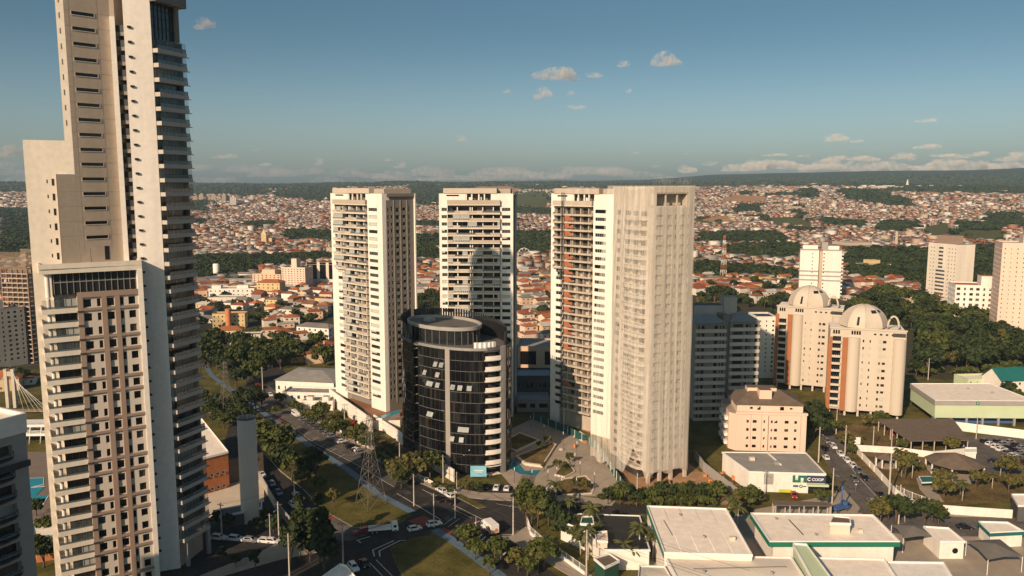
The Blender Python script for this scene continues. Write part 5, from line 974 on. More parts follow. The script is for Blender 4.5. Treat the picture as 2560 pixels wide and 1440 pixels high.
def round_window():
    o = [q for q in bpy.data.objects if q.name == 'garden_hut'][0]; P0, P1 = np.array(G(2350, 1352, 5)), np.array(G(2414, 1352, 5)); q = P0 + (P1 - P0) * .62; m = MB(); a = atan2(*(P1 - P0)[::-1]); m.frame(q[0] - o.location[0], q[1] - o.location[1], a); m.mesh([(.75 * cos(t * pi / 12), .0, 2.3 + .75 * sin(t * pi / 12)) for t in range(24)], [tuple(range(24))], 'glass_black'); m.build('round_window', o)
round_window()
flat('pavilion', 'pale pavilion with a turquoise roof edge at the right edge street', 'pavilion', [(2446, 1302), (2520, 1304), (2560, 1326), (2475, 1330)], 4.5, 'white_render', 'plain_white_roof', fascia='teal', fh=1.2)
flat('pavilion', 'white slab-roofed shed cut off by the right edge', 'pavilion', [(2528, 1234), (2620, 1234), (2620, 1262), (2545, 1262)], 5, 'dark_grey', 'plain_white_roof')
def gable_house(label, pxL, pxR, pyB, dep, rot, h, rh, wall, roof, name='house', cat='house', group=None, hipped=False, seed=0, zb=0, z=None):
    P = G(pxL, pyB) if pxR is not None else pxL; r = radians(rot); w = abs(to_ratio(P, r, pxR, pyB)) if pxR is not None else pyB
    return house(name, label, cat, P[0], P[1], r, w, dep, h, rh, wall, roof, hipped, seed, group, z or zb)
def house(name, label, cat, x, y, r, w, dep, h, rh, wall, roof, hipped, seed, group=None, zb=0):
    b = Bldg(name, label, cat, x, y, r, zb, group); rr = random.Random(seed); m = MB(); fl = 2.9; nf = max(1, int(h / fl + .3)); ops = []; nc = max(2, int(w / 3.2))
    for f in range(nf):
        for k in range(nc):
            c = (k + .5) * w / nc; ww = rr.choice([.6, .8, .5]); ops.append((c - ww, c + ww, f * fl + 1.0, f * fl + 2.1))
    m.facade(0, w, 0, h, ops, .18, wall); d3 = [(1.2, 2.4, 1, 2.1), (dep - 2.6, dep - 1.4, 1, 2.1)] if dep > 6 else []
    for o in ops: b.win((0, 0, 0), *o, .16, rr.choice('dkgbw'))
    m.frame(w, 0, pi / 2); m.facade(0, dep, 0, h, d3, .18, wall); m.frame(0, dep, -pi / 2); m.facade(0, dep, 0, h, d3, .18, wall); m.frame(0, 0, 0); m.face([(w, dep, 0), (0, dep, 0), (0, dep, h), (w, dep, h)], wall)
    for q in ((w, 0, pi / 2), (0, dep, -pi / 2)):
        for o in d3: b.win(q, *o, .16, rr.choice('dkg'))
    b_part = b.part(m, 'wall'); o = .5; m = MB(); c = [(-o, -o), (w + o, -o), (w + o, dep + o), (-o, dep + o)]; z = h - .03
    along = w >= dep; L, S = (w, dep) if along else (dep, w); ins = S * .45 if hipped else -o
    rd = [(ins, dep / 2), (w - ins, dep / 2)] if along else [(w / 2, ins), (w / 2, dep - ins)]
    fs = [(0, 1, 5, 4), (2, 3, 4, 5), (1, 2, 5), (3, 0, 4)] if along else [(1, 2, 5, 4), (3, 0, 4, 5), (0, 1, 4), (2, 3, 5)]
    vs = [(*q, z) for q in c] + [(*q, z + rh) for q in rd]
    if hipped: m.mesh(vs, fs + [(3, 2, 1, 0)], roof)
    else: m.mesh(vs, fs[:2], roof); m.mesh([(a, d_, e - .16) for a, d_, e in vs], [tuple(reversed(f)) for f in fs[:2]], roof); m.mesh([(min(max(a, .01), w - .01), min(max(d_, .01), dep - .01), e - .1) for a, d_, e in vs], fs[2:], wall)
    roofo = b.part(m, 'roof')
    if seed % 3 == 0: m = MB(); m.box(w * .7, w * .7 + .8, dep * .3, dep * .3 + .8, h, h + rh + .9, wall); m.build('chimney', roofo)
    b.done(); return b
gable_house('white gabled house with a green roof at the right edge, behind the mint hall', 2502, 2575, 985, 12, 10, 6, 5, 'white_render', 'teal', seed=2)
block('long_shed', 'pale yellow-green low building left of the green-roofed gable house', 'shed', 2418, 2500, 970, 948, 10, 6, 'mint_wall', 'plain_white_roof', 5, 1, .2, .4, 'd', side=0)
# street of white commercial buildings beyond the boulevard
block('commercial_building', 'long grey-roofed white building right of the dark trees on the boulevard', 'commercial building', 690, 835, 985, 950, 26, -10, 'white_render', 'grey_roof', 9, 1, .3, .3, 'd', side=0, hip=2.2)
block('commercial_building', 'white building with a blue glass hipped roof, nearer the boulevard', 'commercial building', 706, 838, 1005, 980, 10, -6, 'white_render', 'steel', 8, 1, .4, .4, 'g', side=0)
block('commercial_building', 'low stained white building with a blue fascia beside the podium wedge', 'commercial building', 756, 832, 1025, 1002, 9, -4, 'white_render', 'grey_roof', 6, 1, .1, .3, 'd', side=0, core=[(.1, .2, .2, .3, 1.4), (.6, .3, .2, .3, 1.2)])
e_ = Bldg('blue_fascia', 'blue fascia board on the low stained white building', 'fascia', *G(757, 1026)); m = MB(); m.frame(0, 0, radians(-4)); m.box(0, 13.4, -.16, -.09, 2.4, 4.6, 'blue_panel'); e_.part(m, 'board'); bpy.data.objects.remove(e_.root.children[0]); bpy.data.objects.remove(e_.root)
# ---------------------------------------------------------------- landmark buildings of the quarter behind
def blk(*a, **k): return block(*a, **k)
blk('apartment_block', 'yellow apartment block with a round orange stair turret among red roofs', 'apartment block', 532, 613, 822, 785, 9, 6, 'yellow_wall', 'terracotta', 8, 3, .35, .35, 'kd', seed=3, side=1)
def turret():
    x, y = G(572, 824); o = [q for q in bpy.data.objects if q.name.startswith('apartment_block') and 'turret' in q.get('label', '')][0]; m = MB(); m.cyl(x - o.location[0], y - o.location[1], 0, zat(772, y), 1.9, 'orange_wall', 20); l = m.make('stair_turret'); p = place('stair_turret', l, o); p.rotation_euler = (0, 0, -o.rotation_euler[2]); c, s_ = cos(-o.rotation_euler[2]), sin(-o.rotation_euler[2])
turret()
blk('apartment_block', 'cream apartment block with a red tiled roof right of the flat white offices', 'apartment block', 643, 700, 742, 706, 12, -8, 'yellow_wall', 'terracotta', 5, 4, .3, .35, 'kd', seed=5, hip=2.4)
blk('apartment_block', 'square beige block with rows of round-looking dark windows near the factory', 'apartment block', 632, 702, 716, 684, 14, -14, 'peach_wall', 'roof_pale', 7, 6, .4, .45, 'kd', seed=6, core=[(.3, .2, .45, .5, 4)])
blk('apartment_block', 'pinkish double slab with a central stair tower by the black glass box', 'apartment block', 705, 764, 724, 668, 16, -12, 'pink_wall', 'roof_grey', 8, 9, .45, .4, 'gdw', seed=7, core=[(.4, .1, .22, .5, 8)])
blk('office_building', 'cream framed office box with tall black glass bays beside the left slab tower', 'office building', 767, 850, 716, 661, 20, -8, 'cream_render', 'roof_grey', 3, 1, .93, .85, 'k', seed=8, side=0, core=[(.75, .1, .2, .5, 6)])
blk('office_building', 'flat white offices with small windows left of the red-tiled cream block', 'office building', 522, 636, 744, 722, 16, 4, 'white_render', 'roof_pale', 10, 2, .35, .35, 'd', seed=9, core=[(.05, .2, .2, .4, 2.5), (.6, .2, .25, .4, 2.5)])
blk('office_building', 'low cream flat-roofed hall in front of the flat white offices', 'hall', 520, 604, 760, 744, 14, 3, 'cream_render', 'roof_pale', 6, 1, .2, .3, 'd', seed=10)
blk('factory', 'long low grey-roofed factory stretching behind the left quarter', 'factory', 470, 720, 712, 698, 60, 6, 'far_grey', 'roof_grey', 14, 1, .7, .4, 'g', seed=11, side=0)
def silo(): 
    x, y = G(531, 700); b = Bldg('silo', 'white cylindrical silo standing on the far factory', 'silo', x, y + 12); m = MB(); h = zat(662, y); m.lathe(0, 0, [(3.2, 0), (3.2, h - .8), (2.6, h), (0, h)], 'white_render', 20); b.part(m, 'tank'); b.done()
silo()
blk('house', 'large white house with a long dark pitched roof above the tree belt', 'house', 742, 822, 842, 815, 10, -20, 'white_render', 'roof_grey', 6, 2, .3, .4, 'dk', seed=12, hip=2)
blk('house', 'grey-blue flat-roofed terraced house with five dark windows above the trees', 'house', 575, 652, 866, 838, 9, 8, 'far_white', 'roof_grey', 5, 2, .5, .4, 'kd', seed=13)
blk('house', 'beige twin-gabled house left of the white terraced one', 'house', 543, 606, 850, 826, 9, 10, 'yellow_wall', 'roof_orange', 5, 2, .3, .35, 'kd', seed=14, hip=2)
# far landmarks
def far_tower(name, label, cat, px, pyB, w_px, pyT, wall, D=None, group=None):
    for d in np.arange(900, 9000, 20.):
        x = (px - 1280) / F / (cos(PITCH) + (720 - pyB) / F * sin(PITCH)) * d; z = h1(x, d)
        if to_px(x, d, z)[1] <= pyB: break
    w = w_px / F * d; h = max(8, zat(pyT, d) - z); b = Bldg(name, label, cat, x, d, .2, z - 1, group); m = MB(); m.box(-w / 2, w / 2, 0, w * .8, 0, h, wall, 'roof_grey'); m.box(-w * .2, w * .2, w * .2, w * .6, h + .01, h + 4, wall); b.part(m, 'wall'); m = MB()
    n = max(4, int(h / 3.5)); 
    for k in range(3):
        for i in range(n): m.face([(-w * .4 + k * w * .3, -.1, i * h / n + h / n * .3), (-w * .22 + k * w * .3, -.1, i * h / n + h / n * .3), (-w * .22 + k * w * .3, -.1, i * h / n + h / n * .75), (-w * .4 + k * w * .3, -.1, i * h / n + h / n * .75)], 'glass_grey')
    tag(b.part(m, 'window'), kind='stuff'); b.done()
for i, (px, w, t) in enumerate([(487, 10, 486), (504, 9, 485), (520, 8, 487), (534, 11, 486), (560, 9, 485), (572, 12, 486)]): far_tower('far_tower', f'pale far tower, {["leftmost", "second", "third", "fourth", "fifth", "last"][i]} of the cluster on the horizon right of the skyscraper', 'tower', px, 505, w, t, 'far_cream', group='tower cluster on the horizon')
far_tower('far_tower', 'grey-white far block standing in front of the horizon tower cluster', 'tower', 583, 516, 14, 492, 'far_white'); far_tower('far_tower', 'single pale tower far behind the left suburb slope', 'tower', 628, 502, 10, 490, 'far_white'); far_tower('far_tower', 'small pale tower just left of the podium slab tower on the horizon', 'tower', 815, 505, 9, 495, 'far_white'); far_tower('far_tower', 'pale mid-rise rising from the middle of the left suburb', 'tower', 686, 532, 14, 520, 'far_white'); far_tower('far_block', 'long cream barracks-like block on the right-hand hillside', 'block', 2000, 530, 60, 519, 'far_cream'); far_tower('far_block', 'broad white shed on the ridge under the forested mountain', 'shed', 2235, 474, 52, 465, 'far_white'); far_tower('far_tower', 'white far tower on the right-hand hill crest', 'tower', 1925, 475, 8, 465, 'far_white')
far_tower('factory', 'long cream factory front beyond the white twin tower', 'factory', 2170, 630, 170, 618, 'far_cream'); far_tower('commercial_building', 'large cream hall in front of the right-hand wood', 'hall', 2195, 692, 70, 672, 'yellow_wall')
def far_pt(px, pyB):
    for d in np.arange(500, 9000, 10.):
        x = (px - 1280) / F / (cos(PITCH) + (720 - pyB) / F * sin(PITCH)) * d; z = h1(x, d)
        if to_px(x, d, z)[1] <= pyB: return x, d, z
def church():
    x, y, z = far_pt(661, 612); b = Bldg('church', 'yellow church with a pointed front tower in the left suburb', 'church', x, y, .1, z); m = MB(); m.box(-4, 12, 0, 26, 0, 11, 'yellow_wall', 'roof_orange'); b.part(m, 'nave'); m = MB(); m.box(-4, 4, -4, 3.9, 0, 17, 'yellow_wall'); m.mesh([(-4, -4, 17), (4, -4, 17), (4, 3.9, 17), (-4, 3.9, 17), (0, 0, 26)], [(0, 1, 4), (1, 2, 4), (2, 3, 4), (3, 0, 4)], 'yellow_wall'); b.part(m, 'tower'); b.done()
    x, y, z = far_pt(818, 640); b = Bldg('chimney', 'slender brick factory chimney just left of the podium tower', 'chimney', x, y, 0, z); m = MB(); m.cyl(0, 0, 0, zat(610, y) - z, 1.8, 'far_brick', 12, 1.2); b.part(m, 'shaft'); b.done()
    x, y, z = far_pt(2240, 622); b = Bldg('chimney', 'tall cream chimney rising from the wood beyond the white twin tower', 'chimney', x, y, 0, z); m = MB(); m.cyl(0, 0, 0, zat(578, y) - z, 2.6, 'far_cream', 12, 2.2); b.part(m, 'shaft'); b.done()
    x, y, z = far_pt(2268, 470); b = Bldg('monument', 'thin white needle monument on the ridge at the right', 'monument', x, y, 0, z); m = MB(); m.cyl(0, 0, 0, zat(449, y) - z, 9, 'far_white', 10, 2); b.part(m, 'needle'); b.done()
    x, y, z = far_pt(1310, 655); h = zat(620, y) - z; R_ = h * .46; b = Bldg('ferris_wheel', 'small white ferris wheel between the square-on tower and the unfinished one', 'ferris wheel', x, y, .2, z); m = MB(); cz = h - R_; P_ = [(R_ * cos(t * pi / 10), 0, cz + R_ * sin(t * pi / 10)) for t in range(21)]; m.tube(P_, .35, 'white_paint', 5)
    for p in P_[:20:2]: m.tube([(0, 0, cz), p], .16, 'white_paint', 4)
    b.part(m, 'wheel'); m = MB(); m.tube([(-6, 1, 0), (0, 1, cz), (6, 1, 0)], .4, 'white_paint', 5); b.part(m, 'support')
    for i in range(10): m = MB(); m.box(-.7, .7, -.7, .7, -1.6, 0, 'far_white'); m.build('gondola', b.root, R_ * cos(i * pi / 5), -.4, cz + R_ * sin(i * pi / 5))
    b.done()
    x, y, z = far_pt(1808, 700); h = zat(588, y) - z; b = Bldg('radio_mast', 'red and white lattice radio mast beside the netted tower', 'radio mast', x, y, .3, z)
    for i in range(9):
        m = MB(); z0, z1 = h * i / 9, h * (i + 1) / 9; r0, r1 = 2.4 - 1.7 * i / 9, 2.4 - 1.7 * (i + 1) / 9; q = 'roof_orange' if i % 2 == 0 else 'white_paint'
        for a, c in ((-1, -1), (1, -1), (1, 1), (-1, 1)): m.tube([(a * r0, c * r0, z0), (a * r1, c * r1, z1)], .22, q, 4)
        for a, c, d, e in ((-1, -1, 1, -1), (1, -1, 1, 1), (1, 1, -1, 1), (-1, 1, -1, -1)): m.tube([(a * r0, c * r0, z0), (d * r1, e * r1, z1)], .13, q, 4); m.tube([(a * r1, c * r1, z1), (d * r1, e * r1, z1)], .13, q, 4)
        b.part(m, 'mast_section')
    b.done()
church()
# two towers that stand just outside the view and throw the shadows on the street corner
def outside(label, x, y, rot, w, d, h):
    b = Bldg('apartment_tower', label, 'apartment tower', x, y, rot); m = MB(); rows = [(2 + i * 3.1, 3.4 + i * 3.1) for i in range(int(h / 3.1) - 1)]; ops = grid_ops([(w * k / 5 + 1, w * k / 5 + 2.6) for k in range(5)], rows); m.facade(0, w, 0, h, ops, .3, 'white_render')
    for o in ops: b.win((0, 0, 0), *o, .28, R.choice('dgk'))
    m.box(.02, w - .02, .35, d, 0, h - .1, 'white_render', 'grey_roof'); b.part(m, 'wall'); b.done()
outside('cream apartment tower outside the view whose shadow darkens the lower street', -130, 94, .45, 27, 14, 51); outside('narrow wing of the shaded grey tower, outside the view', -87, 90, radians(62), 16, 6, 60)
# ---------------------------------------------------------------- houses of the town
def spell(n):
    a = 'zeroth first second third fourth fifth sixth seventh eighth ninth tenth eleventh twelfth thirteenth fourteenth fifteenth sixteenth seventeenth eighteenth nineteenth'.split(); t = ['', '', 'twenty', 'thirty', 'forty', 'fifty', 'sixty', 'seventy', 'eighty', 'ninety']; e = ['', '', 'twentieth', 'thirtieth', 'fortieth', 'fiftieth', 'sixtieth', 'seventieth', 'eightieth', 'ninetieth']
    if n >= 100: return 'hundred-and-' + spell(n - 100) if n > 100 else 'hundredth'
    return a[n] if n < 20 else (e[n // 10] if n % 10 == 0 else t[n // 10] + '-' + a[n % 10])
QUARTER = [[(498, 752), (520, 762), (640, 744), (830, 712), (830, 838), (740, 858), (664, 852), (640, 826), (618, 820), (618, 780), (520, 780)], [(700, 868), (830, 858), (830, 932), (770, 925), (735, 905)], [(1030, 660), (1095, 660), (1095, 742), (1030, 742)], [(1292, 644), (1378, 644), (1378, 850), (1292, 850)], [(1738, 664), (1990, 690), (1995, 725), (1880, 760), (1740, 770)], [(2125, 655), (2315, 655), (2315, 700), (2190, 716), (2125, 700)], [(0, 930), (80, 930), (80, 1000), (0, 1000)], [(492, 770), (530, 782), (530, 830), (492, 830)]]
HIDE = [(75, 350, 500, 1440), (826, 478, 1028, 1000), (1094, 478, 1292, 1040), (1376, 478, 1742, 1200), (1738, 740, 1890, 1050), (1945, 735, 2275, 1050), (1994, 605, 2124, 745), (2312, 590, 2432, 760), (2485, 600, 2560, 840), (630, 672, 705, 742), (705, 655, 850, 718), (520, 718, 640, 762), (530, 772, 655, 866), (740, 800, 825, 845), (470, 690, 640, 714), (1375, 1050, 1376, 1051)]
rg = np.random.default_rng(5)
def lattice(D0, D1, step, seed):
    xs = np.arange(-D1 * .8, D1 * .8, step); ys = np.arange(max(D0 * .5, 100), D1, step); X, Y = np.meshgrid(xs, ys); X = X.ravel(); Y = Y.ravel()
    th = np.where(vnoise(X, Y, 700, seed) > .5, .42, -.35); c, s = np.cos(th), np.sin(th); u = X * c + Y * s; v = -X * s + Y * c
    keep = (np.mod(v, step * 5) > step * .9) & (np.mod(u, step * 11) > step * .8); X = X + (rg.random(X.shape) - .5) * step * .35; Y = Y + (rg.random(Y.shape) - .5) * step * .35
    D = np.hypot(X, Y); k = keep & (D >= D0) & (D < D1) & (np.abs(X / np.maximum(Y, 1)) < .74); return X[k], Y[k], th[k]
parts_ = [lattice(430, 900, 11.8, 41), lattice(900, 1700, 12.0, 41), lattice(1700, 2800, 13.0, 41), lattice(2800, 5600, 19, 41)]
HX = np.concatenate([p[0] for p in parts_]); HY = np.concatenate([p[1] for p in parts_]); HT = np.concatenate([p[2] for p in parts_]); HZ = hgt(HX, HY); PX, PY = to_px(HX, HY, HZ); HD = np.hypot(HX, HY)
cv = cover(HX, HY, HZ); ok = (cv == 0) & (rg.random(len(HX)) > .10)
nearq = HD < 1150; inq = np.zeros(len(HX), bool)
for p in QUARTER: inq |= in_poly(PX, PY, p)
hid = np.zeros(len(HX), bool)
for a, c, d, e in HIDE: hid |= (PX > a) & (PX < d) & (PY > c) & (PY < e)
bldg_near = [(o.location[0], o.location[1]) for o in bpy.data.objects if o.parent is None and o.type == 'EMPTY' and 350 < o.location[1] < 1300]
ok &= ~((HD < 720) & ~inq)
for bx, by in bldg_near:
    ok &= ~((np.abs(HX - bx - 9) < 17) & (np.abs(HY - by - 8) < 13))
vis = ok & ~hid & (PX > -40) & (PX < 2600); order = np.argsort(HD + 1e6 * ~vis); ind = [i for i in order[:285] if vis[i]]
WALLS = ['white_render', 'cream_render', 'yellow_wall', 'peach_wall', 'far_white', 'far_grey', 'pink_wall']; ROOFS = ['roof_red', 'roof_orange', 'roof_orange', 'roof_red', 'roof_brown', 'roof_grey', 'roof_pale']
WN = dict(white_render='white', cream_render='cream', yellow_wall='yellowish', peach_wall='peach', far_white='off-white', far_grey='grey', pink_wall='pinkish'); RN = dict(roof_red='dark red', roof_orange='orange-red', roof_brown='brown', roof_grey='grey', roof_pale='pale')
zones = [('between skyscraper and podium tower', 480, 830), ('in the gap between cream towers', 1026, 1097), ('between square-on tower and unfinished tower', 1290, 1380), ('right of the netted tower', 1736, 2000), ('right of the white twin tower', 2000, 2700), ('left of the skyscraper', -100, 480)]
bz = {z[0]: [] for z in zones}
for i in ind:
    for z, a, c in zones:
        if a <= PX[i] < c: bz[z].append(i); break
for z, L in bz.items():
    L.sort(key=lambda i: PX[i])
    for k, i in enumerate(L):
        r2 = random.Random(int(i)); wl = r2.choice(WALLS); rf = r2.choice(ROOFS); fl2 = r2.random() < .5; w = r2.uniform(8, 12); d = r2.uniform(7, 10); h = 6.0 if fl2 else 3.4; hipd = r2.random() < .6; flatr = r2.random() < .16; ang = HT[i] + r2.choice([0, pi / 2, 0, pi]) + r2.uniform(-.06, .06); c, s = cos(ang), sin(ang); x, y = HX[i] - w / 2 * c + d / 2 * s, HY[i] - w / 2 * s - d / 2 * c
        lab = f"{WN[wl]} {'two-storey' if fl2 else 'low'} house, {RN[rf]} roof, {spell(k + 1)} from left {z}"
        if HD[i] < 700: house('house', lab, 'house', float(x), float(y), float(ang), w, d, h, 0.02 if flatr else r2.uniform(1.4, 2.2), wl, rf, hipd, int(i) % 97, 'houses of the town', float(HZ[i]))
        else:
            b = Bldg('house', lab, 'house', float(x), float(y), float(ang), float(HZ[i]) - .3, 'houses of the town'); m = MB(); m.box(0, w, 0, d, 0, h + .3, wl)
            for q in range(3): m.face([(w * (.15 + q * .3), -.03, 1.4), (w * (.3 + q * .3), -.03, 1.4), (w * (.3 + q * .3), -.03, 2.6), (w * (.15 + q * .3), -.03, 2.6)], 'glass_dark')
            if fl2: m.box(w, w + 3, 1, d - 1, 0, 3.2, wl, rf)
            b.part(m, 'wall'); m = MB(); o = .5; ins = d * .45 if hipd else 0; rh = .3 if flatr else 1.9; m.mesh([(-o, -o, h + .31), (w + o, -o, h + .31), (w + o, d + o, h + .31), (-o, d + o, h + .31), (ins - (0 if hipd else o), d / 2, h + .3 + rh), (w - ins + (0 if hipd else o), d / 2, h + .3 + rh)], [(0, 1, 5, 4), (2, 3, 4, 5), (1, 2, 5), (3, 0, 4), (3, 2, 1, 0)], rf); b.part(m, 'roof'); b.done()
rest = ok.copy(); rest[ind] = False; rest &= ~((HD < 720) & hid); idx = np.nonzero(rest)[0]
def town(idx):
    n = len(idx); x, y, z, t, D = HX[idx], HY[idx], HZ[idx], HT[idx] + np.where(rg.random(n) > .5, pi / 2, 0), HD[idx]; big = rg.random(n) < .035; far = D > 2800
    w = np.where(big, rg.uniform(14, 22, n), rg.uniform(7.5, 11.5, n)) * np.where(far, 1.4, 1); d = np.where(big, rg.uniform(10, 13, n), rg.uniform(7, 10.5, n)) * np.where(far, 1.4, 1); h = np.where(big, rg.choice([6, 9, 12.], n), rg.choice([3.3, 3.6, 6.2, 6.6], n)); kind = rg.random(n); kind = np.where(big, .1, kind); rh = np.where(kind < .14, .15, rg.uniform(1.3, 2.2, n)); hip = kind > .55; ins = np.where(hip, d * .45, 0)
    c, s = np.cos(t), np.sin(t); o = np.where(kind < .14, 0.0, .45)
    def P(a, b, e): return np.stack([x + a * c - b * s, y + a * s + b * c, z + e], -1)
    W2, D2 = w / 2, d / 2; wo, do = W2 + o, D2 + o; zz = np.zeros(n)
    V = np.stack([P(-W2, -D2, zz - 3), P(W2, -D2, zz - 3), P(W2, D2, zz - 3), P(-W2, D2, zz - 3), P(-W2, -D2, h), P(W2, -D2, h), P(W2, D2, h), P(-W2, D2, h), P(-wo, -do, h - .05), P(wo, -do, h - .05), P(wo, do, h - .05), P(-wo, do, h - .05), P(-wo + ins, zz, h + rh), P(wo - ins, zz, h + rh)], 1)
    fq = np.array([[0, 1, 5, 4], [1, 2, 6, 5], [2, 3, 7, 6], [3, 0, 4, 7], [8, 9, 13, 12], [10, 11, 12, 13]]); ft = np.array([[9, 10, 13], [11, 8, 12]])
    base = (np.arange(n) * 14)[:, None, None]; Q = (base + fq).reshape(-1, 4); T = (base + ft).reshape(-1, 3); wm = np.array([0, 0, 1, 1, 2, 3, 0, 4]); rm = np.array([5, 5, 6, 7, 7, 8, 9]); wmi = wm[rg.integers(0, 8, n)]; rmi = rm[rg.integers(0, 7, n)]; rmi = np.where(big | (kind < .14), np.where(rg.random(n) < .5, 8, 9), rmi)
    mq = np.repeat(wmi[:, None], 6, 1); mq[:, 4:] = rmi[:, None]; mt = np.repeat(np.where(hip, rmi, wmi)[:, None], 2, 1); co = V.reshape(-1, 3)
    # dark window strips on the nearer ones
    nr = np.nonzero(D < 1500)[0]; ex = []
    for a, b in ((.12, .3), (.42, .6), (.72, .88)):
        for e0, e1 in ((1.1, 2.2),): q = np.stack([P(-W2 + w * a, -D2 - .05, zz + e0), P(-W2 + w * b, -D2 - .05, zz + e0), P(-W2 + w * b, -D2 - .05, zz + e1), P(-W2 + w * a, -D2 - .05, zz + e1)], 1)[nr]; ex.append(q.reshape(-1, 3)); q = np.stack([P(-W2 - .05, D2 - d * a, zz + e0), P(-W2 - .05, D2 - d * b, zz + e0), P(-W2 - .05, D2 - d * b, zz + e1), P(-W2 - .05, D2 - d * a, zz + e1)], 1)[nr]; ex.append(q.reshape(-1, 3))
    E = np.concatenate(ex); nb = len(co); co = np.concatenate([co, E]); EQ = nb + np.arange(len(E)).reshape(-1, 4); Q = np.concatenate([Q, EQ]); mq = np.concatenate([mq.ravel(), np.full(len(EQ), 10)])
    me = bpy.data.meshes.new('town_houses'); me.vertices.add(len(co)); me.vertices.foreach_set('co', co.ravel()); lo = np.concatenate([Q.ravel(), T.ravel()]); me.loops.add(len(lo)); me.loops.foreach_set('vertex_index', lo.astype(np.int32)); me.polygons.add(len(Q) + len(T))
    me.polygons.foreach_set('loop_start', np.concatenate([np.arange(len(Q)) * 4, len(Q) * 4 + np.arange(len(T)) * 3])); me.polygons.foreach_set('loop_total', np.concatenate([np.full(len(Q), 4), np.full(len(T), 3)]))
    for q in ('far_white', 'far_cream', 'far_tan', 'far_grey', 'far_brick', 'roof_red', 'roof_orange', 'roof_brown', 'roof_grey', 'roof_pale', 'glass_dark'): me.materials.append(M[q])
    me.polygons.foreach_set('material_index', np.concatenate([mq, mt.ravel()]).astype(np.int32)); me.update(calc_edges=True); me.validate()
    tag(place('town_houses', me), 'far-off mass of red-roofed houses spreading over the plain and hills', 'town', kind='stuff')
town(idx); print('houses', len(ind), len(idx))
# ---------------------------------------------------------------- trees
def leafy(mb, n, cen, rad, m, seed, size=.5, clumps=28, zsq=1.0):
    r = np.random.default_rng(seed); d = r.normal(size=(clumps, 3)); d /= np.linalg.norm(d, axis=1)[:, None]; d[:, 2] = np.where(d[:, 2] < -.35, -d[:, 2], d[:, 2]); cc = d * (r.random((clumps, 1)) ** .45) * np.array(rad) * .86; cr = r.uniform(.22, .42, clumps) * max(rad[0], rad[1])
    k = r.integers(0, clumps, n); q = r.normal(size=(n, 3)); q /= np.linalg.norm(q, axis=1)[:, None]; p = cc[k] + q * (r.random((n, 1)) ** .4) * cr[k][:, None] * np.array([1, 1, .75]) + np.array(cen)
    nr = q * .7 + r.normal(size=(n, 3)) * .5 + np.array([0, 0, .35]); nr /= np.linalg.norm(nr, axis=1)[:, None]; u = np.cross(nr, r.normal(size=(n, 3))); u /= np.linalg.norm(u, axis=1)[:, None]; w = np.cross(nr, u); s = size * r.uniform(.6, 1.35, n)[:, None]
    v = np.stack([p - u * s - w * s * .6, p + u * s - w * s * .6, p + u * s * .7 + w * s * .7, p - u * s * .7 + w * s * .7], 1); mb.mesh([tuple(t) for t in v.reshape(-1, 3)], [tuple(range(i * 4, i * 4 + 4)) for i in range(n)], m); return cc + np.array(cen)
TN = dict(broad='broadleaf_tree', tall='tall_tree', sparse='young_tree', bush='bush', great='large_tree', cone='conifer')
def tree_proto(label, kind, leaf, seed, n=900):
    e = empty(TN[kind], label, TN[kind].replace('_', ' '), 0, -500 - seed * 20, 0); t = MB(); c = MB(); rr = random.Random(seed)
    H, Rr, th = {'broad': (9, 4.6, 2.6), 'tall': (13, 3.6, 3), 'sparse': (7.5, 3.0, 2.6), 'bush': (2.6, 1.7, .4), 'great': (15, 7.2, 1.6), 'cone': (15, 3.4, 2)}[kind]; cz = (H + th) / 2
    if kind == 'cone':
        cc = leafy(c, n // 2, (0, 0, th + 3.6), (Rr, Rr, 4), leaf, seed, .55); leafy(c, n // 3, (0, 0, th + 7.5), (Rr * .65, Rr * .65, 3), leaf, seed + 1, .5); leafy(c, n // 5, (0, 0, H - 1.6), (Rr * .35, Rr * .35, 2), leaf, seed + 2, .45)
    else: cc = leafy(c, n, (0, 0, cz), (Rr, Rr, (H - th) / 2), leaf, seed, .34 + Rr * .05, 14 if kind == 'sparse' else 30)
    t.tube([(0, 0, -.2), (rr.uniform(-.2, .2), .1, th), (rr.uniform(-.3, .3), 0, cz)], [Rr * .07, Rr * .055, Rr * .03], 'trunk', 6)
    for q in cc[:9]: t.tube([(0, 0, th * .85), (q[0] * .4, q[1] * .4, th + (q[2] - th) * .5), tuple(q)], [Rr * .035, Rr * .025, Rr * .01], 'trunk', 4)
    t.build('trunk', e); c.build('crown', e); return e
def palm_proto(label, seed, h):
    e = empty('palm_tree', label, 'palm tree', 0, -900 - seed * 20, 0); m = MB(); m.tube([(0, 0, -.2), (.15, .1, h * .5), (.1, 0, h)], [.22, .16, .14], 'pole_concrete', 6); m.build('trunk', e); c = MB(); rr = random.Random(seed)
    for i in range(18):
        a = i * 2.4 + rr.uniform(-.2, .2); up = rr.uniform(-.2, .9); L = rr.uniform(2.2, 3.0); pts = []
        for k in range(6): s = k / 5; pts.append((cos(a) * L * s, sin(a) * L * s, h + up * L * s - 1.5 * s * s * L * .5))
        for k in range(5):
            for sd in (-1, 1):
                w0, w1 = .5 * sin(pi * (k + .3) / 5.6), .5 * sin(pi * (k + 1.3) / 5.6); p, q = pts[k], pts[k + 1]; nx, ny = -sin(a) * sd, cos(a) * sd; c.face([p, q, (q[0] + nx * w1, q[1] + ny * w1, q[2] - w1 * .6), (p[0] + nx * w0, p[1] + ny * w0, p[2] - w0 * .6)], 'palm_leaf')
    c.build('crown', e); return e
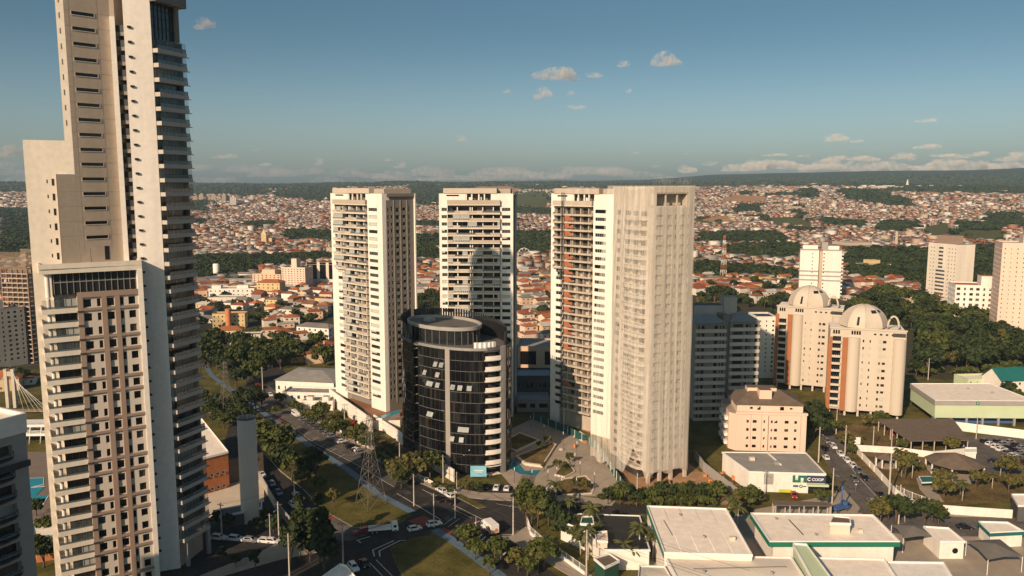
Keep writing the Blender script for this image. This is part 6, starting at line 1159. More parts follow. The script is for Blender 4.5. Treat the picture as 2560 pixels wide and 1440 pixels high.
P_ = dict(b1=tree_proto('t', 'broad', 'leaf', 1), b2=tree_proto('t', 'broad', 'leaf_dark', 2), b3=tree_proto('t', 'broad', 'leaf_olive', 3), t1=tree_proto('t', 'tall', 'leaf', 4), t2=tree_proto('t', 'tall', 'leaf_dark', 5), s1=tree_proto('t', 'sparse', 'leaf_olive', 6, 420), s2=tree_proto('t', 'sparse', 'leaf', 7, 460), u1=tree_proto('t', 'bush', 'leaf', 8, 260), u2=tree_proto('t', 'bush', 'leaf_olive', 9, 240), g1=tree_proto('t', 'great', 'leaf_dark', 10, 1500), g2=tree_proto('t', 'great', 'leaf', 11, 1500), c1=tree_proto('t', 'cone', 'leaf_dark', 12, 1300), r1=tree_proto('t', 'sparse', 'leaf_red', 13, 300), p1=palm_proto('p', 1, 7), p2=palm_proto('p', 2, 5))
KN = dict(b1='green broad tree', b2='dark broad tree', b3='olive broad tree', t1='tall green tree', t2='tall dark tree', s1='thin olive tree', s2='thin green tree', u1='green bush', u2='olive bush', g1='huge dark tree', g2='huge green tree', c1='dark conical tree', r1='small reddish tree', p1='tall palm', p2='short palm')
TREES = []
def tr(k, px, py, s=1.0, where=None): TREES.append((k, *G(px, py), 0.0, s, px, where))
def row(ks, pts, where, s=1.0, jit=.25):
    for i, (px, py) in enumerate(pts): tr(ks[i % len(ks)], px, py, s * R.uniform(1 - jit, 1 + jit), where)
row(['b1', 's2', 'b3', 'b1'], [(735, 1032), (752, 1046), (770, 1058), (790, 1068), (805, 1052), (812, 1082), (830, 1070), (838, 1098), (856, 1088), (868, 1110), (890, 1118), (915, 1128), (700, 1012)], 'along the boulevard pavement', .8)
row(['s2', 'r1', 's2'], [(860, 1062), (885, 1082), (905, 1100), (935, 1118), (960, 1132)], 'below the wedge podium wall', .75)
row(['b1', 'b2', 'b1', 'g2'], [(655, 1120), (676, 1142), (700, 1165), (690, 1150), (664, 1108), (714, 1180)], 'on the left edge of the grass verge', .85)
row(['s1', 's2'], [(836, 1270), (730, 1205), (756, 1228), (800, 1240)], 'on the dark part of the verge')
row(['b2', 't2', 'b2'], [(772, 1205), (790, 1210), (760, 1195)], 'in the shaded middle of the verge', .9)
row(['b1', 'b2', 'b3', 'b1'], [(1004, 1222), (1018, 1204), (1040, 1208), (1062, 1190), (1075, 1200), (1095, 1176), (990, 1210), (955, 1172), (975, 1160)], 'in front of the black oval building', .95)
row(['u1', 'u2'], [(1090, 1222), (1110, 1228), (1130, 1232), (1160, 1222), (1180, 1226), (1200, 1218), (1214, 1222)], 'on the forecourt of the black oval building', .9)
row(['s1', 's2'], [(1170, 1232), (1196, 1236), (1360, 1178), (1350, 1130), (1368, 1120), (1392, 1178), (1410, 1180), (1424, 1160), (1462, 1232), (1440, 1226), (1452, 1220)], 'planted on the square', .55)
row(['t1', 'b3', 't1'], [(1312, 1318), (1330, 1312), (1318, 1300), (1344, 1322)], 'at the garden corner by the solar building', .85)
row(['b1', 's2', 'b1', 'b3', 's1', 'b1'], [(1168, 1372), (1236, 1410), (1252, 1402), (1296, 1430), (1345, 1436), (1360, 1424), (1188, 1400), (1222, 1438), (1318, 1442)], 'along the near cycle path', .8)
row(['p1', 'p2', 'p1'], [(1372, 1290), (1398, 1292), (1424, 1300), (1388, 1270), (1452, 1388), (1470, 1400), (1496, 1372), (1560, 1410), (1582, 1420), (1598, 1396), (1612, 1330), (1632, 1400), (1832, 1310), (1842, 1322), (1820, 1300), (1478, 1345), (1450, 1340)], 'in the school and solar building gardens', 1.0)
row(['u1', 'b2', 'u1', 'u2', 'b1'], [(1382, 1330), (1410, 1345), (1400, 1322), (1436, 1352), (1446, 1366), (1425, 1338), (1372, 1316), (1460, 1372), (1480, 1385), (1500, 1380), (1570, 1400)], 'inside the slatted garden fence', .7)
row(['b2', 'b1', 't2', 'b2'], [(1612, 1258), (1630, 1262), (1650, 1260), (1668, 1262), (1688, 1258), (1705, 1260), (1725, 1262), (1745, 1258), (1765, 1262), (1550, 1262), (1572, 1266), (1520, 1262), (1592, 1266), (1790, 1264)], 'hedge row between the site and the school', .68)
row(['u1'], [(1605 + i * 9, 1263 + (i % 3)) for i in range(20)], 'hedge bottom between the site and the school', 1.2)
row(['g2', 'b3', 'b3'], [(1872, 1268), (1895, 1262), (1850, 1262)], 'olive group in front of the store', .62); row(['b1', 'u1'], [(2052, 1262), (1500, 1250), (1560, 1256)], 'beside the store yard', .6)
row(['b3', 'b1', 'b2', 'p1'], [(2200, 1308), (2220, 1300), (2240, 1310), (2262, 1305)], 'at the bend of the sunny side street', .8); row(['b2', 'b1'], [(2312, 1312), (2330, 1308), (2345, 1314)], 'round clipped group on the near street', .75)
row(['p1', 'b3', 'p1', 's1', 'u2'], [(2254, 1192), (2268, 1186), (2280, 1196), (2262, 1200), (2300, 1176), (2246, 1176), (2350, 1220), (2380, 1214), (2440, 1228), (2470, 1200), (2500, 1190), (2520, 1196), (2480, 1222), (2540, 1230), (2555, 1215), (2405, 1252), (2360, 1250), (2400, 1236), (2520, 1240)], 'in the gazebo garden', .8)
row(['b1', 'u1', 'u2', 'b3'], [(2084, 1085), (2092, 1098), (2106, 1112), (2118, 1126), (2128, 1138), (2136, 1150), (2140, 1110), (2170, 1072), (2200, 1062), (2160, 1100), (2310, 1120), (2380, 1135), (2255, 1128)], 'between the side street and the carport', .6)
row(['b2', 'b2', 't2'], [(2022, 1090), (2034, 1100), (2040, 1078), (2052, 1066), (2030, 1062)], 'in the shade behind the pink block', .9); row(['b2', 'b1'], [(2290, 942), (2310, 946), (2520, 1000), (2540, 1010), (2478, 955)], 'around the mint-green hall', .8)
row(['b2', 'b1', 'g1', 't2'], [(505, 1020), (520, 1030), (540, 1040), (556, 1046), (575, 1050), (590, 1062), (600, 1070), (530, 1058), (545, 1068), (512, 1046), (612, 1040), (640, 1030), (655, 1020), (560, 1072)], 'around the brick hall', .8)
row(['b1', 'u2', 'b1'], [(640, 1016), (668, 1030), (690, 1040), (610, 1012), (630, 1040)], 'on the upper lawn', .6); row(['c1', 'c1', 't2', 'c1'], [(750, 1398), (775, 1404), (728, 1420), (800, 1410), (812, 1432)], 'dark conifer group at the near street corner', 1.0)
row(['b2', 't2'], [(684, 1334), (668, 1318), (690, 1322), (545, 1322), (570, 1328), (520, 1330), (640, 1334), (555, 1410), (590, 1420), (640, 1430)], 'in deep shade under the water tower', .42)
row(['b1', 'b2', 'p2'], [(95, 1400), (110, 1420), (100, 1380), (118, 1350), (92, 1290), (20, 955), (40, 948), (60, 960), (70, 940), (10, 940)], 'beside the pools at the left edge', .7)
for i in range(60):       # dark belt on the boulevard's far side
    px = R.uniform(505, 830); py = R.uniform(882, 930) - (px - 505) * .03
    if px < 640 and R.random() < .5: py = R.uniform(900, 972)
    if px < 560 and py > 945: continue
    tr(R.choice(['g1', 'b2', 't2', 'b2', 'b1', 'g2']), px, py, R.uniform(.75, 1.15) if px < 660 else R.uniform(.6, .9), 'of the dark belt above the upper lawn')
for p, n in (([(2120, 760), (2330, 740), (2420, 800), (2560, 870), (2560, 925), (2400, 930), (2290, 915), (2290, 830), (2120, 790)], 120),):
    k = 0
    while k < n:
        px, py = R.uniform(2100, 2600), R.uniform(735, 930)
        if in_poly(np.array([px]), np.array([py]), p)[0]: tr(R.choice(['g1', 'g2', 'b2', 'b3', 'g1', 'b1']), px, py, R.uniform(.8, 1.2), 'of the wood right of the domed towers'); k += 1
for i in range(34): px = R.uniform(2280, 2580); tr(R.choice(['u1', 'u1', 'b2']), px, 936 - max(0, px - 2420) * .12 + R.uniform(-6, 4), R.uniform(1.2, 2.0) if i % 4 else .7, 'undergrowth at the edge of the wood')
for i in range(26): px, py = R.uniform(1745, 1990), R.uniform(690, 790); tr(R.choice(['g1', 'b2', 'b3', 'b1']), px, py, R.uniform(.7, 1.1), 'among the red roofs right of the netting')
for i in range(58): px, py = R.uniform(500, 830), R.uniform(745, 878); tr(R.choice(['b1', 'b2', 'u1', 'b2']), px, py, R.uniform(.5, .85), 'among the red roofs left of the podium tower')
for i in range(10): tr('b2', R.uniform(1030, 1095), R.uniform(745, 800), R.uniform(.9, 1.2), 'behind the black oval building')
occ = {}
for t in TREES: occ.setdefault((t[6], t[0]), []).append(t)
used = set()
for (where, k), L in occ.items():
    L.sort(key=lambda t: t[5])
    for i, (k_, x, y, z, s, px, w) in enumerate(L):
        lab = f"{KN[k]} {where}" if len(L) == 1 else f"{spell(i + 1)} {KN[k]} from left {where}"
        g = 'trees ' + where if not where.startswith(('hedge', 'olive', 'dark', 'round')) else where
        if k not in used: o = P_[k]; o.location = (x, y, z); o.rotation_euler = (0, 0, R.uniform(0, 6.28)); o.scale = (s, s, s * R.uniform(.9, 1.1)); o['label'] = lab; o['group'] = g; used.add(k)
        else: copy_thing(P_[k], x, y, z, R.uniform(0, 6.28), s, lab, g)
for k in P_:
    if k not in used: [bpy.data.objects.remove(c) for c in list(P_[k].children)]; bpy.data.objects.remove(P_[k])
def woods():
    out = {0: [], 1: []}
    for (D0, D1, st, nq, sz) in ((560, 1200, 8, 46, 1.05), (1200, 2500, 11, 22, 1.9), (2500, 4600, 20, 12, 3.6), (4600, 6500, 46, 8, 7.)):
        xs = np.arange(-D1 * .75, D1 * .75, st); ys = np.arange(D0 * .6, D1, st); X, Y = np.meshgrid(xs, ys); X = X.ravel() + (rg.random(X.size) - .5) * st; Y = Y.ravel() + (rg.random(Y.size) - .5) * st; D = np.hypot(X, Y); k = (D > D0) & (D < D1) & (np.abs(X / np.maximum(Y, 1)) < .72); X, Y, D = X[k], Y[k], D[k]; Z = hgt(X, Y); c = cover(X, Y, Z); c_ = c
        k = (c == 1) | ((c == 0) & (rg.random(len(X)) < .08)) | ((c == 2) & (rg.random(len(X)) < .02)); X, Y, Z = X[k], Y[k], Z[k]; n = len(X); r = rg.uniform(.75, 1.25, n) * st * .62; h = rg.uniform(.8, 1.3, n) * np.where(c_[k] == 1, np.clip(st * .75, 7, 11), 5.)
        d = rg.normal(size=(n, nq, 3)); d /= np.linalg.norm(d, axis=2)[..., None]; d[..., 2] = np.abs(d[..., 2]) - .15; p = np.stack([X[:, None] + d[..., 0] * r[:, None], Y[:, None] + d[..., 1] * r[:, None], Z[:, None] + h[:, None] * (.5 + .5 * d[..., 2])], -1)
        nr = d + rg.normal(size=d.shape) * .35; nr /= np.linalg.norm(nr, axis=2)[..., None]; u = np.cross(nr, rg.normal(size=d.shape)); u /= np.linalg.norm(u, axis=2)[..., None]; w = np.cross(nr, u); s = (sz * rg.uniform(.7, 1.3, (n, nq)))[..., None]; v = np.stack([p - u * s - w * s, p + u * s - w * s, p + u * s + w * s, p - u * s + w * s], 2)
        out[0].append(v.reshape(-1, 3)); out[1].append(np.repeat(rg.integers(0, 3, n), nq))
    co = np.concatenate(out[0]); mi = np.concatenate(out[1]); nf = len(co) // 4; me = bpy.data.meshes.new('woods'); me.vertices.add(len(co)); me.vertices.foreach_set('co', co.ravel()); me.loops.add(len(co)); me.loops.foreach_set('vertex_index', np.arange(len(co), dtype=np.int32)); me.polygons.add(nf); me.polygons.foreach_set('loop_start', np.arange(nf) * 4); me.polygons.foreach_set('loop_total', np.full(nf, 4))
    for q in ('leaf_dark', 'wood_far', 'wood_leaf'): me.materials.append(M[q])
    me.polygons.foreach_set('material_index', mi.astype(np.int32)); me.update(calc_edges=True); tag(place('woods', me), 'far-off dark woods and scattered treetops over the plain and hills', 'woods', kind='stuff'); print('woods faces', nf)
mat('wood_leaf', (.034, .048, .017), .8, .3, .05, .1); woods()
# ---------------------------------------------------------------- vehicles
def prof(mb, pts, w0, w1, zsplit, m, glassm=None):
    "closed side outline (x, z) swept across, narrower above zsplit"
    n = len(pts); hw = [w0 if z <= zsplit else w0 + (w1 - w0) * (z - zsplit) / (max(p[1] for p in pts) - zsplit) for x, z in pts]; vs = [(x, -h, z) for (x, z), h in zip(pts, hw)] + [(x, h, z) for (x, z), h in zip(pts, hw)]
    mb.mesh(vs, [(i, (i + 1) % n, n + (i + 1) % n, n + i) for i in range(n)] + [tuple(reversed(range(n))), tuple(range(n, 2 * n))], m)
CARN = {}
def wheel_mesh(r=.33, w=.22):
    k = 'wh%s' % r
    if k not in CARN:
        m = MB(); vs = [(r * cos(i * pi / 6), s * w / 2, r * sin(i * pi / 6)) for s in (-1, 1) for i in range(12)]; m.mesh(vs, [(i, (i + 1) % 12, 12 + (i + 1) % 12, 12 + i) for i in range(12)] + [tuple(range(12)), tuple(reversed(range(12, 24)))], 'tyre'); t = m.make('wheel')
        m = MB(); vs = [(r * .6 * cos(i * pi / 5), s * (w / 2 + .012), r * .6 * sin(i * pi / 5)) for s in (-1, 1) for i in range(10)]; m.mesh(vs, [tuple(range(10)), tuple(reversed(range(10, 20)))], 'rim'); CARN[k] = (t, m.make('rim'))
    return CARN[k]
def wheels(e, xs, hw, r=.33):
    t, ri = wheel_mesh(r)
    for x in xs:
        for s in (-1, 1): o = place('wheel', t, e, x, s * (hw - .1), r); place('rim', ri, o)
def car_proto(kind, col):
    k = (kind, col)
    if k in CARN: return CARN[k]
    e = empty('parked_car', 'x', 'car', 0, -1500, 0); m = MB(); g = MB(); b = 'car_' + col
    if kind == 'hatch': L, low, cab, top = 1.95, [(-1.95, .3), (1.95, .3), (1.98, .62), (1.75, .80), (.95, .92), (-1.95, .95), (-2.0, .6)], [(.95, .93), (.25, 1.44), (-1.45, 1.46), (-1.93, .95)], 1.46
    elif kind == 'sedan': L, low, cab, top = 2.2, [(-2.2, .3), (2.2, .3), (2.25, .60), (2.0, .78), (1.0, .90), (-1.5, .93), (-2.2, .90), (-2.25, .6)], [(1.0, .91), (.3, 1.40), (-.85, 1.41), (-1.55, .94)], 1.41
    else: L, low, cab, top = 2.2, [(-2.2, .36), (2.2, .36), (2.25, .7), (2.05, .95), (1.1, 1.06), (-2.2, 1.08), (-2.25, .7)], [(1.1, 1.07), (.45, 1.62), (-1.7, 1.66), (-2.18, 1.08)], 1.66
    prof(m, low, .87, .84, .6, b); z0 = cab[0][1] - .03; c2 = [(x, z) for x, z in cab]
    hw0, hw1 = .80, .62; n = len(c2); hh = [hw0, hw1, hw1, hw0]; vs = [(x, -h, z) for (x, z), h in zip(c2, hh)] + [(x, h, z) for (x, z), h in zip(c2, hh)]
    m.mesh(vs, [(i, (i + 1) % n, n + (i + 1) % n, n + i) for i in range(n)] + [tuple(reversed(range(n))), tuple(range(n, 2 * n))], b); m.build('body', e)
    C = np.array([sum(v[0] for v in vs) / 8, 0, z0 + .25]); lerp = lambda a, c, t: tuple(np.array(a) + (np.array(c) - np.array(a)) * t)
    for f in ((0, 1, 5, 4), (2, 3, 7, 6), (0, 1, 2, 3), (4, 5, 6, 7)):
        q = [np.array(vs[i]) for i in f]; cc = sum(q) / 4; q = [cc + (p - cc) * .84 for p in q]; nrm = np.cross(q[1] - q[0], q[2] - q[0]); nrm /= np.linalg.norm(nrm); nrm = nrm if np.dot(nrm, cc - C) > 0 else -nrm; g.face([tuple(p + nrm * .015) for p in q], 'glass_black')
    g.build('window', e); wheels(e, (L * .64, -L * .64), .88)
    for s in (-1, 1): h = MB(); h.box(L - .05, L + .05, s * .62 - .16, s * .62 + .16, .58, .70, 'head_lamp'); h.build('headlight', e); h = MB(); h.box(-L - .06, -L + .02, s * .66 - .12, s * .66 + .12, .66, .84, 'red_lamp'); h.build('tail_light', e)
    CARN[k] = e; e['fresh'] = 1; return e
CN = dict(white='white', silver='silver', black='black', grey='grey', red='red', blue='blue'); KNM = dict(hatch='hatchback', sedan='saloon', suv='tall estate car'); cars = []
def car(px, py, tx, ty, where, col=None, kind=None, s=1.0, z=.06):
    a, b = G(px, py), G(tx, ty); cars.append((a[0], a[1], atan2(b[1] - a[1], b[0] - a[0]), where, col or R.choice(['white', 'white', 'silver', 'black', 'black', 'grey', 'white', 'grey']), kind or R.choice(['hatch', 'sedan', 'suv', 'hatch']), px, z))
for i in range(15): f = i / 14; px, py = 766 + 168 * f, 1049 + 98 * f; car(px - 6, py + 2, px + 40, py - 6, 'parked askew along the boulevard', R.choice(['black', 'grey', 'silver', 'white', 'black', 'black']))
car(893, 1131, 940, 1146, 'parked askew along the boulevard', 'white', 'suv')
for px, c in ((1216, 'black'), (1241, 'white'), (1267, 'white'), (1326, 'grey'), (1344, 'silver'), (1363, 'white'), (1385, 'black'), (1400, 'black')): car(px, 1221 + (px - 1216) * .07, px + 12, 1190, 'parked before the square', c)
for px, py in ((1424, 1262), (1448, 1266), (1470, 1270), (1494, 1272), (1438, 1256)): car(px, py, px + 40, py - 4, 'on the shaded street below the square', R.choice(['black', 'grey']))
car(1103, 1231, 1060, 1206, 'driving up the boulevard past the oval building', 'white', 'suv'); car(1124, 1243, 1080, 1218, 'driving up the boulevard past the oval building', 'white', 'hatch'); car(1060, 1203, 1020, 1180, 'driving up the boulevard past the oval building', 'white', 'hatch'); car(1096, 1252, 1060, 1230, 'driving up the boulevard past the oval building', 'black', 'sedan'); car(1126, 1258, 1090, 1236, 'driving up the boulevard past the oval building', 'black', 'hatch')
car(1037, 1326, 1090, 1314, 'crossing the junction', 'white', 'hatch'); car(1086, 1315, 1140, 1304, 'crossing the junction', 'white', 'suv'); car(903, 1334, 850, 1346, 'crossing the junction', 'red', 'suv')
for px, py, c in ((655, 1190, 'white'), (680, 1214, 'silver'), (697, 1236, 'silver'), (742, 1243, 'white'), (733, 1266, 'white'), (748, 1290, 'black'), (772, 1284, 'grey'), (600, 1098, 'silver'), (668, 1205, 'black')): car(px, py, px + 40, py + 44, 'on the shaded street beside the grass verge', c)
for px in (548, 590, 627, 664, 682): car(px, 1350 + (px - 548) * .06, px + 50, 1354 + (px - 548) * .06, 'parked in the row at the shaded near corner', 'white' if px != 627 else 'silver')
for px, py in ((2068, 1107), (2083, 1120), (2101, 1139), (2118, 1155), (2133, 1168), (2146, 1181), (2161, 1199)): car(px, py, px + 20, py + 22, 'parked along the sunny side street', {2118: 'white', 2133: 'white', 2161: 'black', 2146: 'grey', 2083: 'white', 2101: 'white', 2068: 'silver'}[px])
car(2064, 1147, 2050, 1132, 'driving on the sunny side street', 'white', 'hatch'); car(2135, 1203, 2155, 1226, 'driving on the sunny side street', 'grey', 'suv'); car(2200, 1240, 2222, 1262, 'driving on the sunny side street', 'black', 'sedan'); car(2178, 1257, 2164, 1240, 'driving on the sunny side street', 'silver', 'hatch'); car(2060, 1125, 2046, 1112, 'driving on the sunny side street', 'black', 'suv')
car(1985, 1243, 1992, 1268, 'parked in front of the store', 'red', 'hatch'); car(2085, 1226, 2105, 1232, 'parked in the shade beside the store', 'black', 'suv'); car(2230, 1088, 2244, 1098, 'parked on the dry lot by the carport', 'red', 'suv'); car(2412, 1322, 2450, 1324, 'on the near street right of the clipped trees', 'black', 'sedan')
for r_ in range(3):
    for i in range(11): px, py = 2462 + i * 14 + r_ * 32, 1106 + i * 7.2 + r_ * 1; car(px, py, px + 26, py - 5, f'in the {["nearest the white wall", "middle", "outer"][r_]} row of the car park' if r_ else 'in the inner row of the car park', R.choice(['white', 'white', 'black', 'silver', 'black', 'grey']))
car(2487, 1156, 2530, 1160, 'alone in the aisle of the car park', 'black', 'sedan'); car(912, 1414, 925, 1432, 'on the dark street at the lower edge', 'black', 'sedan'); car(884, 1424, 905, 1450, 'on the dark street at the lower edge', 'white', 'suv')
car(600, 948, 640, 990, 'at the far end of the boulevard', 'silver'); car(676, 990, 690, 1004, 'at the far end of the boulevard', 'white'); car(700, 1008, 716, 1022, 'at the far end of the boulevard', 'red'); car(690, 970, 700, 980, 'at the far end of the boulevard', 'black'); car(712, 1016, 728, 1030, 'at the far end of the boulevard', 'grey')
grp = {}
for c in cars: grp.setdefault((c[3], c[4], c[5]), []).append(c)
for (where, col, kind), L in grp.items():
    L.sort(key=lambda c: c[6])
    for i, c in enumerate(L):
        lab = f"{CN[col]} {KNM[kind]} {where}" if len(L) == 1 else f"{spell(i + 1)} {CN[col]} {KNM[kind]} from left {where}"; p = car_proto(kind, col); g = 'cars ' + where
        if p.get('fresh'): del p['fresh']; p.location = (c[0], c[1], c[7]); p.rotation_euler = (0, 0, c[2]); p['label'] = lab; p['group'] = g
        else: copy_thing(p, c[0], c[1], c[7], c[2], 1, lab, g)
def heading(px, py, tx, ty): a, b = G(px, py), G(tx, ty); return (*a, atan2(b[1] - a[1], b[0] - a[0]))
def van(label, px, py, tx, ty, col, roofc=None, L=2.7, H=2.4, cat='van', stripe=None):
    x, y, a = heading(px, py, tx, ty); e = empty('van', label, cat, x, y, .06, a); m = MB(); prof(m, [(-L, .4), (L, .4), (L + .02, 1.0), (L - .55, 1.25), (L - 1.15, H - .1), (L - 1.5, H), (-L, H), (-L - .03, 1)], .98, .88, 1.2, col); m.build('body', e); g = MB()
    for s in (-1, 1): g.box(-L + .3, L - 1.3, s * .94 - .03, s * .94 + .03, 1.35, 1.95, 'glass_black')
    g.mesh([(L - .6, -.8, 1.32), (L - .6, .8, 1.32), (L - 1.1, .76, H - .25), (L - 1.1, -.76, H - .25)], [(0, 1, 2, 3)], 'glass_black'); g.box(-L - .06, -L - .0, -.7, .7, 1.4, 2.0, 'glass_black'); g.build('window', e); wheels(e, (L * .62, -L * .62), .98, .36)
    if stripe: m = MB(); m.box(-L, L - .6, -1.0, 1.0, .8, 1.05, stripe); m.build('stripe', e)
    for s in (-1, 1): h = MB(); h.box(L - .02, L + .06, s * .7 - .15, s * .7 + .15, .75, .95, 'head_lamp'); h.build('headlight', e)
van('white minibus driving on the boulevard beside the pavement trees', 740, 1040, 775, 1064, 'car_white'); van('long white bus-like van at the crossing near the white commercial buildings', 776, 1001, 800, 1012, 'car_white', L=3.6, H=2.7); van('red and white van at the dark end of the boulevard', 645, 973, 652, 985, 'car_red', stripe='white_paint')
def box_truck():
    x, y, a = heading(1224, 1330, 1196, 1306); e = empty('box_truck', 'white box truck with orange pictures on its cargo box in the junction', 'truck', x, y, .06, a); m = MB(); m.box(-3.4, 1.7, -1.2, 1.2, .95, 3.3, 'white_paint'); m.build('cargo_box', e)
    m = MB()
    for s in (-1, 1):
        y0 = s * 1.2; m.mesh([(-3.2, y0 + s * .012, 1.1), (-1.2, y0 + s * .012, 1.1), (-.9, y0 + s * .012, 1.7), (-1.7, y0 + s * .012, 2.2), (-2.0, y0 + s * .012, 3.0), (-2.6, y0 + s * .012, 2.3), (-3.2, y0 + s * .012, 2.0)], [tuple(range(7))], 'orange_wall'); m.box(-.4, 1.3, min(y0, y0 + s * .012), max(y0, y0 + s * .012), 1.9, 2.2, 'sky_sign')
    m.mesh([(-3.412, -1.0, 1.1), (-3.412, 1.0, 1.1), (-3.412, .8, 1.9), (-3.412, .2, 1.7), (-3.412, -.3, 2.3), (-3.412, -1.0, 1.9)], [tuple(range(6))], 'orange_wall'); m.build('picture_panel', e)
    m = MB(); prof(m, [(1.8, .5), (3.4, .5), (3.42, 1.3), (3.2, 2.3), (2.9, 2.45), (1.8, 2.45)], 1.08, 1.0, 1.3, 'white_paint'); m.build('cab', e); g = MB(); g.mesh([(3.45, -.9, 1.35), (3.45, .9, 1.35), (3.24, .85, 2.2), (3.24, -.85, 2.2)], [(0, 1, 2, 3)], 'glass_black')
    for s in (-1, 1): g.box(2.2, 3.0, s * 1.06 - .03, s * 1.06 + .03, 1.4, 2.1, 'glass_black')
    g.build('window', e); m = MB(); m.box(-3.4, 3.2, -.5, .5, .6, .9, 'charcoal'); m.build('chassis', e); wheels(e, (2.6, -2.2), 1.15, .45)
    for s in (-1, 1): h = MB(); h.box(3.4, 3.46, s * .8 - .15, s * .8 + .15, .75, .95, 'head_lamp'); h.build('headlight', e)
    x, y, a = heading(962, 1330, 1010, 1326); e = empty('flatbed_truck', 'white flatbed truck carrying long bars on the shaded cross street', 'truck', x, y, .06, a); m = MB(); m.box(-4.5, 1.8, -1.2, 1.2, 1.0, 1.15, 'white_paint'); m.box(-4.5, 1.8, -1.2, -1.12, 1.15, 1.7, 'white_paint'); m.box(-4.5, 1.8, 1.12, 1.2, 1.15, 1.7, 'white_paint'); m.build('bed', e); m = MB()
    m.box(1.7, 1.85, -1.2, 1.2, 1.15, 2.9, 'white_paint'); m.build('headboard', e); m = MB()
    for k in range(3): m.tube([(-4.4, -.5 + k * .4, 1.3), (1.6, -.3 + k * .4, 2.5)], .05, 'red_lamp', 4)
    m.build('bar', e); m = MB(); prof(m, [(2.0, .5), (3.7, .5), (3.72, 1.3), (3.5, 2.5), (3.2, 2.65), (2.0, 2.65)], 1.12, 1.02, 1.3, 'white_paint'); m.build('cab', e); g = MB(); g.mesh([(3.76, -.9, 1.4), (3.76, .9, 1.4), (3.54, .85, 2.3), (3.54, -.85, 2.3)], [(0, 1, 2, 3)], 'glass_black'); g.box(2.4, 3.2, -1.13, -1.07, 1.45, 2.2, 'glass_black'); g.build('window', e); wheels(e, (2.9, -2.2, -3.4), 1.15, .46)
box_truck()
# people: skinned skeletons
def person(label, px, py, face, cl, leg, pose='stand', z=.12, seat=0):
    J = dict(pel=(0, 0, .95), ch=(0, .0, 1.25), nk=(0, 0, 1.48), hd=(0, .02, 1.66), ls=(-.18, 0, 1.42), le=(-.26, .02, 1.15), lw=(-.24, .12, .92), rs=(.18, 0, 1.42), re=(.26, .02, 1.15), rw=(.24, .14, .92), lh=(-.1, 0, .9), lk=(-.12, .03, .5), la=(-.12, -.02, .08), lt=(-.12, .14, .04), rh=(.1, 0, .9), rk=(.12, .06, .5), ra=(.12, .04, .08), rt=(.12, .2, .04))
    if pose == 'ride': J.update(lk=(-.2, .42, .72), la=(-.2, .3, .3), lt=(-.2, .45, .26), rk=(.2, .42, .72), ra=(.2, .3, .3), rt=(.2, .45, .26), lw=(-.28, .5, 1.02), rw=(.28, .5, 1.02), le=(-.3, .25, 1.15), re=(.3, .25, 1.15), pel=(0, 0, .85), lh=(-.1, .02, .82), rh=(.1, .02, .82))
    K = list(J); ed = [('pel', 'ch'), ('ch', 'nk'), ('nk', 'hd'), ('ch', 'ls'), ('ls', 'le'), ('le', 'lw'), ('ch', 'rs'), ('rs', 're'), ('re', 'rw'), ('pel', 'lh'), ('lh', 'lk'), ('lk', 'la'), ('la', 'lt'), ('pel', 'rh'), ('rh', 'rk'), ('rk', 'ra'), ('ra', 'rt')]
    rad = dict(pel=.15, ch=.16, nk=.06, hd=.105, ls=.07, le=.05, lw=.035, rs=.07, re=.05, rw=.035, lh=.09, lk=.065, la=.045, lt=.04, rh=.09, rk=.065, ra=.045, rt=.04)
    me = bpy.data.meshes.new('person'); me.from_pydata([J[k] for k in K], [(K.index(a), K.index(b)) for a, b in ed], []); o = bpy.data.objects.new('person', me); COL.objects.link(o); sk = o.modifiers.new('s', 'SKIN'); o.modifiers.new('u', 'SUBSURF').levels = 1
    for i, k in enumerate(K): me.skin_vertices[0].data[i].radius = (rad[k], rad[k]); me.skin_vertices[0].data[i].use_root = k == 'pel'
    bpy.context.view_layer.update(); m2 = bpy.data.meshes.new_from_object(o.evaluated_get(bpy.context.evaluated_depsgraph_get())); bpy.data.objects.remove(o)
    for q in (cl, leg, 'skin', 'hair'): m2.materials.append(M[q])
    for p in m2.polygons: zc = p.center[2]; p.material_index = 3 if zc > 1.70 else 2 if zc > 1.46 or (abs(p.center[0]) > .2 and zc < 1.05 and zc > .8) else 0 if zc > .93 else 1
    x, y = G(px, py); return tag(place('person', m2, None, x, y, z, face), label, 'person')
mat('skin', (.36, .2, .13), .6, .05, 3); mat('hair', (.02, .015, .012), .6, .1, 3); mat('shirt_white', (.6, .6, .58), .9, .05, 3); mat('shirt_red', (.35, .05, .04), .9, .05, 3); mat('jeans', (.03, .05, .10), .9, .1, 3); mat('shirt_blue', (.08, .14, .28), .9, .05, 3)
for i, (px, py, c, l) in enumerate([(1216, 1196, 'shirt_white', 'person in a white shirt nearest the blue banner'), (1224, 1199, 'shirt_blue', 'person in a blue shirt right of the banner group'), (1230, 1194, 'shirt_red', 'person in a red shirt at the tip of the oval building'), (1300, 1232, 'charcoal', 'person in dark clothes walking on the brown ramp'), (1306, 1233, 'shirt_red', 'person in a red top walking on the brown ramp')]): person(l, px, py, i * 1.3, c, 'jeans')
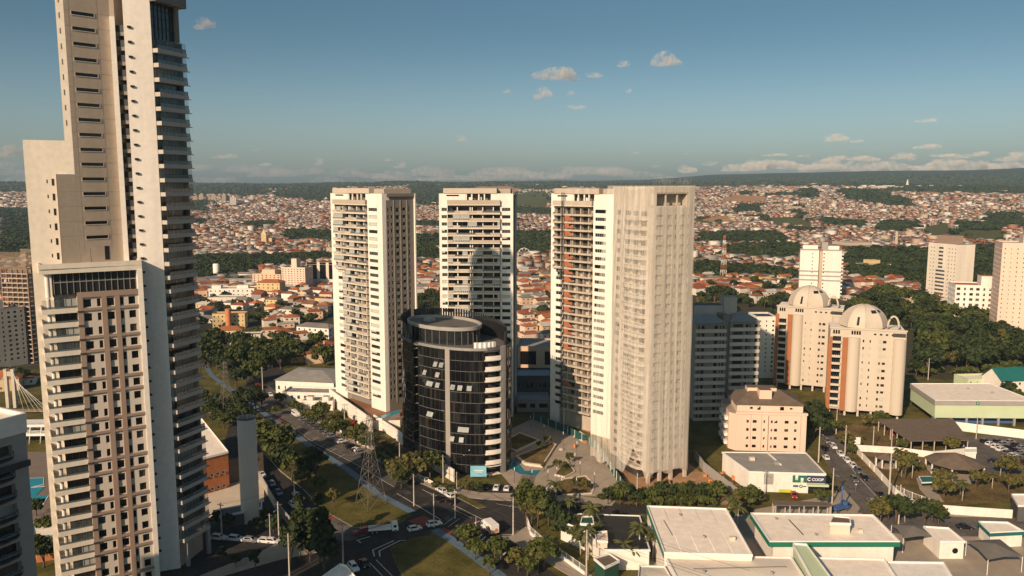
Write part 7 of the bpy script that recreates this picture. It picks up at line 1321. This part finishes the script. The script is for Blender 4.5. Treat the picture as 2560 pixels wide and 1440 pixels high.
def motorcycle():
    x, y, a = heading(1275, 1366, 1262, 1352); e = empty('motorcycle', 'dark motorcycle riding towards the junction near the slatted fence', 'motorcycle', x, y, .06, a); t, ri = wheel_mesh(.3)
    for s in (-.65, .65): o = place('wheel', t, e, s, 0, .3); place('rim', ri, o)
    m = MB(); m.tube([(-.65, 0, .35), (-.3, 0, .75), (.3, 0, .8), (.65, 0, .32)], [.08, .13, .15, .05], 'charcoal', 6); m.box(-.75, .1, -.12, .12, .72, .82, 'black'); m.build('frame', e); m = MB(); m.tube([(.45, -.35, 1.02), (.5, 0, .98), (.45, .35, 1.02)], .03, 'steel', 4); m.build('handlebar', e); h = MB(); h.box(.6, .72, -.1, .1, .78, .92, 'head_lamp'); h.build('headlight', e)
    person('rider in dark clothes on the motorcycle', 1275, 1366, a - pi / 2, 'charcoal', 'jeans', 'ride', .02)
motorcycle()
# ---------------------------------------------------------------- poles, lamps, pylons, wires
def pole_proto():
    e = empty('utility_pole', 'p', 'pole', 0, -1700, 0); m = MB(); m.cyl(0, 0, -.2, 11, .24, 'pole_concrete', 8, .15); m.build('shaft', e); m = MB(); m.box(-1.1, 1.1, -.06, .06, 10.2, 10.34, 'trunk')
    for s in (-1, -.4, .4, 1): m.cyl(s, 0, 10.34, 10.6, .05, 'brown_roof', 6)
    m.build('crossarm', e); m = MB(); m.tube([(0, 0, 8.6), (0, -1.2, 9.2), (0, -2.0, 9.25)], .05, 'metal', 5); m.box(-.12, .12, -2.6, -1.9, 9.18, 9.3, 'metal'); m.build('lamp_arm', e); return e
PP = pole_proto()
def lamp_proto():
    e = empty('lamp_post', 'l', 'lamp post', 0, -1720, 0); m = MB(); m.cyl(0, 0, 0, 4.2, .07, 'charcoal', 6, .06); m.build('post', e); m = MB(); m.cyl(0, 0, 4.2, 5.2, .11, 'white_paint', 8); m.build('lamp', e); return e
LP = lamp_proto()
POLES = [(1283, 1338, 'in the corner pavement by the box truck', 1.0), (698, 1352, 'at the sunlit end of the boundary wall', 1.0), (858, 1412, 'rising from the dark near corner', 1.05), (676, 1352, 'left of the pole at the boundary wall', .7), (724, 1440, 'at the lower edge under the conifers', 1.0), (555, 1344, 'behind the row of white cars', .9), (738, 1290, 'in the shaded street of parked cars', .9), (834, 1052, 'in front of the wedge podium wall', .85), (862, 1066, 'second in front of the wedge podium wall', .85), (1000, 1190, 'beside the lattice pylon', 1.05), (657, 975, 'at the end of the white commercial buildings', 1.0), (1108, 1207, 'pale one before the black glazing', .85), (1142, 1230, 'thin one left of the blue banner', .6), (1190, 1330, 'with sign near the box truck', .4), (1592, 1262, 'in the hedge by the building site', .9), (2046, 1156, 'left kerb of the sunny side street, nearest the pink block', 1.15), (2112, 1138, 'right kerb of the sunny side street', 1.0), (2090, 1085, 'at the far end of the sunny side street', .9), (2222, 1246, 'at the garden wall of the sunny side street', 1.3), (2246, 1310, 'at the bend below the gazebo garden', 1.05), (2080, 1258, 'beside the store sign', 1.0), (1912, 1235, 'in front of the store wall', .7), (2320, 950, 'before the wood right of the domed towers', 1.0), (2182, 1124, 'in the dry lot, slimmer', .8), (2228, 1128, 'in the dry lot near the carport', .75), (1466, 1442, 'at the slatted fence, lower edge', 1.1), (640, 1130, 'left of the grass verge', .9), (1085, 1318, 'at the red crossing', .9), (1138, 1296, 'mid junction with signal arm', .8), (1035, 1265, 'near the cycle path', .9), (930, 1130, 'behind the lattice pylon', .9), (2440, 1098, 'behind the car park', .8)]
pw = []
for i, (px, py, w, s) in enumerate(POLES):
    x, y = G(px, py); lab = 'concrete utility pole ' + w; pw.append((x, y, 10.6 * s)); a = R.uniform(-.4, .4)
    if i == 0: PP.location = (x, y, 0); PP['label'] = lab; PP['group'] = 'utility poles'; PP.rotation_euler = (0, 0, a); PP.scale = (s,) * 3
    else: copy_thing(PP, x, y, 0, a, s, lab, 'utility poles')
LAMPS = [(1286, 1208, 'left of the brown ramp'), (1326, 1199, 'between pond and ramp'), (1330, 1214, 'right end of the brown ramp'), (1370, 1214, 'by the mound bed, left'), (1408, 1114, 'nearest the far end of the hoarding'), (1442, 1139, 'along the hoarding, second'), (1437, 1170, 'right of the triangular planter'), (1450, 1192, 'between triangular planter and hoarding'), (1486, 1220, 'at the sunny lower corner of the square'), (1404, 1234, 'in front of the mound bed'), (1441, 1234, 'right front of the mound bed'), (1360, 1095, 'behind the kite-shaped planter'), (1326, 1072, 'in the shaded rear of the square'), (1392, 1206, 'before the triangular planter')]
for i, (px, py, w) in enumerate(LAMPS):
    x, y = G(px, py); lab = 'slim black lamp post with white head ' + w
    if i == 0: LP.location = (x, y, .1); LP['label'] = lab; LP['group'] = 'lamp posts of the square'
    else: copy_thing(LP, x, y, .1, 0, 1, lab, 'lamp posts of the square')
mat('pylon_steel', (.20, .18, .15), .6, .1, .6, .4, .2)
def pylon(label, px, py, h, rot):
    x, y = G(px, py); e = empty('lattice_pylon', label, 'pylon', x, y, 0, rot); m = MB(); r = lambda z: 3.4 - 2.4 * min(1, z / (h * .62)) - (0 if z < h * .62 else .5 * (z - h * .62) / (h * .38)); zs = [0, .16, .3, .42, .52, .61, .69, .77, .85, .93, 1]; C = ((-1, -1), (1, -1), (1, 1), (-1, 1))
    for a, b in zip(zs, zs[1:]):
        z0, z1 = a * h, b * h; r0, r1 = r(z0), r(z1)
        for i in range(4):
            c, d = C[i], C[(i + 1) % 4]; m.tube([(c[0] * r0, c[1] * r0, z0), (c[0] * r1, c[1] * r1, z1)], .075, 'pylon_steel', 4); m.tube([(c[0] * r0, c[1] * r0, z0), (d[0] * r1, d[1] * r1, z1)], .042, 'pylon_steel', 4); m.tube([(d[0] * r0, d[1] * r0, z0), (c[0] * r1, c[1] * r1, z1)], .042, 'pylon_steel', 4); m.tube([(c[0] * r1, c[1] * r1, z1), (d[0] * r1, d[1] * r1, z1)], .042, 'pylon_steel', 4)
    m.build('mast', e); pts = []
    for z, w in ((h * .64, 4.2), (h * .79, 3.6), (h * .94, 3.0)):
        a = MB()
        for s in (-1, 1): a.tube([(0, -.5, z), (s * w, 0, z + .1)], .06, 'pylon_steel', 4); a.tube([(0, .5, z), (s * w, 0, z + .1)], .06, 'pylon_steel', 4); a.tube([(0, 0, z + 1.4), (s * w, 0, z + .1)], .05, 'pylon_steel', 4); pts.append((x + s * w * cos(rot), y + s * w * sin(rot), z - .6)); a.tube([(s * w, 0, z + .1), (s * w, 0, z - .6)], .05, 'brown_roof', 4)
        a.build('crossarm', e)
    return pts
A1 = pylon('larger lattice pylon standing on the grass in front of the black oval building', 928, 1264, 28, .75); A2 = pylon('smaller lattice pylon on the upper lawn beside the skyscraper balconies', 568, 1048, 24, .75)
def wire(a, b, sag, label, group, r=.035):
    n = 14; c = ((a[0] + b[0]) / 2, (a[1] + b[1]) / 2, min(a[2], b[2])); m = MB(); m.tube([(a[0] + (b[0] - a[0]) * t - c[0], a[1] + (b[1] - a[1]) * t - c[1], a[2] + (b[2] - a[2]) * t - sag * 4 * t * (1 - t) - c[2]) for t in [i / n for i in range(n + 1)]], r, 'cable', 3); return tag(m.build('power_line', None, *c), label, 'power line', group)
nm = ['lowest left', 'lowest right', 'middle left', 'middle right', 'upper left', 'upper right']
for p, q, n_ in zip(A2, A1, nm): wire(p, q, 3.5, f'high-voltage wire between the two lattice pylons, {n_} arm', 'pylon wires'); wire(q, (q[0] + 82, q[1] - 98, q[2] + 2), 3.5, f'high-voltage wire from the larger pylon over the junction, {n_} arm', 'pylon wires'); wire(p, (p[0] - 70, p[1] + 120, p[2]), 4, f'high-voltage wire from the smaller pylon away over the quarter, {n_} arm', 'pylon wires')
for wi, (a, b) in enumerate(((0, 28), (28, 29), (6, 26), (6, 5), (16, 17), (16, 18), (18, 19), (13, 0), (1, 6), (9, 30), (7, 8), (15, 20))):
    for k in (-.6, .6): p, q = pw[a], pw[b]; wire((p[0] + k, p[1], p[2]), (q[0] + k, q[1], q[2]), .6, f"thin street wire, {spell(wi + 1)} span of the pole lines, {'near' if k < 0 else 'far'} strand", 'street wires', .022)
# small street signs and site clutter
def sign(label, px, py, c):
    x, y = G(px, py); e = empty('road_sign', label, 'road sign', x, y); m = MB(); m.cyl(0, 0, 0, 2.6, .04, 'metal', 6); m.build('post', e); m = MB(); m.mesh([(.33 * cos(t * pi / 6), -.06, 2.5 + .33 * sin(t * pi / 6)) for t in range(12)], [tuple(range(12))], c); m.mesh([(.2 * cos(t * pi / 6), -.07, 2.5 + .2 * sin(t * pi / 6)) for t in range(12)], [tuple(range(12))], 'white_paint'); m.build('disc', e)
sign('red-rimmed round road sign left of the box truck', 1189, 1328, 'red_lamp'); sign('red-rimmed round road sign on the dark cross street', 902, 1322, 'red_lamp'); sign('orange round sign standing in the sunny side street', 2139, 1230, 'orange_net'); 
def board(label, px, py, w, h, z, m_, rot=0): x, y = G(px, py); e = empty('sign_board', label, 'sign board', x, y, 0, rot); m = MB(); m.box(-w / 2, w / 2, -.06, .06, z, z + h, m_); m.build('panel', e); m = MB(); m.box(-.06, .06, .07, .2, 0, z + h, 'metal'); m.build('post', e)
board('white board on a post at the corner of the dry lot', 2142, 1128, 2.2, 2.6, 2.6, 'white_paint')
for i in range(46):
    px, py = (R.uniform(1755, 1850), R.uniform(1185, 1250)) if i % 3 else (R.uniform(1560, 1740), R.uniform(1222, 1250))
    if i % 7 == 0: px, py = R.uniform(1395, 1500), R.uniform(1080, 1130)
    x, y = G(px, py); w, d, h = R.uniform(.6, 2.2), R.uniform(.5, 1.6), R.uniform(.4, 1.4); k = i % 4; nm_, mt = [('brick_pallet', 'orange_wall'), ('timber_pile', 'wood_deck'), ('cement_sack', 'grey_concrete'), ('site_tarpaulin', 'far_white')][k]; m = MB()
    if k == 0: m.box(-w / 2, w / 2, -d / 2, d / 2, .15, .15 + h, mt); m.box(-w / 2, w / 2, -d / 2, -d / 4, 0, .14, 'wood_deck'); m.box(-w / 2, w / 2, d / 4, d / 2, 0, .14, 'wood_deck')
    elif k == 1: [m.tube([(-w, -d / 2 + j * .2, .12 + (j % 3) * .16), (w, -d / 2 + j * .2 + R.uniform(-.1, .1), .12 + (j % 3) * .16)], .08, mt, 4) for j in range(7)]
    elif k == 2: m.lathe(0, 0, [(w * .5, 0), (w * .55, h * .3), (w * .35, h * .8), (0, h)], mt, 7)
    else: m.mesh([(-w, -d, .0), (w, -d, .1), (w, d, .0), (-w, d, .1), (-w * .4, 0, h), (w * .5, .1, h * 1.2)], [(0, 1, 5, 4), (1, 2, 5), (2, 3, 4, 5), (3, 0, 4)], mt)
    tag(m.build(nm_, None, x, y, .07, R.uniform(0, 3)), f"{dict(brick_pallet='orange brick stack on a pallet', timber_pile='pile of brown timber', cement_sack='grey cement heap', site_tarpaulin='pale tarpaulin over site material')[nm_]}, {spell(i + 1)} of the litter on the building site", nm_.replace('_', ' '), 'building site material')
e_ = empty('crane_truck', 'blue crane truck parked beside the store sign', 'truck', *G(2098, 1278), .06, .5); m = MB(); m.box(-2.6, 1.6, -1.1, 1.1, .9, 1.7, 'blue_panel'); m.build('bed', e_); m = MB(); m.box(1.7, 3.2, -1.1, 1.1, .6, 2.5, 'blue_panel'); m.build('cab', e_); m = MB(); m.box(2.3, 3.0, -1.13, -1.1, 1.6, 2.3, 'glass_black'); m.box(3.2, 3.23, -.9, .9, 1.5, 2.3, 'glass_black'); m.build('window', e_); m = MB(); m.tube([(.9, 0, 1.7), (.9, 0, 7.5)], .25, 'blue_panel', 6); m.build('crane_post', e_); wheels(e_, (2.4, -1.6), 1.1, .45)
# ---------------------------------------------------------------- haze and clouds
def haze(density):
    m = bpy.data.materials.new('haze'); m.use_nodes = True; n = m.node_tree; n.nodes.clear(); o = n.nodes.new('ShaderNodeOutputMaterial'); v = n.nodes.new('ShaderNodeVolumePrincipled'); v.inputs['Color'].default_value = (.55, .78, 1, 1); v.inputs['Density'].default_value = density; v.inputs['Anisotropy'].default_value = 0.0; n.links.new(v.outputs[0], o.inputs['Volume']); M['haze'] = m
    mb = MB(); mb.box(-9200, 9200, -9200, 9200, -5, 330, 'haze'); tag(mb.build('haze'), kind='stuff')
haze(5.2e-5)
def cloud_mat(nm, den):
    m = bpy.data.materials.new(nm); m.use_nodes = True; n = m.node_tree; n.nodes.clear(); o = n.nodes.new('ShaderNodeOutputMaterial'); v = n.nodes.new('ShaderNodeVolumePrincipled'); v.inputs['Color'].default_value = ((.78, .72, .66, 1) if nm == 'cloud' else (.60, .57, .56, 1)); v.inputs['Anisotropy'].default_value = -.35; n.links.new(v.outputs[0], o.inputs['Volume'])
    tc = n.nodes.new('ShaderNodeTexCoord'); no = n.nodes.new('ShaderNodeTexNoise'); no.inputs['Scale'].default_value = .0085; no.inputs['Detail'].default_value = 5; no.inputs['Roughness'].default_value = .62; mr = n.nodes.new('ShaderNodeMapRange'); mr.inputs['From Min'].default_value = .44; mr.inputs['From Max'].default_value = .66; mr.inputs['To Min'].default_value = 0; mr.inputs['To Max'].default_value = den
    n.links.new(tc.outputs['Object'], no.inputs['Vector']); n.links.new(no.outputs['Fac'], mr.inputs[0]); n.links.new(mr.outputs[0], v.inputs['Density']); M[nm] = m
cloud_mat('cloud', .0075); cloud_mat('cloud_thin', .0022)
def cloud(px, py, wpx, hpx, Y=14000., seed=0, label=None, den=1):
    k = Y / F; x = (px - 1280) / F / (cos(PITCH) + (720 - py) / F * sin(PITCH)) * Y; z = zat(py + hpx * .5, Y); w, h = wpx * k, hpx * k; rr = np.random.default_rng(seed)
    nu, nv = 40, 20; th = np.linspace(0, 2 * pi, nu, endpoint=False); ph = np.linspace(-pi / 2, pi / 2, nv + 1)[1:-1]; T, P = np.meshgrid(th, ph); d = np.stack([np.cos(P) * np.cos(T), np.cos(P) * np.sin(T), np.sin(P)], -1).reshape(-1, 3); d = np.concatenate([d, [[0, 0, -1.]], [[0, 0, 1.]]])
    lum = rr.normal(size=(16, 3)); lum /= np.linalg.norm(lum, axis=1)[:, None]; am = rr.uniform(.1, .5, 16); wd = rr.uniform(3, 16, 16); r = .62 + (am * np.exp(-wd * (1 - d @ lum.T))).sum(1); r = r / r.max(); p = d * r[:, None]; p[:, 2] = np.where(p[:, 2] < 0, p[:, 2] * .28, p[:, 2]); p *= np.array([w * .55, w * .28 + h * .3, h * 1.05])
    f = []
    for j in range(nv - 2):
        for i in range(nu): f.append((j * nu + i, j * nu + (i + 1) % nu, (j + 1) * nu + (i + 1) % nu, (j + 1) * nu + i))
    nb = len(d) - 2; f += [(nb, (i + 1) % nu, i) for i in range(nu)] + [(nb + 1, (nv - 2) * nu + i, (nv - 2) * nu + (i + 1) % nu) for i in range(nu)]
    m = MB(); m.mesh([tuple(q) for q in p], f, 'cloud' if den == 1 else 'cloud_thin', True); tag(m.build('cloud', None, x, Y, z), label, None, 'clouds', 'stuff')
CL = [(1400, 172, 140, 44), (1490, 180, 60, 24), (1560, 156, 50, 18), (1670, 142, 84, 36), (1355, 222, 84, 34), (1270, 218, 36, 22), (1428, 230, 40, 12), (1452, 261, 78, 18), (1572, 224, 30, 14), (1155, 344, 74, 15), (510, 46, 84, 36), (570, 385, 84, 16), (640, 371, 26, 10), (660, 408, 60, 10), (795, 402, 44, 18), (2310, 298, 76, 12), (2090, 342, 110, 18), (2145, 350, 70, 10), (2305, 362, 92, 16), (1000, 410, 60, 16), (970, 396, 40, 10), (1720, 418, 70, 22), (1775, 405, 50, 14), (1640, 412, 36, 10), (1585, 380, 30, 8), (1715, 382, 26, 7), (20, 368, 120, 34)]
for i, c in enumerate(CL): cloud(*c, 14000., i)
for i in range(16): cloud(1860 + i * 48 + R.uniform(-16, 16), 406 + R.uniform(-8, 10), R.uniform(90, 170), R.uniform(20, 36), 15500., 100 + i)
for i in range(12): cloud(1930 + i * 60 + R.uniform(-30, 30), 388 + R.uniform(-6, 6), R.uniform(50, 120), R.uniform(10, 18), 15000., 160 + i)
for i in range(22): cloud(480 + i * 56 + R.uniform(-30, 30), 428 + R.uniform(-14, 18), R.uniform(110, 260), R.uniform(16, 34), 17000., 200 + i, None, 0)
for i in range(5): cloud(-40 + i * 30, 420 + R.uniform(-20, 20), R.uniform(80, 160), R.uniform(20, 40), 17000., 260 + i, None, 0)
